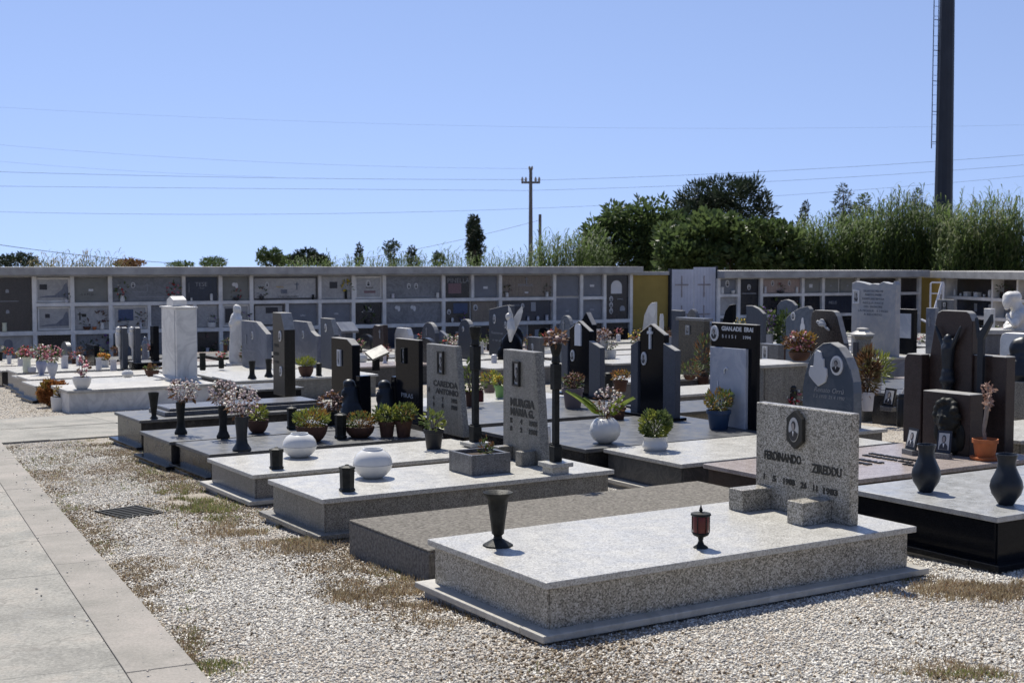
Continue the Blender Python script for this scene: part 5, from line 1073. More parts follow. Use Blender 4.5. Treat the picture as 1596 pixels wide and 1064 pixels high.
specs = [
 # label, xl,xs,yb,yt,th,outline,mat,h,deco
 ('grey marble tomb with a slanting-topped headstone beside the white robed statue', 377, 424, 577, 503, .09, [(0, 0), (1, 0), (1, .76), (.60, 1), (0, 1)], M_GREY, .3, [('p', .45, .70, .07, .14), ('t', .3, .35, 'LODDO', .05), ('x', .2, .6)]),
 ('grey marble tomb with a concave swept headstone behind the tall black one', 456, 502, 572, 503, .09, [(0, 0), (1, 0), (1, .70), (.90, .72), (.75, .80), (.66, .92), (.6, 1), (0, 1)], M_GREY, .3, [('p', .45, .70, .07, .14), ('t', .5, .25, 'FLORIS', .05)]),
 ('dark brown slant-topped headstone with oval portrait, behind the grey swept one', 500, 529, 580, 497, .08, [(0, 0), (1, 0), (1, .70), (.75, 1), (0, 1)], G_NAVY, .3, [('p', .4, .82, .07, .13)]),
 ('reddish brown headstone under the weathered wall niches', 581, 605, 566, 506, .09, [(0, 0), (1, 0), (1, 1), (.5, .96), (.2, .98), (0, .9)], G_BROWN, .3, [('x', .7, .75)]),
 ('small white marble headstone with clipped corners', 615, 645, 566, 512, .10, [(0, 0), (1, 0), (1, .8), (.85, 1), (.15, 1), (0, .8)], M_WHITE, .3, []),
 ('dark arched headstone right of the small white one', 657, 685, 561, 503, .09, ROUND, G_NAVY, .3, [('x', .4, .75)]),
 ('dark arched headstone half hidden by the torch pole', 714, 741, 560, 498, .09, ROUND, G_NAVY, .3, [('p', .4, .75, .06, .1)]),
 ('large black headstone with oval portrait behind the white angel', 762, 802, 557, 476, .05, [(0, 0), (1, 0), (1, 1), (.75, 1), (0, .90)], G_NAVY, .3, [('p', .25, .72, .09, .18), ('p', .72, .62, .07, .13), ('t', .35, .45, 'Sanna', .07), ('t', .4, .3, '1934', .05)]),
 ('small grey headstone with a carved figure above the nearest tapered headstone', 822, 849, 563, 526, .10, RECT, G_MID, .3, [('p', .40, .55, .06, .15)]),
 ('blue grey round headstone below the plain grey niches', 871, 896, 567, 492, .07, ROUND, M_BLUEG, .3, [('x', .4, .8)]),
 ('black gabled headstone behind the white-plaqued one', 904, 930, 562, 487, .10, [(0, 0), (1, 0), (1, .75), (.5, 1), (0, .78)], G_BLACKP, .3, []),
 ('white marble half-arch headstone in front of the yellow wall', 1001, 1024, 556, 471, .06, [(0, 0), (1, 0), (1, 1), (.75, .99), (.45, .92), (.15, .76), (0, .5)], M_WHITE, .3, [('p', .35, .30, .07, .14, 'r')]),
 ('dark half-arch headstone between the white gate and the tall black niche', 1122, 1147, 553, 474, .09, [(0, 0), (1, 0), (1, 1), (.72, .98), (.4, .86), (.15, .62), (0, .35)], G_BLACKP, .3, []),
 ('dark swept headstone behind the purple flowers', 1162, 1194, 562, 477, .07, [(0, 0), (1, 0), (1, .86), (.7, .95), (.35, 1), (0, 1)], G_NAVY, .3, []),
 ('blue grey shield-shaped headstone under the rose niche', 1210, 1243, 556, 467, .07, [(0, 0), (1, 0), (1, .90), (.8, .97), (.5, 1), (.2, .97), (0, .88)], M_BLUEG, .3, []),
 ('blue grey marble headstone with white flame and small portrait', 1224, 1267, 570, 477, .08, [(0, 0), (1, 0), (1, .95), (.90, 1), (.55, .96), (.25, .88), (0, .78)], M_BLUEG, .3, [('p', .32, .82, .09, .13), ('h', .72, .62)]),
 ('black framed headstone with a white panel and yellow flowers right of the pale stele', 1396, 1429, 553, 482, .09, RECT, G_BLACKP, .32, [('w', .43, .62)]),
 ('small dark stone with a portrait by the white gate', 1068, 1092, 556, 482, .08, ROUND, G_MID, .3, [('p', .35, .35, .06, .13)]),
 ('dark low headstone left of the small arched one by the gate', 1046, 1068, 560, 484, .08, RECT, G_NAVY, .3, []),
 ('grey headstone with a framed portrait by the right burial wall', 1459, 1490, 545, 467, .08, RECT, G_MID, .3, [('p', .45, .87, .11, .16, 'r')]),
 ('pale grey headstone with a faint cross by the pipe frame', 1442, 1462, 552, 480, .10, RECT, M_GREY, .3, [('x', .4, .7)]),
]
for (lb, xl, xs, yb, yt, th, ol, mt, h_, dc) in specs:
    o, s = auto(lb, xl, xs, yb, yt, th, ol, mt, h_, G_MID if mt in (M_GREY, M_BLUEG, G_MID) else mt, G_TOP, W=.8, L=1.9)
    for d in dc:
        if d[0] == 'p': fportrait(s, d[1], d[2], d[3], d[4], 'rect' if len(d) > 5 else 'oval', M_LETD if len(d) > 5 else None)
        elif d[0] == 't': ftext(s, d[1], d[2], d[3], d[4], M_LETG, s.w*.5)
        elif d[0] == 'x': fcross(s, d[1], d[2], .06, .16, M_LETG, 0, .008)
        elif d[0] == 'h': 
            m = MB(); ov2(m, s, d[1], d[2], .10, .20, 0, .01); ov2(m, s, d[1], d[2]+.12, .05, .12, 0, .012); m.build('flame_relief', M_LETW, s.ob)
        elif d[0] == 'w': MB().box(s.x-.012, s.x-.001, s.y+s.w*.14, s.y+s.w*.95, s.z+s.ht*.36, s.z+s.ht*.90).build('white_panel', M_PALEB, s.ob)
# light box tomb with mound of reddish flowers
LB = tomb('pale marble box tomb carrying the mound of reddish heather', *(lambda p: (p.dot(A)-.62, p.dot(B)))(hit(1266, 565, .75)), .62, .62, .75, G_LIGHT2, M_CREAM, None, ov=.03)
# fillers: slab tombs of the crowded rows, only where nothing stands yet
def infr(a0, a1, t0, t1):
    xs = []
    for a in (a0, a1):
        for t in (t0, t1):
            p = AT(a, t)
            if p.y < 3: return False
            xs.append(pxof(Vector((p.x, p.y, g(p.x, p.y)+.3))))
    return max(xs) > -20 and min(xs) < 1640
rr = random.Random(4); tops = [(G_TOP, 'cream'), (M_CREAM, 'ivory'), (G_DTOP, 'dark grey'), (G_PINK, 'rosy'), (G_TOP, 'cream')]; sides = [(G_MID, 'grey'), (G_LIGHT2, 'light'), (G_BLACK, 'black'), (G_BROWN, 'brown'), (M_DARKV, 'veined')]
FILL = []
def fill(a0, L, ts, lab):
    for t0 in ts:
        W = .86; tt = t0+rr.uniform(-.04, .04); aa = a0+rr.uniform(-.08, .08)
        if not infr(aa, aa+L, tt, tt+W): continue
        if any(aa+L > x0-.05 and aa < x1+.05 and tt < y1+.03 and tt+W > y0-.03 for x0, x1, y0, y1 in FOOT): continue
        (mt, tn_), (ms, sn_) = rr.choice(tops), rr.choice(sides); hh = rr.uniform(.24, .34)
        FILL.append((fo := tomb('low slab tomb, %s top, %s sides, %s' % (tn_, sn_, lab), aa, tt, L, W, hh, ms, mt, None, group='headless slab tombs, %s, %s top and %s sides' % (lab, tn_, sn_)), tn_))
        if t0 > 17 and rr.random() < .5 or (a0 > 10.5 and rr.random() < .3):
            w_ = rr.uniform(.45, .62); y_ = (W-w_)/2; h9 = rr.uniform(.26, .42); q9 = hh+.001; ol9 = rr.choice([RECT, ROUND, [(0, 0), (1, 0), (1, .7), (.5, 1), (0, .7)], [(0, 0), (1, 0), (1, .85), (.8, 1), (0, 1)]]); MB().prism([(y_+w_*(1-u), q9+h9*v) for u, v in ol9], L-.26, L-.17, .004).build('headstone', rr.choice([G_MID, G_BLACKP, M_GREY, G_BLACK, G_BROWN]), fo); fo['label'] = fo['label'].replace('low slab tomb', 'low headstoned tomb'); fo['group'] = fo['group'].replace('headless slab tombs', 'tombs with short headstones')
T1 = [4.3+.98*i for i in range(10)]; T2 = [17.7+1.02*i for i in range(11)]
for k, a0 in enumerate((8.35, 10.9, 13.45, 16.0, 18.6, 21.2, 23.8)): fill(a0, 2.0, T1, ('in the third file from the path', 'in the fourth file from the path', 'in the fifth file from the path', 'in the files far to the right', 'in the files far to the right', 'in the files far to the right', 'in the files far to the right')[k])
for k, a0 in enumerate((4.8, 6.9, 9.1, 11.5, 13.9, 16.3, 18.7, 21.1, 23.5, 25.9)): fill(a0, 1.95, T2, ('beyond the crossing path, left part', 'beyond the crossing path, left part', 'beyond the crossing path, middle part', 'beyond the crossing path, middle part', 'beyond the crossing path, middle part')[k] if k < 5 else 'beyond the crossing path, right part')
print('fillers', len(FILL))
L_DRYO = leafmat('rusty_leaves', (.22, .085, .03), (.34, .15, .05), .35, .6, 10)
# ================================================================ THINGS ON THE TOMBS
def hz(o): return None
def vput(name, label, cat, px, yb, yt, wpx, z, prof, mat, **k):
    """z = absolute height of the surface it stands on (or a tomb)"""
    zz = z['_z'] if not isinstance(z, (int, float)) else None
    P = hitz(px, yb, zz) if zz is not None else hit(px, yb, z)
    return vessel(name, label, cat, px, yb, yt, wpx, (P.z-g(P.x, P.y)), prof, mat, **k)
# nearest tomb
v = vput('bronze_urn', 'dark bronze footed urn with flared rim on the nearest cream slab', 'urn', 776, 850, 765, 47, G1, 'urn', M_BRONZE, seg=32, lobes=8, lamp=.03)
P = hitz(1092, 853, G1['_z']); mpp = P.y/F; lamp = thing('grave_lamp', 'red glass grave lamp with brass-coloured lid and pointed finial on the nearest cream slab', 'grave lamp', P)
w2 = 16*mpp; hh = 56*mpp
MB().lathe([(w2*.75, 0), (w2*.7, hh*.03), (w2*.35, hh*.10), (w2*.22, hh*.2), (w2*.30, hh*.30), (w2*.75, hh*.36), (w2*.85, hh*.42), (w2*.78, hh*.44)], 24).build('foot', M_BRONZE, lamp, True)
MB().lathe([(w2*.76, hh*.445), (w2*.84, hh*.6), (w2*.84, hh*.86), (w2*.8, hh*.9)], 24).build('glass', M_RED, lamp, True)
m = MB().lathe([(w2*.9, hh*.905), (w2*1.02, hh*.93), (w2*.95, hh*.98), (w2*.4, hh*1.0), (w2*.12, hh*1.02)], 24)
m.lathe([(w2*.12, hh*1.02), (w2*.2, hh*1.06), (w2*.1, hh*1.14), (w2*.02, hh*1.22)], 10)
for k in range(6):
    a = k*math.pi/3; m.box(w2*.86*math.cos(a)-.002, w2*.86*math.cos(a)+.002, w2*.86*math.sin(a)-.002, w2*.86*math.sin(a)+.002, hh*.43, hh*.91)
m.build('lid', M_BRONZE, lamp, True)
# tomb with tapered headstone
def lantern(label, px, yb, yt, w_, z): return vput('grave_lantern', label, 'grave lantern', px, yb, yt, w_, z, 'lantern', M_BRONZE, seg=6)
lantern('dark hexagonal grave lantern on the light granite tomb, nearest of the lanterns', 541, 765, 723, 26, G3)
def ovalpot(label, px, yb, yt, w_, z):
    v = vput('oval_pot', label, 'pot', px, yb, yt, w_, z, 'oval', M_CERA, seg=40, forcething=True, part='bowl'); _, h_ = mp(v); r = w_*v['_mpp']/2
    MB().lathe([(r*1.004, h_*.468), (r*1.010, h_*.478), (r*1.004, h_*.488)], 40).build('seam_band', M_LETG, v); return v
ovalpot('larger white oval ceramic pot on the light granite tomb with the planter', 581, 744, 698, 62, G3)
ovalpot('smaller white oval ceramic pot on the second light tomb', 467, 712, 674, 54, G4)
lantern('dark hexagonal grave lantern beside the smaller white oval pot', 431, 730, 696, 23, G4)
# stone planter
pn = hitz(735, 742, G3['_z']); pl = thing('stone_planter', 'square grey marble planter box with a little reddish cactus on the light granite tomb', 'planter', pn, AZ); m = MB(); k = .30; tk = .025; hh = .135
m.box(0, k, 0, tk, 0, hh, .002).box(0, k, k-tk, k, 0, hh, .002).box(0, tk, tk+.001, k-tk-.001, 0, hh-.001, .002).box(k-tk, k, tk+.001, k-tk-.001, 0, hh-.001, .002); m.build('box', G_MID, pl)
MB().box(tk+.001, k-tk-.001, tk+.001, k-tk-.001, .01, hh-.025).build('soil', M_SOIL, pl); bush(pl, (k*.55, k*.3, hh+.03), (.045, .045, .07), 160, .03, [L_DRY, L_POT], .4, up=.9)
def torch(label, px, ybase, ypost, ytop, z, padw, yp0, yp1, fl):
    """flower torch: square bronze pole on a stone pad, cup with dry flowers on top"""
    P = hitz(px, yp1, z['_z']); mpp = P.y/F; o = thing('torch_pole', label, 'flower stand', P, AZ); a = padw*mpp*.32; hp = (yp1-yp0-6)*mpp
    MB().box(-a*.75, a*.75, -a*.75, a*.75, 0, hp-.03, .003).box(-a, a, -a, a, hp-.029, hp, .003).build('stone_pad', G_TOP, o)
    H1 = hp+(yp0-ybase)*mpp*0+(yp0-ypost)*mpp; H2 = hp+(yp0-ytop)*mpp; b = 12*mpp; c = 4.5*mpp
    MB().box(-b*.62, b*.62, -b*.62, b*.62, hp+.001, hp+25*mpp, .004).box(-b*.5, b*.5, -b*.5, b*.5, hp+25*mpp, hp+28*mpp, .002).build('pole_foot', M_BRONZE, o)
    m = MB(); m.box(-c, c, -c, c, hp+28*mpp, H1, .003); m.box(-c*1.5, c*1.5, -c*1.5, c*1.5, H1+.001, H1+(H2-H1)*.55, .006); m.build('pole', M_BRONZE, o)
    MB().lathe([(c*1.2, 0), (c*1.6, .01), (c*1.3, .05), (c*2.0, .10), (c*2.2, (H2-H1)*.45-.01), (c*1.9, (H2-H1)*.45-.01), (c*.5, (H2-H1)*.3)], 10, (0, 0, H1+(H2-H1)*.551)).build('cup', M_BRONZE, o)
    if fl: bouquet(o, (0, 0, H2+.03), (.075, .075, .05), 26, .028, fl, 30, .05, L_DRY)
    return o
torch('dark bronze torch-shaped flower pole on a granite pad right of the nearest tapered headstone', 866, 712, 600, 525, G3, 63, 713, 737, [F_DUSK, F_DUSK, F_PALE])
torch('dark bronze torch-shaped flower pole behind, right of the second tapered headstone', 741, 680, 570, 500, G4, 56, 682, 696, None)
# pots of the first column
def potplant(label, px, yb, yrim, wpx, z, mat, top, rx, prof='pot', lm=None, n=420, ls=.045, name='potted_plant', aspect=.45, fl=None, up=.6, cat='potted plant', fn=20, fs=.02, ax=1.0, dx=0, shell=.25):
    v = vput(name, label, cat, px, yb, yrim, wpx, z, prof, mat, forcething=True, part='pot', ax=1.0); mpp, h_ = mp(v); hz_ = (yrim-top)*mpp/2
    lm = lm or [L_POT]
    m = MB(); r = rx*mpp
    for k in range(7):
        a = k*.9; m.tube([(0, 0, h_*.8), (r*.25*math.cos(a), r*.25*math.sin(a), h_+hz_*.6), (r*.6*math.cos(a), r*.6*math.sin(a), h_+hz_*1.3)], .003, 4)
    m.build('stems', M_BARK, v)
    bush(v, (dx*mpp, 0, h_+hz_*.92), (r, r*.85, hz_*1.05), n, ls, lm, aspect, up=up, shell=shell)
    if fl:
        P_, _ = ell(fn, (r*.95, r*.8, hz_), .6); V, Fc = blossoms(P_+np.array([dx*mpp, 0, h_+hz_*1.0]), fs); raw('flowers', V, Fc, fl, v, np.repeat(RNG.integers(0, len(fl), fn), 12))
    return v
potplant('sparse leafy seedling in a black plastic pot beside the second tapered headstone', 676, 699, 668, 32, G4, M_PLAST, 637, 19, lm=[L_POT, L_SUCC], n=130, ls=.045, aspect=.55)
potplant('terracotta bowl of orange and green succulents behind the smaller white oval pot', 486, 687, 663, 50, G5, M_TERRAD, 638, 33, 'bowl', [L_ORNG, L_SUCC, L_POT], 700, .035)
potplant('low brown bowl of speckled dry succulents right of the orange ones', 561, 681, 664, 46, G5, M_TERRAD, 642, 27, 'bowl', [L_POT, L_ORNG, L_DRY], 520, .032)
potplant('left of two brown pots of bright yellow green plants by the black headstone', 603, 680, 656, 27, G5, M_TERRAD, 632, 18, 'pot', [L_SUCC, L_POT], 330, .045)
potplant('right of two brown pots of bright yellow green plants by the black headstone', 629, 680, 655, 28, G5, M_TERRAD, 630, 20, 'pot', [L_SUCC, L_POT, L_ORNG], 340, .045)
lantern('dark grave lantern between the orange succulents and the brown bowl', 531, 683, 642, 20, G5)
lantern('small dark grave lantern behind the orange succulents', 455, 668, 632, 17, G6)
def flowervase(label, px, yb, yrim, wpx, z, prof, mat, ytop, rx, mats, nf=70, fs=.022, lm=None, nl=60, ls=.05, lobes=0, lamp=0, name='flower_vase', dx=0, cat='flower vase', ybot=None, stems=14):
    v = vput(name, label, cat, px, yb, yrim, wpx, z, prof, mat, forcething=True, lobes=lobes, lamp=lamp); mpp, h_ = mp(v)
    rz_ = ((ybot or yrim)-ytop)*mpp/2; v.rotation_euler.z = 0
    bouquet(v, (dx*mpp, 0, h_+rz_+((yrim-(ybot or yrim))*mpp)), (rx*mpp, rx*mpp*.8, rz_), nf, fs, mats, nl, ls, lm or L_POT, stems=stems, sb=(0, 0, h_*.8)); return v
PP = [F_PALE, F_PALE, F_PALE, F_WHITE]
flowervase('dark ribbed bronze vase of faded pink flowers, front of three, on the third black tomb', 377, 702, 648, 30, G5, 'flare', M_BRONZEB, 597, 30, PP, 190, .020, L_DRY, 40, .05)
flowervase('dark bronze vase of faded pink flowers just left of the front one, middle black tomb', 348, 682, 632, 21, G6, 'flare', M_BRONZE, 590, 24, PP, 140, .020, L_DRY, 30, .05)
flowervase('dark bronze vase of faded flowers leftmost of the filled ones on the black tombs', 282, 676, 626, 20, G6, 'flare', M_BRONZE, 588, 27, [F_PALE, F_PALE, F_WHITE], 130, .020, L_DRY, 30, .05, dx=6)
vput('empty_vase', 'empty dark cone-shaped vase on the black tomb with the raised slab', 'vase', 240, 652, 611, 17, G7, 'cone', M_BRONZE, seg=20)
potplant('terracotta pot with yellow green plant behind the pink flowers', 402, 674, 654, 34, G6, M_TERRAD, 632, 15, 'bowl', [L_SUCC], 200, .04)
flowervase('small dark bowl of grey dry flowers at the foot of the veiled bust', 516, 662, 640, 22, G6, 'bowl', M_BRONZE, 608, 20, [F_PALE, F_DUSK], 60, .022, L_DRY, 80, .05)
# veiled busts
def veiled(label, x0, x1, yb, yt, z):
    xc = (x0+x1)/2; P = hitz(xc, yb, z['_z']); mpp = P.y/F; o = thing('veiled_bust', label, 'statue', P, AZ); h_ = (yb-yt)*mpp; w_ = (x1-x0)*mpp*.9
    MB().prism([(w_*.5, 0), (-w_*.5, 0), (-w_*.42, h_*1.0), (w_*.05, h_*1.0), (w_*.10, h_*.55), (w_*.36, h_*.3)][::-1], .04, .16, .005).build('back_slab', G_BLACKP, o)
    sculpt('figure', M_BRONZEB, o, [('s', (-.02, w_*.22, h_*.80), (.065, .06, h_*.13)), ('c', (0, w_*.16, h_*.66), (0, w_*.10, h_*.30), .075, .10), ('c', (0, w_*.1, h_*.3), (0, w_*.05, .03), .11, .13), ('s', (-.05, w_*.30, h_*.78), (.03, .02, .04)), ('c', (-.07, w_*.12, h_*.62), (-.08, w_*.2, h_*.45), .04, .03)], .012, 3); return o
veiled('dark veiled bust leaning on a black slab, right of the small dry flowers', 534, 566, 650, 585, G7)
veiled('dark veiled bust beside the black headstone with the portrait, right one of the pair', 590, 619, 655, 586, G6)
# second column
flowervase('round white vase with bright palm leaves and silvery dry flowers on the black tomb', 943, 690, 651, 49, B1, 'round', M_CERA, 597, 24, [F_PALE, F_WHITE], 80, .020, L_DRY, 60, .04, dx=4)
v = [o for o in bpy.data.objects if o.get('label', '').startswith('round white vase with bright palm')][0]; mpp, h_ = mp(v)
VV = []; FF = []; off = 0
for (ex, ez, n) in ((-58, 42, 1), (-30, 30, 1), (26, 34, 1), (42, 30, 1), (-8, 20, 1), (10, 22, 1), (-46, 36, 1)):
    tip = np.array([ex*mpp, RNG.uniform(-.05, .05), h_+ez*mpp]); b0 = np.array([0, 0, h_*.9])
    for f in np.linspace(.18, 1, 26):
        p = b0+(tip-b0)*f; p[2] += math.sin(f*math.pi)*.02
        for sgn in (-1, 1):
            d = (tip-b0)/np.linalg.norm(tip-b0); q = np.array([-d[2], sgn*.6, d[0]]); L = .075*(1-.55*f); e = p+d*L*.9+q*L*.45*sgn*.6+np.array([0, sgn*L*.4, -.008]); w_ = .006
            VV.append(np.array([p, (p+e)/2+np.array([0, w_, w_]), e, (p+e)/2-np.array([0, w_, w_])])); FF.append(np.array([[0, 1, 2], [0, 2, 3]])+off); off += 4
raw('palm_leaves', np.concatenate(VV), np.concatenate(FF), L_PALM, v)
potplant('squat white pot with a dense clipped green shrub on the cream-topped dark marble tomb', 1021, 701, 679, 41, G9, M_CERA, 637, 26, 'squat', [L_POT, L_POT, L_SUCC], 1500, .028, shell=.5, aspect=.6)
potplant('navy blue plastic pot with a dry speckled shrub before the white-panelled headstone', 1120, 668, 638, 39, B1, M_BLUEP, 605, 26, 'pot', [L_POT, L_ORNG, L_POT], 900, .028)
potplant('brown plastic pot of dusty dried flowers before the white-plaqued gabled headstone', 893, 635, 604, 34, B3, M_BROWNP, 580, 19, 'pot', [L_DRY, L_POT], 260, .035, fl=[F_DUSK, F_DUSK], fn=60, fs=.022)
potplant('old pot of rusty dried flowers left of the white-crossed headstone', 967, 610, 592, 24, .3, M_TERRAD, 576, 15, 'pot', [L_ORNG, L_DRY], 260, .035, fl=[F_DUSK, F_ORG], fn=24, fs=.022)
vput('grave_jar', 'dark lidded grave jar beside the rusty dried flowers', 'jar', 949, 603, 580, 15, .3, 'jar', M_BRONZE, seg=18)
potplant('dark pot half hidden behind the palm leaves', 963, 653, 634, 26, B2, M_TERRAD, 622, 12, 'pot', [L_DRY], 60, .03)
potplant('yellow green potted plant left of the nearest tapered headstone', 763, 612, 598, 22, .3, M_BROWNP, 577, 17, 'pot', [L_SUCC, L_ORNG], 300, .04, fl=[F_YEL], fn=14, fs=.025)
potplant('pale green pot of yellow flowers touching the nearest tapered headstone', 780, 619, 600, 20, .3, M_GREEN, 584, 12, 'pot', [L_SUCC], 120, .045, fl=[F_YEL], fn=16, fs=.028)
flowervase('red glass jar with pale flowers between the two torch poles', 747, 626, 607, 14, .3, 'jar', M_RED, 597, 9, [F_PALE], 20, .022)
potplant('leafy green plant behind the torch pole of the second tapered headstone', 732, 633, 610, 14, .3, M_TERRAD, 563, 11, 'pot', [L_SUCC, L_POT], 160, .06)
vput('white_vase', 'small white ceramic vase left of the torch pole', 'vase', 749, 552+2, 533, 11, .3, 'tall', M_CERA, seg=16)
vput('candle_cup', 'small white candle cup on the pale slab edge between the tapered headstones', 'candle', 770, 566, 552, 9, .3, 'jar', M_CERAG, seg=14)
vput('white_vase', 'plain white paper candle leaning by the nearest torch pole foot', 'candle', 855, 690, 663, 7, B1, 'jar', M_CERA, seg=14)
# right-hand tombs
BV = 'dark bronze vases'
vput('bronze_vase', 'dark blue black bulb-shaped bronze vase, left of the pair on the grey-topped tomb', 'vase', 1443, 766, 691, 45, G11, 'bulb', M_BRONZEB, seg=40, lobes=6, lamp=.02)
vput('bronze_vase', 'dark blue black bulb-shaped bronze vase at the right edge of the frame', 'vase', 1568, 786, 706, 51, G11, 'bulb', M_BRONZEB, seg=40, lobes=6, lamp=.02)
def photo(label, px, yb, yt, w_, z, rz, fm_=None):
    P = hitz(px, yb, z['_z']) if not isinstance(z, float) else hit(px, yb, z); mpp = P.y/F; o = thing('photo_frame', label, 'photo frame', P, rz); W = w_*mpp; Hh = (yb-yt)*mpp
    MB().box(-.03, .03, -W*.55, W*.55, 0, Hh*.20, .003).build('stand', G_MID, o)
    T = Matrix.Translation((0, 0, Hh*.2)) @ Matrix.Rotation(R(12), 4, 'Y')
    def add(name, mt, *b):
        q = MB(); 
        for bb in b: q.box(*bb)
        ob = q.build(name, mt, o); ob.data.transform(T); return ob
    h2 = Hh*.82; add('frame', fm_ or M_BLK, (-.006, .008, -W/2, W/2, 0, h2))
    pic = add('picture', M_PHOTO, (-.009, -.0065, -W*.38, W*.38, h2*.14, h2*.88)); q = MB()
    class S: pass
    s = S(); s.x = -.009; s.y = -W/2; s.w = W; s.z = 0; s.ht = h2
    q.mat(M_PHD); q.prism([(-W*.30, h2*.15), (W*.30, h2*.15), (W*.29, h2*.30), (W*.18, h2*.40), (W*.07, h2*.44), (-W*.07, h2*.44), (-W*.18, h2*.40), (-W*.29, h2*.30)], -.011, -.009); ov2(q, s, .5, .62, W*.30, h2*.34, 0, .0025); q.mat(M_PHS); ov2(q, s, .5, .60, W*.20, h2*.26, .0028, .002); q.mat(M_ENAM); q.prism([(-W*.06, h2*.42), (0, h2*.22), (W*.06, h2*.42)], -.013, -.0111)
    pp = q.build('portrait', None, pic); pp.data.transform(T); return o
photo('black photo frame of a dark-haired person on the rosy tomb, left of two', 1419, 708, 667, 26, G10, AZ-.25)
photo('grey photo frame with a pale face on the rosy tomb, right of two', 1470, 714, 671, 22, G10, AZ+.35, M_STEEL)
photo('ornate dark photo frame standing alone on the pale slab behind the round-topped headstone', 1384, 640, 605, 24, .3, AZ-.1)
o = potplant('orange terracotta pot and saucer with a bare grey branching succulent', 1535, 716, 683, 40, G10, M_TERRA, 668, 4, 'pot', [L_DRY], 4, .02)
mpp, h_ = mp(o); MB().lathe([(17*mpp, 0), (22*mpp, .004), (23*mpp, .022), (21.5*mpp, .022)], 28, (0, 0, -.001)).build('saucer', M_TERRA, o)
m = MB(); M_SUC = plain('grey_succulent_stem', (.20, .17, .15), .7, 0, .25, 20); P_ = []
for (x1_, y1_, x2_, y2_) in ((-8, 30, -28, 60), (-5, 34, -20, 74), (-2, 40, -8, 66), (2, 40, 2, 82), (4, 30, 8, 56)):
    m.tube([(0, 0, h_*.7), (x1_*mpp*.6, .01, h_+y1_*mpp*.5), (x1_*mpp, .0, h_+y1_*mpp), (x2_*mpp*.85, -.01, h_+y2_*mpp*.9), (x2_*mpp, -.01, h_+y2_*mpp)], [.012, .011, .010, .008, .007], 7); P_.append((x2_*mpp, -.01, h_+y2_*mpp))
m.build('branches', M_SUC, o, True); Q = np.repeat(np.array(P_), 26, 0)+RNG.normal(size=(26*len(P_), 3))*.014; V, Fc = leaves(Q, .030, .6); raw('leaf_rosettes', V, Fc, leafmat('withered_succulent', (.25, .13, .09), (.42, .30, .24), .2, .6, 20), o)
# white hexagonal block, black tube
P = hit(1428, 642, .3); mpp = P.y/F; o = MB().prism([(-.11, 0), (.11, 0), (.13, .12), (.06, .24), (-.06, .24), (-.13, .12)][::-1], -.10, .14, .006).build('marble_block', M_WHITE, None, loc=P, rz=AZ); tag(o, 'white marble hexagonal block behind the rosy tomb, left of the brown headstone', 'marble block')
vput('black_tube_vase', 'tall black cylindrical vase left of the white hexagonal block', 'vase', 1405, 665, 613, 15, .28, 'jar', M_BLK, seg=20)
# items on round-topped / behind nearest headstone
flowervase('black round-lidded jar with red and pink flowers above the nearest square headstone', 1233, 640, 600, 18, B2, 'jar', M_BLK, 606, 20, [F_RED, F_PINK, F_WHITE], 30, .028, None, 30, .05, dx=5, ybot=632)
# dried agave mound by the round-topped headstone
o = potplant('tall shaggy mound of dry brown fern in a pale planter beside the round-topped headstone', 1352, 640, 610, 22, .28, M_CERAG, 540, 15, 'pot', [L_DRY, L_DRY, m_dryh], 1300, .07, aspect=.16, fl=[F_PALE], fn=12, fs=.02)
potplant('feathery yellow green plant drooping beside the dry fern', 1368, 612, 590, 14, .35, M_CERAG, 546, 22, 'pot', [L_SUCC], 300, .08, aspect=.2)
# hex lantern pillar
P = hit(1343, 600, .3); mpp = P.y/F; o = thing('stone_lantern', 'pale stone lantern pillar with a cap before the tall pale stele', 'lantern', P, AZ); hh = 90*mpp
m = MB(); m.lathe([(.125, 0), (.125, hh*.36), (.105, hh*.37), (.105, hh*.80), (.125, hh*.82), (.135, hh*.86)], 6); m.build('body', G_LIGHT2, o)
MB().lathe([(.15, hh*.862), (.15, hh*.89), (.07, hh*.95), (.075, hh*.985), (.03, hh)], 6).build('cap', M_CREAM, o); MB().box(-.115, -.10, -.03, .04, hh*.42, hh*.75).build('opening', M_PHD, o)
flowervase('green and red flowers in a dark vase leaning on the pale stele', 1375, 550, 532, 12, .52, 'tall', M_BRONZE, 503, 12, [F_RED, F_WHITE], 20, .03, L_FIG, 110, .07)
# heather mound
o = potplant('mound of dusky red and rust heather in a dark saucer on the pale box tomb', 1246, 562, 548, 34, LB, M_TERRAD, 516, 24, 'bowl', [L_ORNG, L_DRY], 500, .045, fl=[F_DUSK, F_DUSK, F_PINK, F_PALE], fn=170, fs=.03, shell=.5)
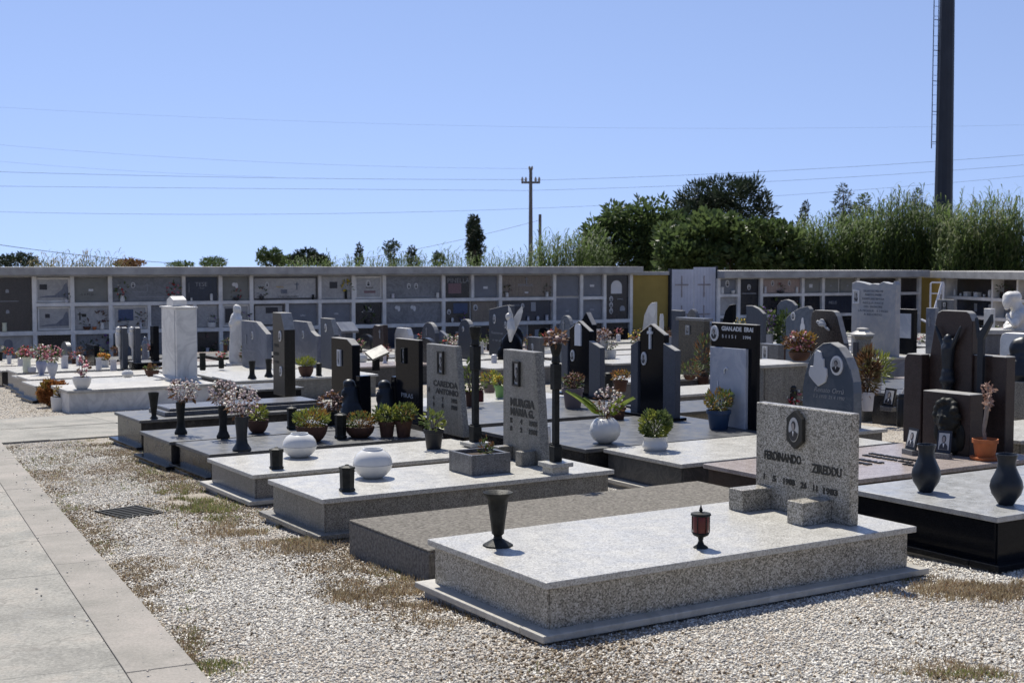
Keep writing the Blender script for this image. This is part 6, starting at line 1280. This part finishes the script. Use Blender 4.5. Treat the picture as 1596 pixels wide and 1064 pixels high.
# purple flowers in planter
potplant('tall spray of purple flowers in a pale square planter', 1192, 560, 520, 26, .3, M_CERAG, 478, 20, 'tub', [L_POT, L_DARK], 420, .07, fl=[F_PURP], fn=90, fs=.035)
potplant('dense leafy green bush behind the purple flowers', 1222, 560, 540, 16, .3, M_TERRAD, 484, 14, 'pot', [L_FIG, L_DARK], 800, .07)
flowervase('yellow and white flowers above the black headstone with raised letters', 1153, 556, 520, 12, .3, 'tall', M_CERAG, 492, 10, [F_YEL, F_WHITE], 26, .035)
potplant('brown oleander shrub added as the reflection seen in the mottled dark headstone', 1096, 600, 586, 20, .2, M_TERRAD, 522, 15, 'pot', [L_DRY, L_POT], 420, .07, aspect=.25, name='potted_shrub')  # shrub added to stand in for an oleander reflected in the polished stone
potplant('low grey green ferns at the foot of the mottled dark headstone', 1075, 592, 584, 20, .3, M_TERRAD, 566, 22, 'bowl', [L_POT, L_DRY], 260, .06, aspect=.2)
flowervase('white woven basket of pale flowers behind the white-plaqued headstone', 951, 560, 545, 19, .3, 'tub', M_CERA, 524, 12, [F_WHITE, F_PALE], 40, .03)
flowervase('tall vase of dusty pink flowers right of the black gabled headstone', 941, 560, 530, 12, .3, 'tall', M_CERAG, 511, 14, [F_PALE, F_DUSK, F_PALE], 60, .032, L_DRY)
flowervase('vase of mauve and yellow flowers below the yellow wall', 992, 556, 535, 12, .3, 'tall', M_BRONZE, 512, 14, [F_DUSK, F_YEL], 50, .032)
vput('marble_post', 'slim pale marble post right of the white half-arch stone', 'post', 1031, 545, 489, 7, .3, 'jar', M_WHITE, seg=12)
flowervase('vase of pale dry flowers behind the tapered headstones', 713, 556, 538, 10, .3, 'tall', M_CERAG, 522, 17, [F_WHITE, F_PALE], 60, .032, L_POT)
flowervase('green sprig beside the dark arched headstone, left of the torch pole', 742, 556, 536, 8, .3, 'tall', M_BRONZE, 518, 8, [F_YEL], 6, .03, L_SUCC, 60, .06)
ovalpot('small white lidded oval pot behind the black headstone on the left', 562, 567, 550, 22, .3)
potplant('yellow green spiky plant in a dark brown bowl right of the tall slant-topped headstone', 477, 587, 571, 24, .34, M_TERRAD, 557, 15, 'bowl', [L_SUCC], 420, .05, aspect=.25, up=1.5)
lantern('small dark grave lantern right of the yellow green spiky plant', 497, 586, 564, 10, .34)
vput('ribbed_vase', 'dark ribbed vase with a pale rim, left of two right of the white pillar', 'vase', 393, 590, 562, 14, T6, 'flare', M_BRONZE, seg=24, lobes=8, lamp=.04)
vput('ribbed_vase', 'dark ribbed vase with a pale rim, right of two, against the slant-topped headstone', 'vase', 419, 587, 559, 14, T6, 'flare', M_BRONZE, seg=24, lobes=8, lamp=.04)
vput('dark_vase', 'plain dark vase against the right side of the white marble pillar', 'vase', 316, 577, 550, 11, .34, 'tall', M_BRONZE, seg=18)
flowervase('dark vase with a single red flower head right of the white marble pillar', 345, 574, 557, 10, .34, 'tall', M_BRONZE, 548, 8, [F_RED, F_PINK], 14, .03, L_DARK)
potplant('dry brown shrub in front of the grey slanting headstone', 384, 572, 560, 12, .3, M_TERRAD, 540, 9, 'pot', [L_DRY, L_POT], 160, .06)
# white tomb and the flower graves
flowervase('white pedestal bowl with silk roses and dry stems on the white marble tomb', 128, 606, 587, 29, WT, 'bowl', M_CERA, 554, 11, [F_PINK, F_WHITE, F_PINK, F_PALE], 26, .035, L_DRY, 30, .06, dx=2)
potplant('round bush of rust orange leaves at the left end of the white marble tomb', 83, 634, 628, 20, .0, M_TERRAD, 590, 22, 'pot', [L_DRYO, L_DRYO, L_ORNG], 3000, .05, shell=.3, name='potted_shrub')
potplant('white ceramic tub with a few orange stems at the corner of the white marble tomb', 93, 640, 618, 26, .0, M_CERA, 600, 9, 'tub', [L_ORNG], 160, .04)
q = [('cream green tapering vase of deep pink flowers, leftmost on the flower tombs', 42, 580, 556, 14, 'tall', M_CREAMV, 538, 13, [F_PINK, F_PINK, F_RED]),
     ('lilac grey amphora vase of pink flowers, middle of the three big ones', 65, 586, 562, 17, 'amph', M_BLUEV, 535, 16, [F_PINK, F_PALE, F_WHITE]),
     ('pale marble amphora vase of rosy flowers, right of the three big ones', 82, 590, 564, 17, 'amph', M_CERAG, 537, 17, [F_PINK, F_PINK, F_PALE])]
for lb, x, yb, yr, w_, pf, mt, yt, rx, ms in q: flowervase(lb, x, yb, yr, w_, .3, pf, mt, yt, rx, ms, 90, .03, L_POT, 80, .06)
vput('white_dish', 'low pale square dish between the big flower vases', 'dish', 49, 580, 572, 16, .3, 'tub', M_CERAG, seg=4)
for x, yb, yt, w_, lb in ((101, 575, 554, 12, 'plain pale vase right of the big pink bouquets'), (154, 577, 557, 10, 'straight pale vase left of the orange flowers'), (177, 580, 561, 11, 'straight blue grey vase right of the orange flowers')):
    vput('marble_vase', lb, 'vase', x, yb, yt, w_, .3, 'tall', M_CERAG, seg=18)
flowervase('white flower box full of orange flowers on the flower tombs', 162, 573, 561, 16, .3, 'tub', M_CERA, 549, 10, [F_ORG, F_ORG, F_YEL], 60, .032)
vput('white_pot', 'small round white pot with a dark opening on the nearest flower tomb', 'pot', 199, 589, 576, 18, .3, 'oval', M_CERA, seg=22)
potplant('terracotta bowl of dry brown plants left of the white marble pillar', 237, 587, 577, 22, .3, M_TERRAD, 570, 11, 'bowl', [L_DRY, L_POT], 120, .05)
vput('dark_jar', 'small dark jar at the foot of the left pillar stones', 'jar', 199, 570, 563, 7, .3, 'jar', M_BLK, seg=10)
# statues
def robed(label, px, yb, yt, mat, z, ww=.24, par=None):
    P = hit(px, yb, z); mpp = P.y/F; h_ = (yb-yt)*mpp; k = h_/1.0
    o = thing('robed_statue', label, 'statue', P, AZ)
    sculpt('figure', mat, o, [('s', (0, 0, .92*h_), (.055*k, .055*k, .075*k)), ('s', (.02*k, 0, .90*h_), (.07*k, .075*k, .09*k)), ('c', (0, 0, .78*h_), (0, 0, .55*h_), .10*k, .105*k), ('c', (0, 0, .55*h_), (0, 0, .06*h_), .105*k, .13*k), ('s', (-.09*k, 0, .68*h_), (.04*k, .04*k, .06*k)), ('c', (0, .10*k, .74*h_), (-.08*k, .02*k, .66*h_), .04*k, .03*k), ('c', (0, -.10*k, .74*h_), (-.08*k, -.02*k, .66*h_), .04*k, .03*k)], .014*k+.004, 3)
    MB().box(-.14*k, .14*k, -.14*k, .14*k, -.0, .05*h_, .004).build('pedestal', mat, o); return o
robed('tall pale robed praying statue left of the grey slanting headstone', 369, 570, 473, M_WHITE, .3)
robed('small pale robed statue in front of the dark post left of the white pillar', 226, 566, 524, M_GREY, .33)
for x0, x1, lb in ((180, 193, 'left of two slim navy stones carved with a pale figure in profile'), (202, 212, 'right of two slim navy stones carved with a pale figure in profile')):
    P = hit((x0+x1)/2+3, 574, .3); mpp = P.y/F; o = thing('carved_stone', lb, 'gravestone', P, AZ); hh = (574-509)*mpp
    MB().prism([(.10, 0), (-.10, 0), (-.09, hh*.97), (.0, hh*1.0), (.09, hh*.95)][::-1], 0, .09, .005).build('stone', G_NAVY, o)
    sculpt('carved_figure', M_WHITE, o, [('s', (-.03, .05, hh*.93), (.05, .05, .06)), ('c', (-.03, .06, hh*.82), (-.03, .06, hh*.55), .06, .05), ('c', (-.02, .04, hh*.5), (-.02, .04, hh*.2), .025, .02)], .014, 2)
P = hit(240, 573, .3); mpp = P.y/F; o = thing('black_post', 'dark square post on a black ledge left of the white pillar', 'gravestone', P, AZ); hh = (573-508)*mpp
MB().box(0, .10, 0, .20, .12, hh, .005).build('post', G_BLACKP, o); MB().box(-.35, .35, -.2, .35, 0, .10, .004).build('base', G_BLACKP, o); MB().box(-.37, .37, -.22, .37, .101, .118, .002).build('ledge', G_DTOP, o)
# white angel with raised wings on a dark headstone
P = hit(797, 562, .3); mpp = P.y/F; ang = thing('angel_statue', 'white marble angel with two raised wings leaning over a dark rock', 'statue', P, -.0)
def ap(px, py, y=0.0): return ((px-797)*mpp, y, (562-py)*mpp)
sculpt('dark_rock', G_BLACKP, ang, [('s', ap(797, 545, .0), (.22, .2, .34)), ('s', ap(805, 530, .1), (.14, .1, .25)), ('s', ap(788, 552, .0), (.16, .14, .2))], .03, 1)
sculpt('figure', M_WHITE, ang, [('s', ap(792.5, 492.5, -.2), (.058, .055, .070)), ('c', ap(796, 500, -.2), ap(797, 512, -.24), .070, .075), ('c', ap(797, 512, -.24), ap(795.5, 530, -.26), .08, .028), ('c', ap(794, 503, -.24), ap(791, 512, -.3), .03, .022)], .014, 2)
def wing(pts, y): 
    n = len(pts); q = [(( p[0]-797)*mpp, (562-p[1])*mpp) for p in pts]; m = MB(); m.add([(a, y, b) for a, b in q]+[(a+.0, y+.035, b) for a, b in q], [tuple(range(n)), tuple(range(2*n-1, n-1, -1))]+[(i, i+n, (i+1) % n+n, (i+1) % n) for i in range(n)])
    for i in range(1, 5):
        f = i/5; m.box(0, 0, 0, 0, 0, 0) if False else None
    m.build('wing', M_WHITE, ang)
wing([(796, 507), (792.5, 492), (792, 475), (796, 480), (799.5, 490), (801, 503)], -.17); wing([(800, 508), (801, 494), (807, 484), (814, 476), (815, 484), (812, 496), (808, 506), (802, 520), (799, 518)], -.13)
# mourning woman, white, on pedestal at right edge
P = hit(1580, 552, .4); mpp = P.y/F; o = thing('mourning_statue', 'large white marble mourning woman with bowed head at the right edge', 'statue', P, 0)
def ap(px, py, y=0.0): return ((px-1580)*mpp, y, (552-py)*mpp)
MB().box(-.66, .9, -.25, .45, -.2, (552-514)*mpp-.06, .008).build('pedestal', G_MID, o); MB().box(-.70, .94, -.29, .49, (552-514)*mpp-.058, (552-513)*mpp, .006).build('ledge', M_CREAM, o)
sculpt('figure', M_WHITE, o, [('s', ap(1568, 470, -.02), (.085, .10, .115)), ('s', ap(1573, 463, 0), (.125, .125, .10)), ('s', ap(1580, 465, .02), (.11, .12, .13), (0, .5, 0)), ('s', ap(1563.5, 474, -.04), (.02, .03, .03)), ('s', ap(1566, 480, -.03), (.04, .05, .03)), ('c', ap(1580, 472), ap(1587, 486), .09, .12), ('s', ap(1591, 496), (.20, .24, .20), (0, .5, 0)), ('c', ap(1592, 494), ap(1596, 514), .20, .27), ('c', ap(1583, 490, -.16), ap(1572, 505, -.24), .085, .06), ('c', ap(1572, 505, -.24), ap(1566, 496, -.12), .05, .038), ('s', ap(1566, 492, -.10), (.035, .05, .06)), ('c', ap(1585, 500, .1), ap(1570, 511, .0), .11, .09), ('c', ap(1578, 512, -.1), ap(1562, 513, -.1), .09, .05)], .017, 2)
# black bust at the right edge on a granite pillar
P = hit(1590, 650, .28); mpp = P.y/F; o = thing('bronze_bust', 'black bronze veiled bust on a grey granite pillar at the right edge', 'statue', P, AZ)
MB().box(-.12, .35, -.25, .18, 0, (650-592)*mpp, .005).build('pillar', G_LIGHT2, o); zb_ = (650-592)*mpp
sculpt('bust', M_BRONZEB, o, [('s', (-.02, .03, zb_+.28), (.07, .075, .10)), ('s', (.02, .0, zb_+.27), (.10, .10, .13)), ('c', (0, 0, zb_+.18), (0, 0, zb_+.04), .11, .15), ('c', (-.06, .08, zb_+.16), (-.08, .14, zb_+.10), .05, .04)], .013, 3)
# white rounded stone and pale pillar, right background
o, s = auto('white marble headstone with rounded corner at the right edge', 1557, 1612, 600, 520, .16, [(0, 0), (1, 0), (1, 1), (.2, 1), (.06, .96), (0, .85)], M_WHITE, .3, G_MID, G_TOP, W=1.1)
o, s = auto('pale upright pillar stone with a small carving left of the mourning statue', 1532, 1550, 552, 481, .12, RECT, M_WHITE, .3, G_MID, G_TOP, W=.8)
# pipe frame leaning against the yellow strip
P = hit(1450, 560, 0); mpp = P.y/F; q = lambda px, py, y=0: ((px-1450)*mpp, y, (560-py)*mpp)
m = MB(); m.tube([q(1448, 540), q(1448.5, 442), q(1450, 440), q(1468, 440), q(1469, 442), q(1468, 470)], .018, 6); m.tube([q(1464, 441, -.1), q(1450, 480, -.25), q(1434, 530, -.4)], .03, 6); m.tube([q(1449, 457), q(1468, 457)], .014, 5); m.tube([q(1430, 497, -.2), q(1440, 503, -.35)], .025, 5)
o = m.build('pipe_frame', M_CERAG, None, loc=P); tag(o, 'pale metal pipe frame with a slanting pole leaning against the yellow strip of wall', 'pipe frame')
# little open-book stone and small cross by the white pots
P = hit(586, 577, .3); mpp = P.y/F; o = thing('book_stone', 'tilted dark stone book on a short stem right of the small white lidded pot', 'gravestone', P, AZ)
MB().box(-.05, .05, -.04, .04, 0, .22, .004).build('stem', G_BLACKP, o); b_ = MB().box(-.16, .16, -.12, .12, 0, .04, .004).build('book', G_DTOP, o); b_.location = (0, -.05, .27); b_.rotation_euler = (.5, -.35, 0)
P = hit(541, 560, .3); mpp = P.y/F; o = thing('book_stone', 'dark stone with slanted pale lid left of the small white lidded pot', 'gravestone', P, AZ); MB().box(-.08, .08, -.1, .1, 0, .55, .004).build('stem', G_NAVY, o); b_ = MB().box(-.18, .18, -.16, .16, 0, .05, .004).build('lid', M_GREY, o); b_.location = (0, 0, .60); b_.rotation_euler = (.55, 0, 0)
# small vases scattered on the middle tombs
rr2 = random.Random(11); VM = [(M_CERA, 'white'), (M_BRONZE, 'dark bronze'), (M_CERAG, 'pale grey'), (M_TERRAD, 'brown')]
for i, (tb, tn_) in enumerate(FILL):
    for _r in range(rr2.choice([1, 1, 2, 2, 3])):
        mt, mn = rr2.choice(VM); L = 2.0; lx = rr2.uniform(.2, 1.7); ly = rr2.uniform(.15, .7); p = tb.matrix_basis @ Vector((lx, ly, 0)); p.z = tb['_z']
        pf = rr2.choice(['tall', 'pot', 'flare', 'jar']); hh = rr2.uniform(.12, .2)
        o = thing('flower_vase', 'small %s vase with a little bouquet on one of the low middle tombs' % mn, 'flower vase', p, 0, '%s vases on the low middle tombs' % mn); MB().lathe([(a*hh*.33, b*hh) for a, b in PROF[pf]], 12).build('vase', mt, o, True)
        bouquet(o, (0, 0, hh+.08), (.10, .10, .08), 16, .026, rr2.choice([[F_PINK], [F_PALE, F_WHITE], [F_RED], [F_YEL, F_WHITE], [F_DUSK]]), 40, .06, rr2.choice([L_POT, L_DRY]))
# iron drain grate
P = hit(203, 799, .004); o = thing('drain_grate', 'rusty dark iron drain grate half buried in the gravel', 'drain grate', P, math.atan2(UD.y, UD.x)+.35); m = MB()
for k in range(7): m.box(-.19+k*.056, -.168+k*.056, -.14, .14, 0, .014)
m.build('bars', M_BRONZE, o); MB().box(-.20, .20, -.155, -.143, .0, .012).box(-.20, .20, .143, .155, 0, .012).build('rim', M_BRONZE, o); MB().box(-.19, .19, -.13, .13, -.03, .001).build('pit', M_BLK, o)
# ================================================================ GRAVEL STONES AND GRASS
def inpath(p):
    d = Vector((p[0]-P0.x, p[1]-P0.y, 0)); return d.dot(VD) > .0 and d.dot(UD) < SE
def free(x, y, mar=.02):
    a = x*A.x+y*A.y; t = x*B.x+y*B.y
    if 14.2 < t < 17.4: return False
    if inpath((x, y)): return False
    for x0, x1, y0, y1 in FOOT:
        if x0-mar < a < x1+mar and y0-mar < t < y1+mar: return False
    return True
def vis(x, y):
    m = x/y; px = 798+m*F*c_; return -30 < px < 1630
def scatter(n, a0, a1, t0, t1, mar=.02):
    a = RNG.uniform(a0, a1, n); t = RNG.uniform(t0, t1, n); X = a*A.x+t*B.x; Y = a*A.y+t*B.y
    ok = (Y > 3.7) & (X/Y < .58) & (X/Y > -.43) & ~((t > 14.2) & (t < 17.4))
    dx = X-P0.x; dy = Y-P0.y; ok &= ~((dx*VD.x+dy*VD.y > 0) & (dx*UD.x+dy*UD.y < SE))
    for x0, x1, y0, y1 in FOOT: ok &= ~((a > x0-mar) & (a < x1+mar) & (t > y0-mar) & (t < y1+mar))
    X, Y, t = X[ok], Y[ok], t[ok]; Z = -.0313*np.clip(t-4, 0, 32); return X, Y, Z
def nearedge(X, Y):
    a = X*A.x+Y*A.y; t = X*B.x+Y*B.y; e = np.interp(t, [3, 4.4, 14, 18], [3.0, 3.0, 3.75, 4.3])-a
    return e
def patch(X, Y, s, o): return np.array([noise.noise(Vector((x*s+o, y*s, .3))) for x, y in zip(X, Y)])
def pebbles(name, X, Y, Z, r, mats):
    n = len(X); base = np.array([[1, 0, 0], [-1, 0, 0], [0, 1, 0], [0, -1, 0], [0, 0, 1], [0, 0, -1], [.6, .6, .55], [-.6, .55, -.5]], float)[:6]
    tri = np.array([[0, 2, 4], [2, 1, 4], [1, 3, 4], [3, 0, 4], [2, 0, 5], [1, 2, 5], [3, 1, 5], [0, 3, 5]])
    q = RNG.normal(size=(n, 4)); q /= np.linalg.norm(q, axis=1, keepdims=True); w, x, y, z = q.T
    Rm = np.stack([1-2*(y*y+z*z), 2*(x*y-z*w), 2*(x*z+y*w), 2*(x*y+z*w), 1-2*(x*x+z*z), 2*(y*z-x*w), 2*(x*z-y*w), 2*(y*z+x*w), 1-2*(x*x+y*y)], 1).reshape(n, 3, 3)
    s = r*(.5+1.1*RNG.random((n, 1))**1.6)[:, :, None]*(np.array([1, .8, .62])*(.8+.4*RNG.random((n, 3))))[:, None, :]
    jit = 1+.35*(RNG.random((n, 6, 1))-.5); V = np.einsum('nij,nkj->nki', Rm, base[None]*s*jit); V = V+np.stack([X, Y, Z+r*.25], 1)[:, None, :]
    Fc = tri[None]+(np.arange(n)*6)[:, None, None]
    c = RNG.random(n); pt_ = patch(X, Y, 1.3, 4); mi = np.where(c < .24, 0, np.where(c < .50, 1, np.where(c < .80+pt_*.5, 2, 3)))%len(mats)
    o = raw(name, V.reshape(-1, 3), Fc.reshape(-1, 3), mats, None, np.repeat(mi, 8)); tag(o, kind='stuff'); return o
GV = [plain('gravel_grey', (.30, .285, .26), .9, 0, .2, 40), plain('gravel_pale', (.50, .48, .435), .9, 0, .15, 40), plain('gravel_white', (.70, .67, .60), .9, 0, .12, 40), plain('gravel_warm', (.56, .50, .42), .9, 0, .18, 40)]
X1, Y1, Z1_ = scatter(760000, -1, 9, .6, 8.5); e1 = nearedge(X1, Y1); k = patch(X1, Y1, .9, 9)+.45*np.exp(-(e1/.35)**2) < .20+RNG.random(len(X1))*.5; X1, Y1, Z1_ = X1[k], Y1[k], Z1_[k]
X2, Y2, Z2_ = scatter(250000, -1, 7, 8.5, 14.3); e2_ = nearedge(X2, Y2); k = patch(X2, Y2, .9, 9)+.45*np.exp(-(e2_/.4)**2) < .17+RNG.random(len(X2))*.5; X2, Y2, Z2_ = X2[k], Y2[k], Z2_[k]
X3, Y3, Z3_ = scatter(30000, 1, 8, 17.3, 24)
print('stones', len(X1), len(X2), len(X3))
gr = pebbles('gravel', np.concatenate([X1, X2, X3]), np.concatenate([Y1, Y2, Y3]), np.concatenate([Z1_, Z2_, Z3_]), .0070, GV)
SL = [plain('soil_crumb', (.19, .145, .10), .95, 0, .3, 40), plain('dry_litter', (.30, .235, .15), .95, 0, .3, 40), plain('soil_dark', (.11, .085, .06), .95, 0, .3, 40)]
Xs, Ys, Zs = scatter(330000, 1.2, 7, 3.0, 14.3); es = nearedge(Xs, Ys); ps = patch(Xs, Ys, 1.8, 2); dp = -((Xs-P0.x)*VD.x+(Ys-P0.y)*VD.y); k = (RNG.random(len(Xs)) < np.exp(-((es-.12)/.42)**2)*(.40+1.2*ps)) | (RNG.random(len(Xs)) < np.exp(-(dp/.20)**2)*(.30+1.3*ps)) | ((ps > .38) & (RNG.random(len(Xs)) < .10)); lt = pebbles('soil_litter', Xs[k], Ys[k], Zs[k]+.004, .0070, SL)
tag(lt, 'brown soil crumbs and dry plant litter in front of the tombs', 'litter')
npb = 160; sx = RNG.uniform(-1.5, SE, npb); lx = np.abs(RNG.normal(size=npb))*.22+.02; PX = P0.x+UD.x*sx+VD.x*lx; PY = P0.y+UD.y*sx+VD.y*lx; PZ = -.0313*np.clip(PX*B.x+PY*B.y-4, 0, 32)+.052
st_ = pebbles('stray_pebbles', PX, PY, PZ, .0065, GV); tag(st_, 'a few stray gravel pebbles scattered on the kerb and the path edge', 'pebbles')
tag(gr, 'loose white and grey crushed gravel between the path and the tombs', 'gravel')
M_GG = leafmat('green_grass', (.10, .13, .03), (.20, .22, .06), .4, .5, 3); M_GD = leafmat('dry_grass', (.24, .19, .11), (.38, .31, .20), .35, .7, 3); M_GR = leafmat('reddish_weeds', (.15, .095, .055), (.25, .16, .09), .3, .7, 3)
def blades(px, py, rx, ry, n, hgt, lst):
    for _ in range(int(n*1.7)):
        x = px+rx*RNG.normal()*.62; y = py+ry*RNG.normal()*.62
        if y > 1075 or y < 560: continue
        p = hit(x, y, 0)
        if not free(p.x, p.y, .0): continue
        if noise.noise(Vector((p.x*4, p.y*4, .7))) < -.12: continue
        for _b in range(5): lst.append((p.x+RNG.normal()*.012, p.y+RNG.normal()*.012, p.z, hgt*(.25+.6*RNG.random())))
def grass(name, lst, mats, wid, label):
    L = np.array(lst); n = len(L); a = RNG.uniform(0, 2*math.pi, n); ln = RNG.uniform(.15, .9, n); h = L[:, 3]; d = np.stack([np.cos(a)*ln*h, np.sin(a)*ln*h, h*(1-.35*ln)], 1); q = np.stack([-np.sin(a), np.cos(a), 0*a], 1)*wid; b = L[:, :3]
    V = np.stack([b-q, b+q, b+d*np.array([.35, .35, .6])+q*.8, b+d*np.array([.35, .35, .6])-q*.8, b+d], 1); i = np.arange(n)[:, None, None]*5; Fc = np.array([[0, 1, 2], [0, 2, 3], [3, 2, 4]])[None]+i
    mi = RNG.integers(0, len(mats), n); o = raw(name, V.reshape(-1, 3), Fc.reshape(-1, 3), mats, None, np.repeat(mi, 3)); tag(o, label, 'grass', kind='stuff')
gl = []; dl = []
for q in ((150, 690, 120, 14, 200, .04), (232, 728, 40, 26, 160, .04), (300, 780, 45, 22, 330, .055), (335, 800, 40, 14, 240, .055), (70, 720, 50, 20, 120, .04), (110, 800, 25, 45, 140, .035), (160, 860, 25, 50, 90, .03), (470, 838, 40, 10, 160, .05), (300, 990, 20, 60, 90, .03), (340, 1040, 30, 14, 60, .04), (600, 905, 26, 12, 60, .04), (1500, 1052, 60, 6, 60, .035), (1385, 905, 25, 8, 60, .035), (210, 760, 60, 30, 90, .03), (420, 820, 30, 10, 120, .045), (880, 1050, 60, 10, 30, .03)): blades(*q, gl)
for q in ((200, 705, 70, 16, 260, .045), (270, 760, 50, 30, 280, .045), (390, 830, 70, 18, 420, .055), (480, 850, 60, 20, 380, .055), (560, 905, 60, 30, 300, .045), (640, 925, 70, 24, 380, .05), (700, 960, 70, 18, 160, .035), (1490, 918, 90, 14, 420, .05), (1560, 925, 50, 16, 240, .055), (70, 632, 30, 9, 90, .05), (540, 930, 30, 10, 80, .05), (260, 860, 90, 40, 260, .035), (200, 900, 60, 50, 260, .035), (1500, 1045, 110, 16, 170, .04), (1280, 935, 60, 6, 50, .03), (110, 735, 70, 30, 260, .035), (90, 740, 22, 40, 160, .04), (150, 840, 25, 50, 200, .035), (220, 940, 30, 60, 200, .035), (290, 1020, 30, 40, 160, .035)): blades(*q, dl)
grass('green_grass', gl, [M_GG, M_GG, M_GD], .0022, 'sparse green weeds along the path and in front of the tombs'); grass('dry_grass', dl, [M_GD, M_GR, M_GD], .0020, 'straw and rust coloured dry weeds at the edge of the tombs')
for o in bpy.data.objects:
    for k in ('_mpp', '_h', '_z'):
        if k in o: del o[k]
print('objects', len(bpy.data.objects))
